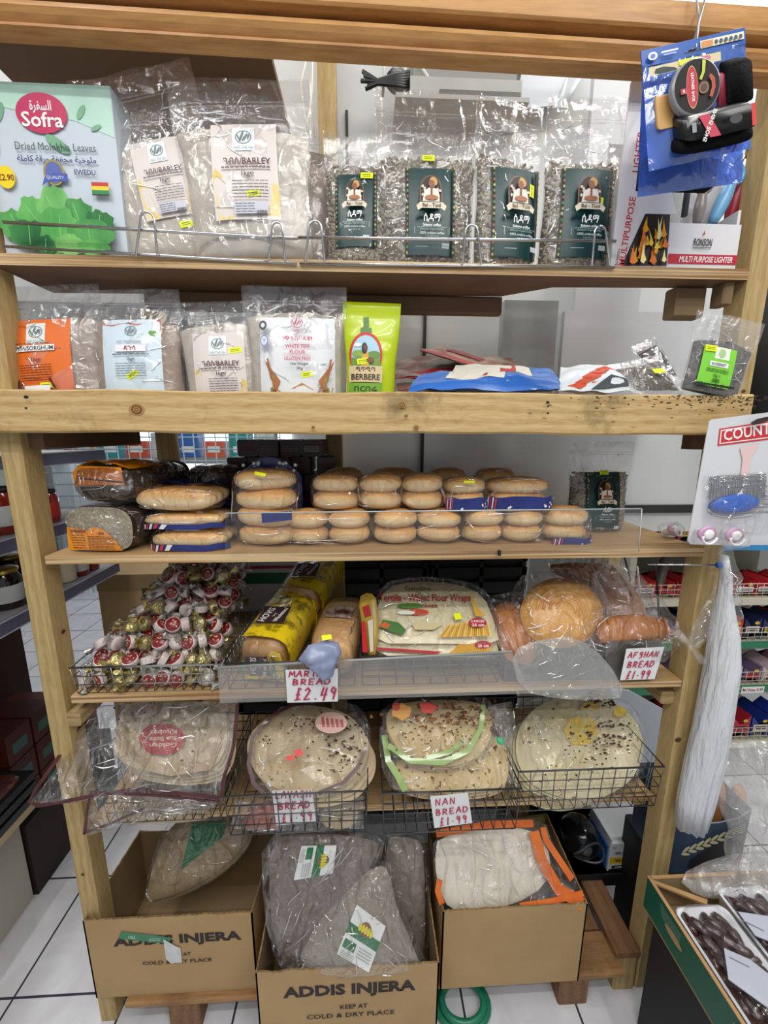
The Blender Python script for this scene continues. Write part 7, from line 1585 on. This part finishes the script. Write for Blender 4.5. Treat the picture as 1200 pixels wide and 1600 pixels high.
for k in range(4): D.poly([(W*.5, H*(.74+.03*k)), (W*.5, H*(.755+.03*k)), (W*.85, H*(.80+.05*k)), (W*.85, H*(.79+.05*k))], WH)
for k in range(3): D.poly([(-W*.5, .006+.007*k), (W*.6, .014+.009*k), (W*.6, .0165+.009*k), (-W*.5, .0075+.007*k)], flat('8d8a80'))
T.part('box', b); b = MB(); b.tube([(x, 0, z) for x, z in fr], .002, flat('9aa4ae'), 5); T.part('rim_edge', b)
BAG = mat('baguette_crust', 'c9803e', .5, c2='dba066', scale=10, bump=.1, coat=.1)
for lab, x0, yb_, x1, yt_, r_ in (('crusty baguette standing in the wheat box, nearest the post', 1104, 1300, 1122, 1216, .026), ('paler baguette standing beside it in the wheat box', 1138, 1298, 1156, 1228, .024)):
    T = Thing('baguette', lab, 'baguette', (0, 0, 0), group='baguettes in the wheat printed box'); A, Bq = P(x0, yb_+12, Yw+.06), P(x1, yt_, Yw+.07); b = MB(); k = 12
    b.tube([A.lerp(Bq, i/k) for i in range(k+1)], r_, BAG, 16, rads=[r_*(1+.04*nz((i, 0, 0), .7))*(1 if i < k-2 else (.9, .72, .35)[i-k+2]) for i in range(k+1)]); T.part('bread', b)
T = Thing('clear_bag_plume', 'big crinkled clear bag billowing above the baguettes and the date carton', 'plastic bag', (0, 0, 0)); pl = tplane(1160, 1300, -.03, 15); b = MB()
PLF = film('plume_plastic', milk=.16, bump=1.0, scale=13, refl=.08, rough=.12, milkc=(.8, .78, .76))
pillow(b, [(1102, 1190), (1135, 1168), (1180, 1160), (1235, 1170), (1240, 1290), (1235, 1400), (1190, 1410), (1160, 1400), (1140, 1360), (1150, 1310), (1128, 1262), (1100, 1230)], pl, .10, PLF, 1, .013, .022, 20, 4, k=14)
T.part('bag', b); b = MB(); pl = tplane(1130, 1385, -.09, 60); pillow(b, [(1060, 1370), (1120, 1340), (1190, 1330), (1235, 1345), (1235, 1405), (1190, 1412), (1140, 1404), (1095, 1402)], pl, .05, PLF, 1, .012, .018, 24, 9, k=12); T.part('bag_skirt', b)
# bundle of white carrier bags
T = Thing('carrier_bag_bundle', 'long hanging bundle of white carrier bags knotted at the top beside the post', 'carrier bags', (0, 0, 0)); WB = mat('white_carrier_plastic', 'dcdfe2', .4, c2='cfd3d8', scale=12, stretch=(1, 1, .15), bump=1.0, bscale=70)
lv = [(868, 1126, 1136, .010), (900, 1127, 1141, .014), (925, 1125, 1139, .018), (955, 1121, 1142, .026), (990, 1115, 1148, .034), (1040, 1108, 1149, .038), (1100, 1096, 1141, .038), (1150, 1086, 1133, .038), (1200, 1073, 1124, .036), (1250, 1063, 1112, .034), (1290, 1057, 1100, .030)]
Yg = -.045; rings = []; n = 48
for py, xa, xb, th in lv:
    a, c = P(xa, py, Yg), P(xb, py, Yg); m_ = (a+c)/2; w2 = (c.x-a.x)/2; fall = max(0, (py-1060)/230)
    rings.append([Vector((m_.x+w2*math.cos(t), m_.y+th*math.sin(t)*(1+.16*fall*math.sin(t*13))+.0, m_.z+.004*math.sin(t*5)*fall)) for t in [2*math.pi*i/n for i in range(n)]])
b = MB(); b.loft(rings, WB); T.part('bags', b)
b = MB(); pl = tplane(1135, 900, Yg-.01, 5); pillow(b, [(1118, 862), (1140, 850), (1150, 880), (1160, 960), (1140, 990), (1138, 930)], pl, .03, FILMC, 1, .008, .02, 40, 3); pillow(b, [(1128, 900), (1128, 950), (1100, 1010), (1072, 1010), (1090, 960)], tplane(1100, 960, -.03, 5), .01, FILMC, 1, .01, .004, 20, 2); T.part('clear_film_scrap', b)
# ------------------------------------------------------------------ aisle beyond the post: biscuit shelves facing the viewer
Yr = .70
LG_ = mat('price_rail_green', '2f7d5a', .4); LGW = mat('price_rail_cream', 'cfc8b4', .4); MET = mat('shelf_metal_cream', 'c2bca8', .5)
zr = lambda py: P(1160, py, Yr).z
T = Thing('biscuit_shelving', 'cream metal shop shelving of biscuits with green price rails, facing out beyond the post', 'shop shelving', (0, 0, 0)); XL, XR = 1.16, 2.1
lev = [(852, flat('3a86b8', .4)), (938, LGW), (1006, LG_), (1074, LG_), (1160, LGW), (1300, LGW)]
zs_ = [zr(y) for y, _ in lev]
for (py, m), z_ in zip(lev, zs_):
    b = MB(); b.box(XL, XR, Yr+.003, Yr+.36, z_+.002, z_+.012, MET); T.part('shelf', b)
    b = MB(); b.box(XL, XR, Yr-.012, Yr+.002, z_-.018, z_+.010, m); T.part('price_rail', b)
b = MB(); b.box(XL, XR, Yr+.37, Yr+.38, 0, 1.75, mat('shelf_back', '8f8c80', .6)); T.part('back_panel', b)
b = MB(); b.box(XL-.03, XL-.001, Yr, Yr+.38, 0, 1.3, MET); T.part('end_upright', b)
b = MB(); D = Deco(b, plane_f((P(1171, 1079, Yr).x, Yr-.013, zs_[3]-.004)), .0006); D.rect(-.055, .055, -.016, .016, WHITE, 1); D.text('McVities 0.99', 0, 0, .022, flat('a02040'), True, width=.098); D.rect(-.12, -.06, .002, .012, flat('c9b02a'), 1); T.part('price_ticket', b)
for z_ in zs_[1:5]:
    b = MB(); n = 30
    for i in range(n+1): x = XL+(XR-XL)*i/n; b.tube([(x, Yr+.004, z_+.012), (x, Yr+.004, z_+.075)], .0014, LGW, 4)
    for q in (.030, .052, .075): b.tube([(XL, Yr+.004, z_+q), (XR, Yr+.004, z_+q)], .0016, LGW, 4)
    T.part('wire_fence', b)
rr_ = random.Random(31)
rows = [(0, ['b51f2a', '7a1420', '8c1a28', 'c9a24a'], 'small red and gold biscuit packs on the top cream shelf', .085), (1, ['b5252c', 'a01c28', '8f1a24'], 'red biscuit packs standing behind the wire fence of the cream shelf', .075),
        (2, ['c4202c', 'd23a30', '1f2a52', '24305e'], 'red or navy biscuit pack above the upper green rail', .105), (3, ['b57f9a', 'c9a0b0', '6a5a7a', 'cbb7c2'], 'pink and lilac wafer pack above the lower green rail', .085), (4, ['1f3a9a', '2a4ab0', 'a02030', '1a2f80'], 'blue biscuit pack on the lowest cream shelf', .12)]
for li, cols, lab, h_ in rows:
    z_ = zs_[li]+.013; x = XL+.01; hmax = (zs_[li-1]-zs_[li]-.045) if li else .10
    k = 0
    while x < XR-.10:
        w_ = rr_.uniform(.075, .105); c = cols[k % len(cols)]; hh = min(h_, hmax)*rr_.uniform(.92, 1)
        T = Thing('biscuit_pack', lab, 'biscuits', (x+w_/2, Yr+.09, z_), (0, 0, 0), lab+' row')
        b = MB(); m = mat('biscuit_wrap_'+c, c, .25, coat=.3); n = 16
        b.loft([[(-w_/2*.94*q, -.075+.15*s_, hh*.5+(zq)*.5*hh*q) for q, zq in ((1, -1), (1, -.5), (1, .5), (1, 1), (.3, 1.12), (-.3, 1.12), (-1, 1), (-1, .5), (-1, -.5), (-1, -1))] for s_ in (0, .5, 1)], m, smooth=False); T.part('wrap', b)
        b = MB(); D = Deco(b, lambda x_, z__, e: (x_, -.0755-e, z__), .0006)
        D.rect(-w_*.38, w_*.38, hh*.30, hh*.62, flat(rr_.choice(('e8d8c8', 'd8c24a', 'e2e2e6', 'c9404a'))), 1); D.lines(-w_*.3, w_*.3, hh*.36, hh*.56, 2, flat('20204a' if li in (2, 4) else '701828'), .6, k); D.oval(w_*.2, hh*.78, .012, .008, flat('e0b83a'), n=10, k=1); T.part('front_print', b)
        x += w_+.004; k += 1
b = MB(); b.box(1.0, 1.15, Yr+.35, Yr+.36, .9, 1.3, mat('shelf_back'))
# ------------------------------------------------------------------ aisle by the other post: jars, trays of dates, chocolate
XF = -1.10
T = Thing('jar_shelving', 'grey shop shelving along the aisle with slate price rails and jars', 'shop shelving', (0, 0, 0)); RAILM = mat('slate_price_rail', '6a6a80', .35, c2='5f6076', scale=4); GM = mat('shelf_metal_grey', '9a9a96', .5)
sh = [(1.075, .86), (1.315, .86), (1.565, .86)]
for z_, y1 in sh:
    b = MB(); b.box(-1.55, XF, -.6, y1, z_+.012, z_+.02, GM); T.part('shelf', b); b = MB(); b.box(XF, XF+.012, -.6, y1, z_-.022, z_+.024, RAILM); b.box(XF+.012, XF+.014, -.6, y1, z_+.020, z_+.024, flat('b0b2c0', .3)); b.box(XF+.012, XF+.014, -.6, y1, z_-.022, z_-.019, flat('b0b2c0', .3)); T.part('price_rail', b)
b = MB(); b.box(-1.58, -1.555, -.6, .86, .3, 1.9, mat('dark_panel_red', '3a2420', .8)); T.part('back_panel', b)
def jar(lab, x, y, z_, r_, h_, body, lid, labc=None, group='jars on the aisle shelving'):
    T = Thing('food_jar', lab, 'jar', (x, y, z_+.0215), group=group); b = MB(); b.lathe([(r_*.9, 0), (r_, .006), (r_, h_*.78), (r_*.8, h_*.88), (r_*.78, h_*.9)], body, n=24); T.part('jar', b)
    b = MB(); b.lathe([(r_*.84, h_*.9), (r_*.86, h_*.91), (r_*.86, h_), (r_*.5, h_+.001), (.001, h_+.001)], lid, n=24); T.part('lid', b)
    if labc: b = MB(); b.lathe([(r_*1.01, h_*.18), (r_*1.02, h_*.19), (r_*1.02, h_*.6), (r_*1.01, h_*.61)], labc, n=24); T.part('label', b)
GL = mat('gold_lid', 'b89a4a', .3, .9); DJ = mat('dark_jar_glass', '1c1210', .12, coat=.5); RJ = mat('red_sauce_jar', '8a1f14', .15, coat=.5); CJ = mat('cream_jar', 'cfc4a8', .2, coat=.4); WL = flat('c8ccc8'); RL = flat('b02a22')
for lab, px, py, zsf, X_, r_, h_, bo, li, lb in (
    ('dark jar with gold lid and pale label at the frame edge, lower jar shelf', 18, 965, 1.075, -1.17, .045, .13, DJ, GL, WL), ('dark jar half hidden by the timber post on the lower jar shelf', 66, 950, 1.075, -1.17, .036, .12, DJ, flat('8f8a50'), None),
    ('cream sauce jar seen just past the timber post on the lower shelf', 104, 905, 1.075, -1.15, .034, .115, CJ, WL, None), ('jar with red and white label at the far end of the lower shelf', 124, 895, 1.075, -1.15, .034, .11, RJ, WL, WL), ('last dark red jar of the lower shelf', 142, 888, 1.075, -1.15, .032, .10, RJ, BLACK, None),
    ('red sauce jar at the frame edge on the upper jar shelf', 8, 838, 1.315, -1.17, .045, .15, RJ, BLACK, WL), ('dark red jar seen over the rye bread on the upper shelf', 76, 800, 1.315, -1.15, .034, .12, RJ, BLACK, RL)):
    d = ray(px, py); y_ = CAM.y+d.y*((X_-CAM.x)/d.x); jar(lab, X_, y_, zsf, r_, h_, bo, li, lb)
for k in range(7): jar('preserve jar set deep on the %s jar shelf, %s along' % (('upper', 'lower')[k % 2], ('first', 'second', 'third', 'fourth')[k//2]), -1.30, -.02+k*.12, 1.075 if k % 2 else 1.315, .036, .12, DJ if k % 3 else RJ, GL if k % 2 else BLACK, WL if k % 3 == 0 else None, 'jars in the deeper row')
# counter with date trays
T = Thing('aisle_counter', 'pale wooden topped counter with a cream panel at the floor, beside the aisle', 'counter', (0, 0, 0)); b = MB(); b.box(-1.55, -1.10, -.7, .29, .435, .46, mat('pale_wood_top', 'bda984', .6)); T.part('top', b); b = MB(); b.box(-1.54, -1.21, -.65, .33, 0, .434, mat('cream_panel', 'b9b2a4', .6)); T.part('panel', b)
TR_ = mat('black_tray_plastic', '17171a', .25, coat=.4); DT = mat('packed_dates', '2f1310', .35, c2='54241a', scale=60, bump=.9, bscale=110, coat=.5)
def stack(x, y, n, z0, dx=0, lab='black tray of packed dates in the stack on the counter', col=None, w_=.10, l_=.16, hh=.035, rz=0, g='stacked date trays'):
    for k in range(n):
        T = Thing('packed_tray', lab+', '+('bottom one', 'second up', 'third up', 'fourth up', 'fifth up', 'sixth up', 'seventh up')[k], 'tray of dates', (x+dx*k, y, z0+.001+k*(hh+.001)), (0, 0, rz), g); b = MB(); b.box(-w_, w_, -l_, l_, 0, hh*.7, TR_); b.box(-w_*1.03, w_*1.03, -l_*1.02, l_*1.02, hh*.7, hh*.78, TR_); T.part('tray', b)
        b = MB(); b.ell((0, 0, hh*.80), (w_*.93, l_*.93, hh*.18), col or DT, 18, 8, e=.4); T.part('packed_dates', b)
        if k == n-1:
            b = MB(); D = Deco(b, lambda x_, z_, e: (x_, z_, hh*.99+e), .0006); D.oval(-w_*.2, -l_*.2, w_*.5, w_*.55, flat('7d9a5c')); D.rect(-w_*.1, w_*.35, -l_*.4, -l_*.12, WHITE, 1); D.rect(w_*.5, w_*.75, -l_*.45, -l_*.2, YEL, 1); T.part('label', b)
stack(-1.20, .14, 3, .46, lab='low stack of date trays nearest the post with a yellow price mark')
stack(-1.24, -.16, 3, .46, lab='empty looking black tray stack with a pale rim at the frame edge', g='pale rimmed trays')
stack(-1.42, .14, 7, .46, lab='tall stack of dark date trays under the jar shelf'); stack(-1.42, -.18, 7, .46, lab='tall stack of dark date trays at the edge of view')
b = MB(); 
T = Thing('black_tray', 'clear topped black tray with a bright white rim on the counter edge', 'tray', (-1.20, -.16, .5725)); b.box(-.10, .10, -.14, .14, 0, .03, TR_); T.part('tray', b); b = MB(); b.tube([(-.10, -.14, .032), (.10, -.14, .032), (.10, .14, .032), (-.10, .14, .032)], .004, flat('c9ccd0', .3), 6, closed=True); T.part('rim', b)
for k in range(10):
    T = Thing('chocolate_box', 'dark red box under the jar shelf, %s row, %s from the counter' % (('bottom', 'middle', 'top')[k//4], ('first', 'second', 'third', 'fourth')[k % 4]), 'box', (-1.40, .40+.11*(k % 4), .30+(k//4)*.115), (0, 0, 0), 'dark red boxes under the jar shelf'); b = MB(); b.box(-.18, .18, -.05, .05, 0, .11, mat('dark_red_box', '3a1512', .4, c2='4a1c16', scale=9)); D = Deco(b, lambda x_, z_, e: (.18+e, x_, z_), .0006); D._add([(-.03, .03), (.03, .03), (.03, .07), (-.03, .07)], [(0, 1, 2, 3)], flat('3f6660')); T.part('box', b)
T = Thing('dark_plinth_shelf', 'dark low shelf carrying the dark red boxes beyond the counter', 'shelf', (-1.40, .58, 0)); b = MB(); b.box(-.2, .2, -.24, .24, 0, .298, flat('241a16', .6)); T.part('body', b)
for lab, x, y, w_, h_ in (('brown cardboard box at the far end of the jar shelving', -1.12, 1.12, .15, 1.02), ('taller brown cardboard box behind the sweets basket', -.84, 1.25, .13, 1.10)):
    T = Thing('cardboard_box', lab, 'cardboard box', (x, y, 0), group='boxes at the aisle end'); b = MB(); b.box(-w_, w_, -.15, .15, 0, h_-.1, CARD); T.part('box', b); b = MB(); b.box(-w_*1.02, w_*1.02, -.152, .152, h_-.1, h_-.02, CARDI); T.part('lid', b)
# striped box behind the sweets
T = Thing('striped_box', 'white box with red and green stripes standing behind the sweets basket', 'box', (-.42, .46, s4(-.42))); b = MB(); b.box(-.20, .23, 0, .03, 0, .21, flat('c8cdd0')); D = Deco(b, lambda x, z, e: (x, -e, z), .0006); D.rect(-.20, .23, .155, .166, flat('a8262c'), 1); D.rect(-.20, .23, .10, .14, flat('1c6b3c'), 1); D.lines(-.18, -.05, .175, .195, 3, flat('6a7a8a'), .4); T.part('box', b)
# invented black crates, added as backing to darken the gaps behind the unit
CRM = mat('black_crate_plastic'); cols_ = [(-.34, 5), (.055, 5), (.45, 5)]
for ci, (x, n) in enumerate(cols_):
    for k in range(n):
        T = Thing('dark_backing_crate', 'added black crate, dark backing behind the shelving unit, %s of the %s column' % (('lowest', 'second', 'third', 'fourth', 'topmost')[k], ('aisle side', 'middle', 'wall side')[ci]), 'crate', (x, .60, k*.256), group='added dark backing crates behind the unit, %s column' % ('aisle side', 'middle', 'wall side')[ci]); b = MB()
        b.box(-.19, .19, .02, .30, .0, .25, CRM)
        for q in range(4): b.box(-.19, .19, 0, .02, .02+q*.06, .055+q*.06, CRM)
        for q in (-.18, 0, .17): b.box(q, q+.015, 0, .02, 0, .25, CRM)
        T.part('crate', b)
# pale panel, table leg and cables low down by the post
T = Thing('pale_panel', 'pale grey-blue panel leaning behind the nan basket', 'panel', (0, 0, 0)); Y_ = .47; b = MB(); q = [P(x, y, Y_) for x, y in ((955, 1078), (985, 1080), (1038, 1110), (1036, 1232), (985, 1232))]; b.add([p for p in q]+[p+Vector((0, .012, 0)) for p in q], [(4, 3, 2, 1, 0), (5, 6, 7, 8, 9)]+[(i, (i+1) % 5, 5+(i+1) % 5, 5+i) for i in range(5)], mat('pale_blue_panel', 'aeb6be', .4)); T.part('panel', b)
b = MB(); b.tube([P(1040, 872, .75), P(1012, 990, .75), P(990, 1120, .75)], .018, flat('4a4740', .5), 8); single('table_leg', b, 'slanting dark metal leg seen between the upright and the hanging bread bag', 'leg')
for k, (pts, lab) in enumerate((([(1018, 872), (1026, 900), (1029, 950), (1030, 990)], 'black cable hanging straight down under the third shelf'), ([(975, 868), (985, 905), (972, 930), (980, 1100)], 'black cable looping near the shelf underside'), ([(996, 885), (1000, 925), (992, 955), (1003, 990)], 'white cable running beside the looping black one'))):
    b = MB(); b.tube(smooth_loop([P(x, y, .65) for x, y in pts], 0), .004, flat('151515') if k != 2 else flat('c2beb0'), 6); single('power_cable', b, lab, 'cable', group='cables below the third shelf')
b = MB(); a = P(935, 880, 1.0); b.box(.80, 1.12, .95, .97, .0, 1.25, mat('white_wall_tiles', 'a5a49c', .4, c2='989790', scale=5)); single('white_board', b, 'white board standing behind the cables under the third shelf', 'board')
# ------------------------------------------------------------------ high background above the coffee
T = Thing('flat_carton_stack', 'pale flat cartons stored high behind the coffee pouches', 'cartons', (0, 0, 0)); Y_ = .40; a, c = P(640, 200, Y_), P(812, 200, Y_); zt_, zb_ = P(720, 96, Y_).z, P(720, 152, Y_).z
b = MB(); CB = mat('pale_carton', 'a5a49f', .7, c2='b4b3ae', scale=6)
b.box(a.x, c.x, Y_, .515, zb_, zb_+(zt_-zb_)*.55, CB); b.box(a.x+.01, c.x-.01, Y_+.02, .515, zb_+(zt_-zb_)*.58, zt_+.15, mat('pale_carton_dark', '8f8d88', .7)); T.part('cartons', b); b = MB(); b.box(a.x+.08, c.x-.003, Y_-.002, Y_-.0005, zb_+.004, zb_+.016, flat('5d5c5a')); b.box(a.x-.04, c.x+.02, Y_-.01, .515, zb_-.012, zb_-.001, mat('pale_carton')); T.part('carrying_ledge', b)
for lab, q in (('white panel leaning diagonally beneath the ceiling beside the cartons', [(752, -20), (862, -20), (905, 92), (872, 165), (800, 172), (818, 100)]), ('narrow white panel leaning behind the diagonal one', [(868, -10), (920, -10), (918, 108), (880, 168), (862, 170), (905, 95)])):
    pl = tplane(q[3][0], q[3][1], .46, 12); b = MB(); pillow(b, q, pl, .008, mat('white_panel_gloss', 'c2c5ca', .35), 0, .02, 0, ex=.1); single('leaning_board', b, lab, 'panel', group='leaning white panels')
b = MB(); pl = tplane(950, 200, .38, 0); q0, q1 = P(918, 250, .38), P(998, 250, .38); b.box(P(882, 500, .38).x, P(1068, 500, .38).x, .38, .40, 1.7012, 2.02, mat('grey_column', 'ccced1', .5)); b.box(q0.x, q1.x+.05, .38, .40, 2.02, 2.75, mat('grey_column', 'ccced1', .5)); single('grey_column_panel', b, 'upright pale grey panel between the coffee and the lighter display', 'panel')
b = MB(); q = [(P(988, 132, .10)), P(1000, 128, .10), P(1005, 2, .10), P(992, 0, .10), P(938, -20, .10)]
for k, (pts, r_) in enumerate((([(598, 92), (600, 110), (598, 150)], .0042), ([(632, 94), (634, 120), (633, 150)], .0042), ([(652, 96), (668, 120), (682, 146)], .0042))):
    b = MB(); b.tube([P(x, y, .42) for x, y in pts], r_, flat('d0ccc0'), 7); single('white_cable', b, ['white cable crossing the black cable bundle', 'thicker white cable beside the bundle', 'white cable slanting down over the cartons'][k], 'cable', group='cables behind the coffee pouches')
for k, pts in enumerate(([(480, 88), (470, 130), (476, 180), (482, 210)], [(488, 88), (489, 140), (480, 190), (484, 215)], [(490, 88), (486, 150), (492, 215)])):
    b = MB(); b.tube([P(x, y, .44) for x, y in pts], .0022, flat('e2ddd0'), 6); single('thin_white_wire', b, ['thin white wire bowing out beside the rear post', 'thin white wire crossing the bowed one', 'straight thin white wire closest to the rear post'][k], 'wire', group='thin wires by the rear post')
T = Thing('cable_bundle', 'bundle of black cables tied below the beam, behind the tallest coffee pouch', 'cables', (0, 0, 0)); rr_ = random.Random(4)
for k in range(6):
    b = MB(); y0 = 116+k*5; b.tube([P(566+rr_.uniform(-3, 12), y0+rr_.uniform(-6, 10), .41), P(590, 126+k, .40), P(615, 118+k*3, .40), P(640, 112+k*5, .41)], .005, flat('17181a', .4), 7); T.part('cable', b)
b = MB(); b.ell(P(622, 128, .43), (.035, .02, .028), flat('1b1c1e', .4), 14, 9, lambda d: 1+nz(d, 3)*.2); T.part('plug_block', b)
# tall glossy panel at the back of the second shelf, dark bag behind the post
T = Thing('glossy_panel', 'tall glossy grey film-covered panel standing at the back of the second shelf', 'panel', (0, 0, 0)); a, c = P(785, 540, .36), P(868, 540, .36); b = MB(); b.box(a.x, c.x, .36, .40, 1.7012, 2.04, mat('glossy_grey_panel', '8f9190', .15, c2='b5b8b9', scale=5, stretch=(1, 1, .2), coat=.5)); T.part('panel', b)
b = MB(); b.ell(P(1190, 560, .45), (.09, .12, .26), flat('0e0f10', .5), 18, 12, lambda d: 1+nz(d, 2, 1)*.1); single('dark_bag', b, 'large black bag hanging behind the post near the price cards', 'bag')
# far shop view: glowing panel standing in for the bright shop, cages, stock
far_glow = mat('far_shop_glow', 'd7e6f5', .5, emit=2.2); b = MB(); b.box(-3.15, -.9, 4.15, 4.19, 1.1, 2.3, far_glow); struct('far_glow_panel_1', b)
rr_ = random.Random(6)
for k in range(9):
    x = -3.0+k*.25; c = ('d94a8a', 'e0a83a', '3aa0a8', 'd95a3a', 'c9c9c9', '3a6ab0', 'e06a4a', '2f9a94', 'd8d8d0')[k]; T = Thing('stock_box', 'coloured stock box far across the shop, colour %s' % ('pink', 'amber', 'teal', 'orange', 'pale grey', 'blue', 'coral', 'sea green', 'off white')[k], 'box', (x, 3.3, 1.42), group='boxes across the shop'); b = MB(); b.box(-.10, .10, -.08, .08, 0, .16+.08*(k % 3), flat(c)); D = Deco(b, lambda x_, z_, e: (x_, -.08-e, z_), .0006); D.rect(-.06, .06, .05, .11, WHITE, 1); T.part('box', b)
T = Thing('wire_cage', 'tall wire cage trolley far across the shop before the glowing panel', 'cage', (-1.95, 3.0, 0)); b = MB()
for i in range(24): b.tube([(-1.15+i*.1, 0, .1), (-1.15+i*.1, 0, 2.0)], .006, flat('a9bcc8', .3), 4)
for i in range(16): b.tube([(-1.15, 0, .3+i*.11), (1.15, 0, .3+i*.11)], .006, flat('a9bcc8', .3), 4)
T.part('wire_grid', b); b = MB(); b.box(-1.17, 1.17, .2, .45, 1.36, 1.419, GM); b.box(-1.17, -1.12, .2, .45, 0, 1.36, GM); b.box(1.12, 1.17, .2, .45, 0, 1.36, GM); T.part('deck', b)
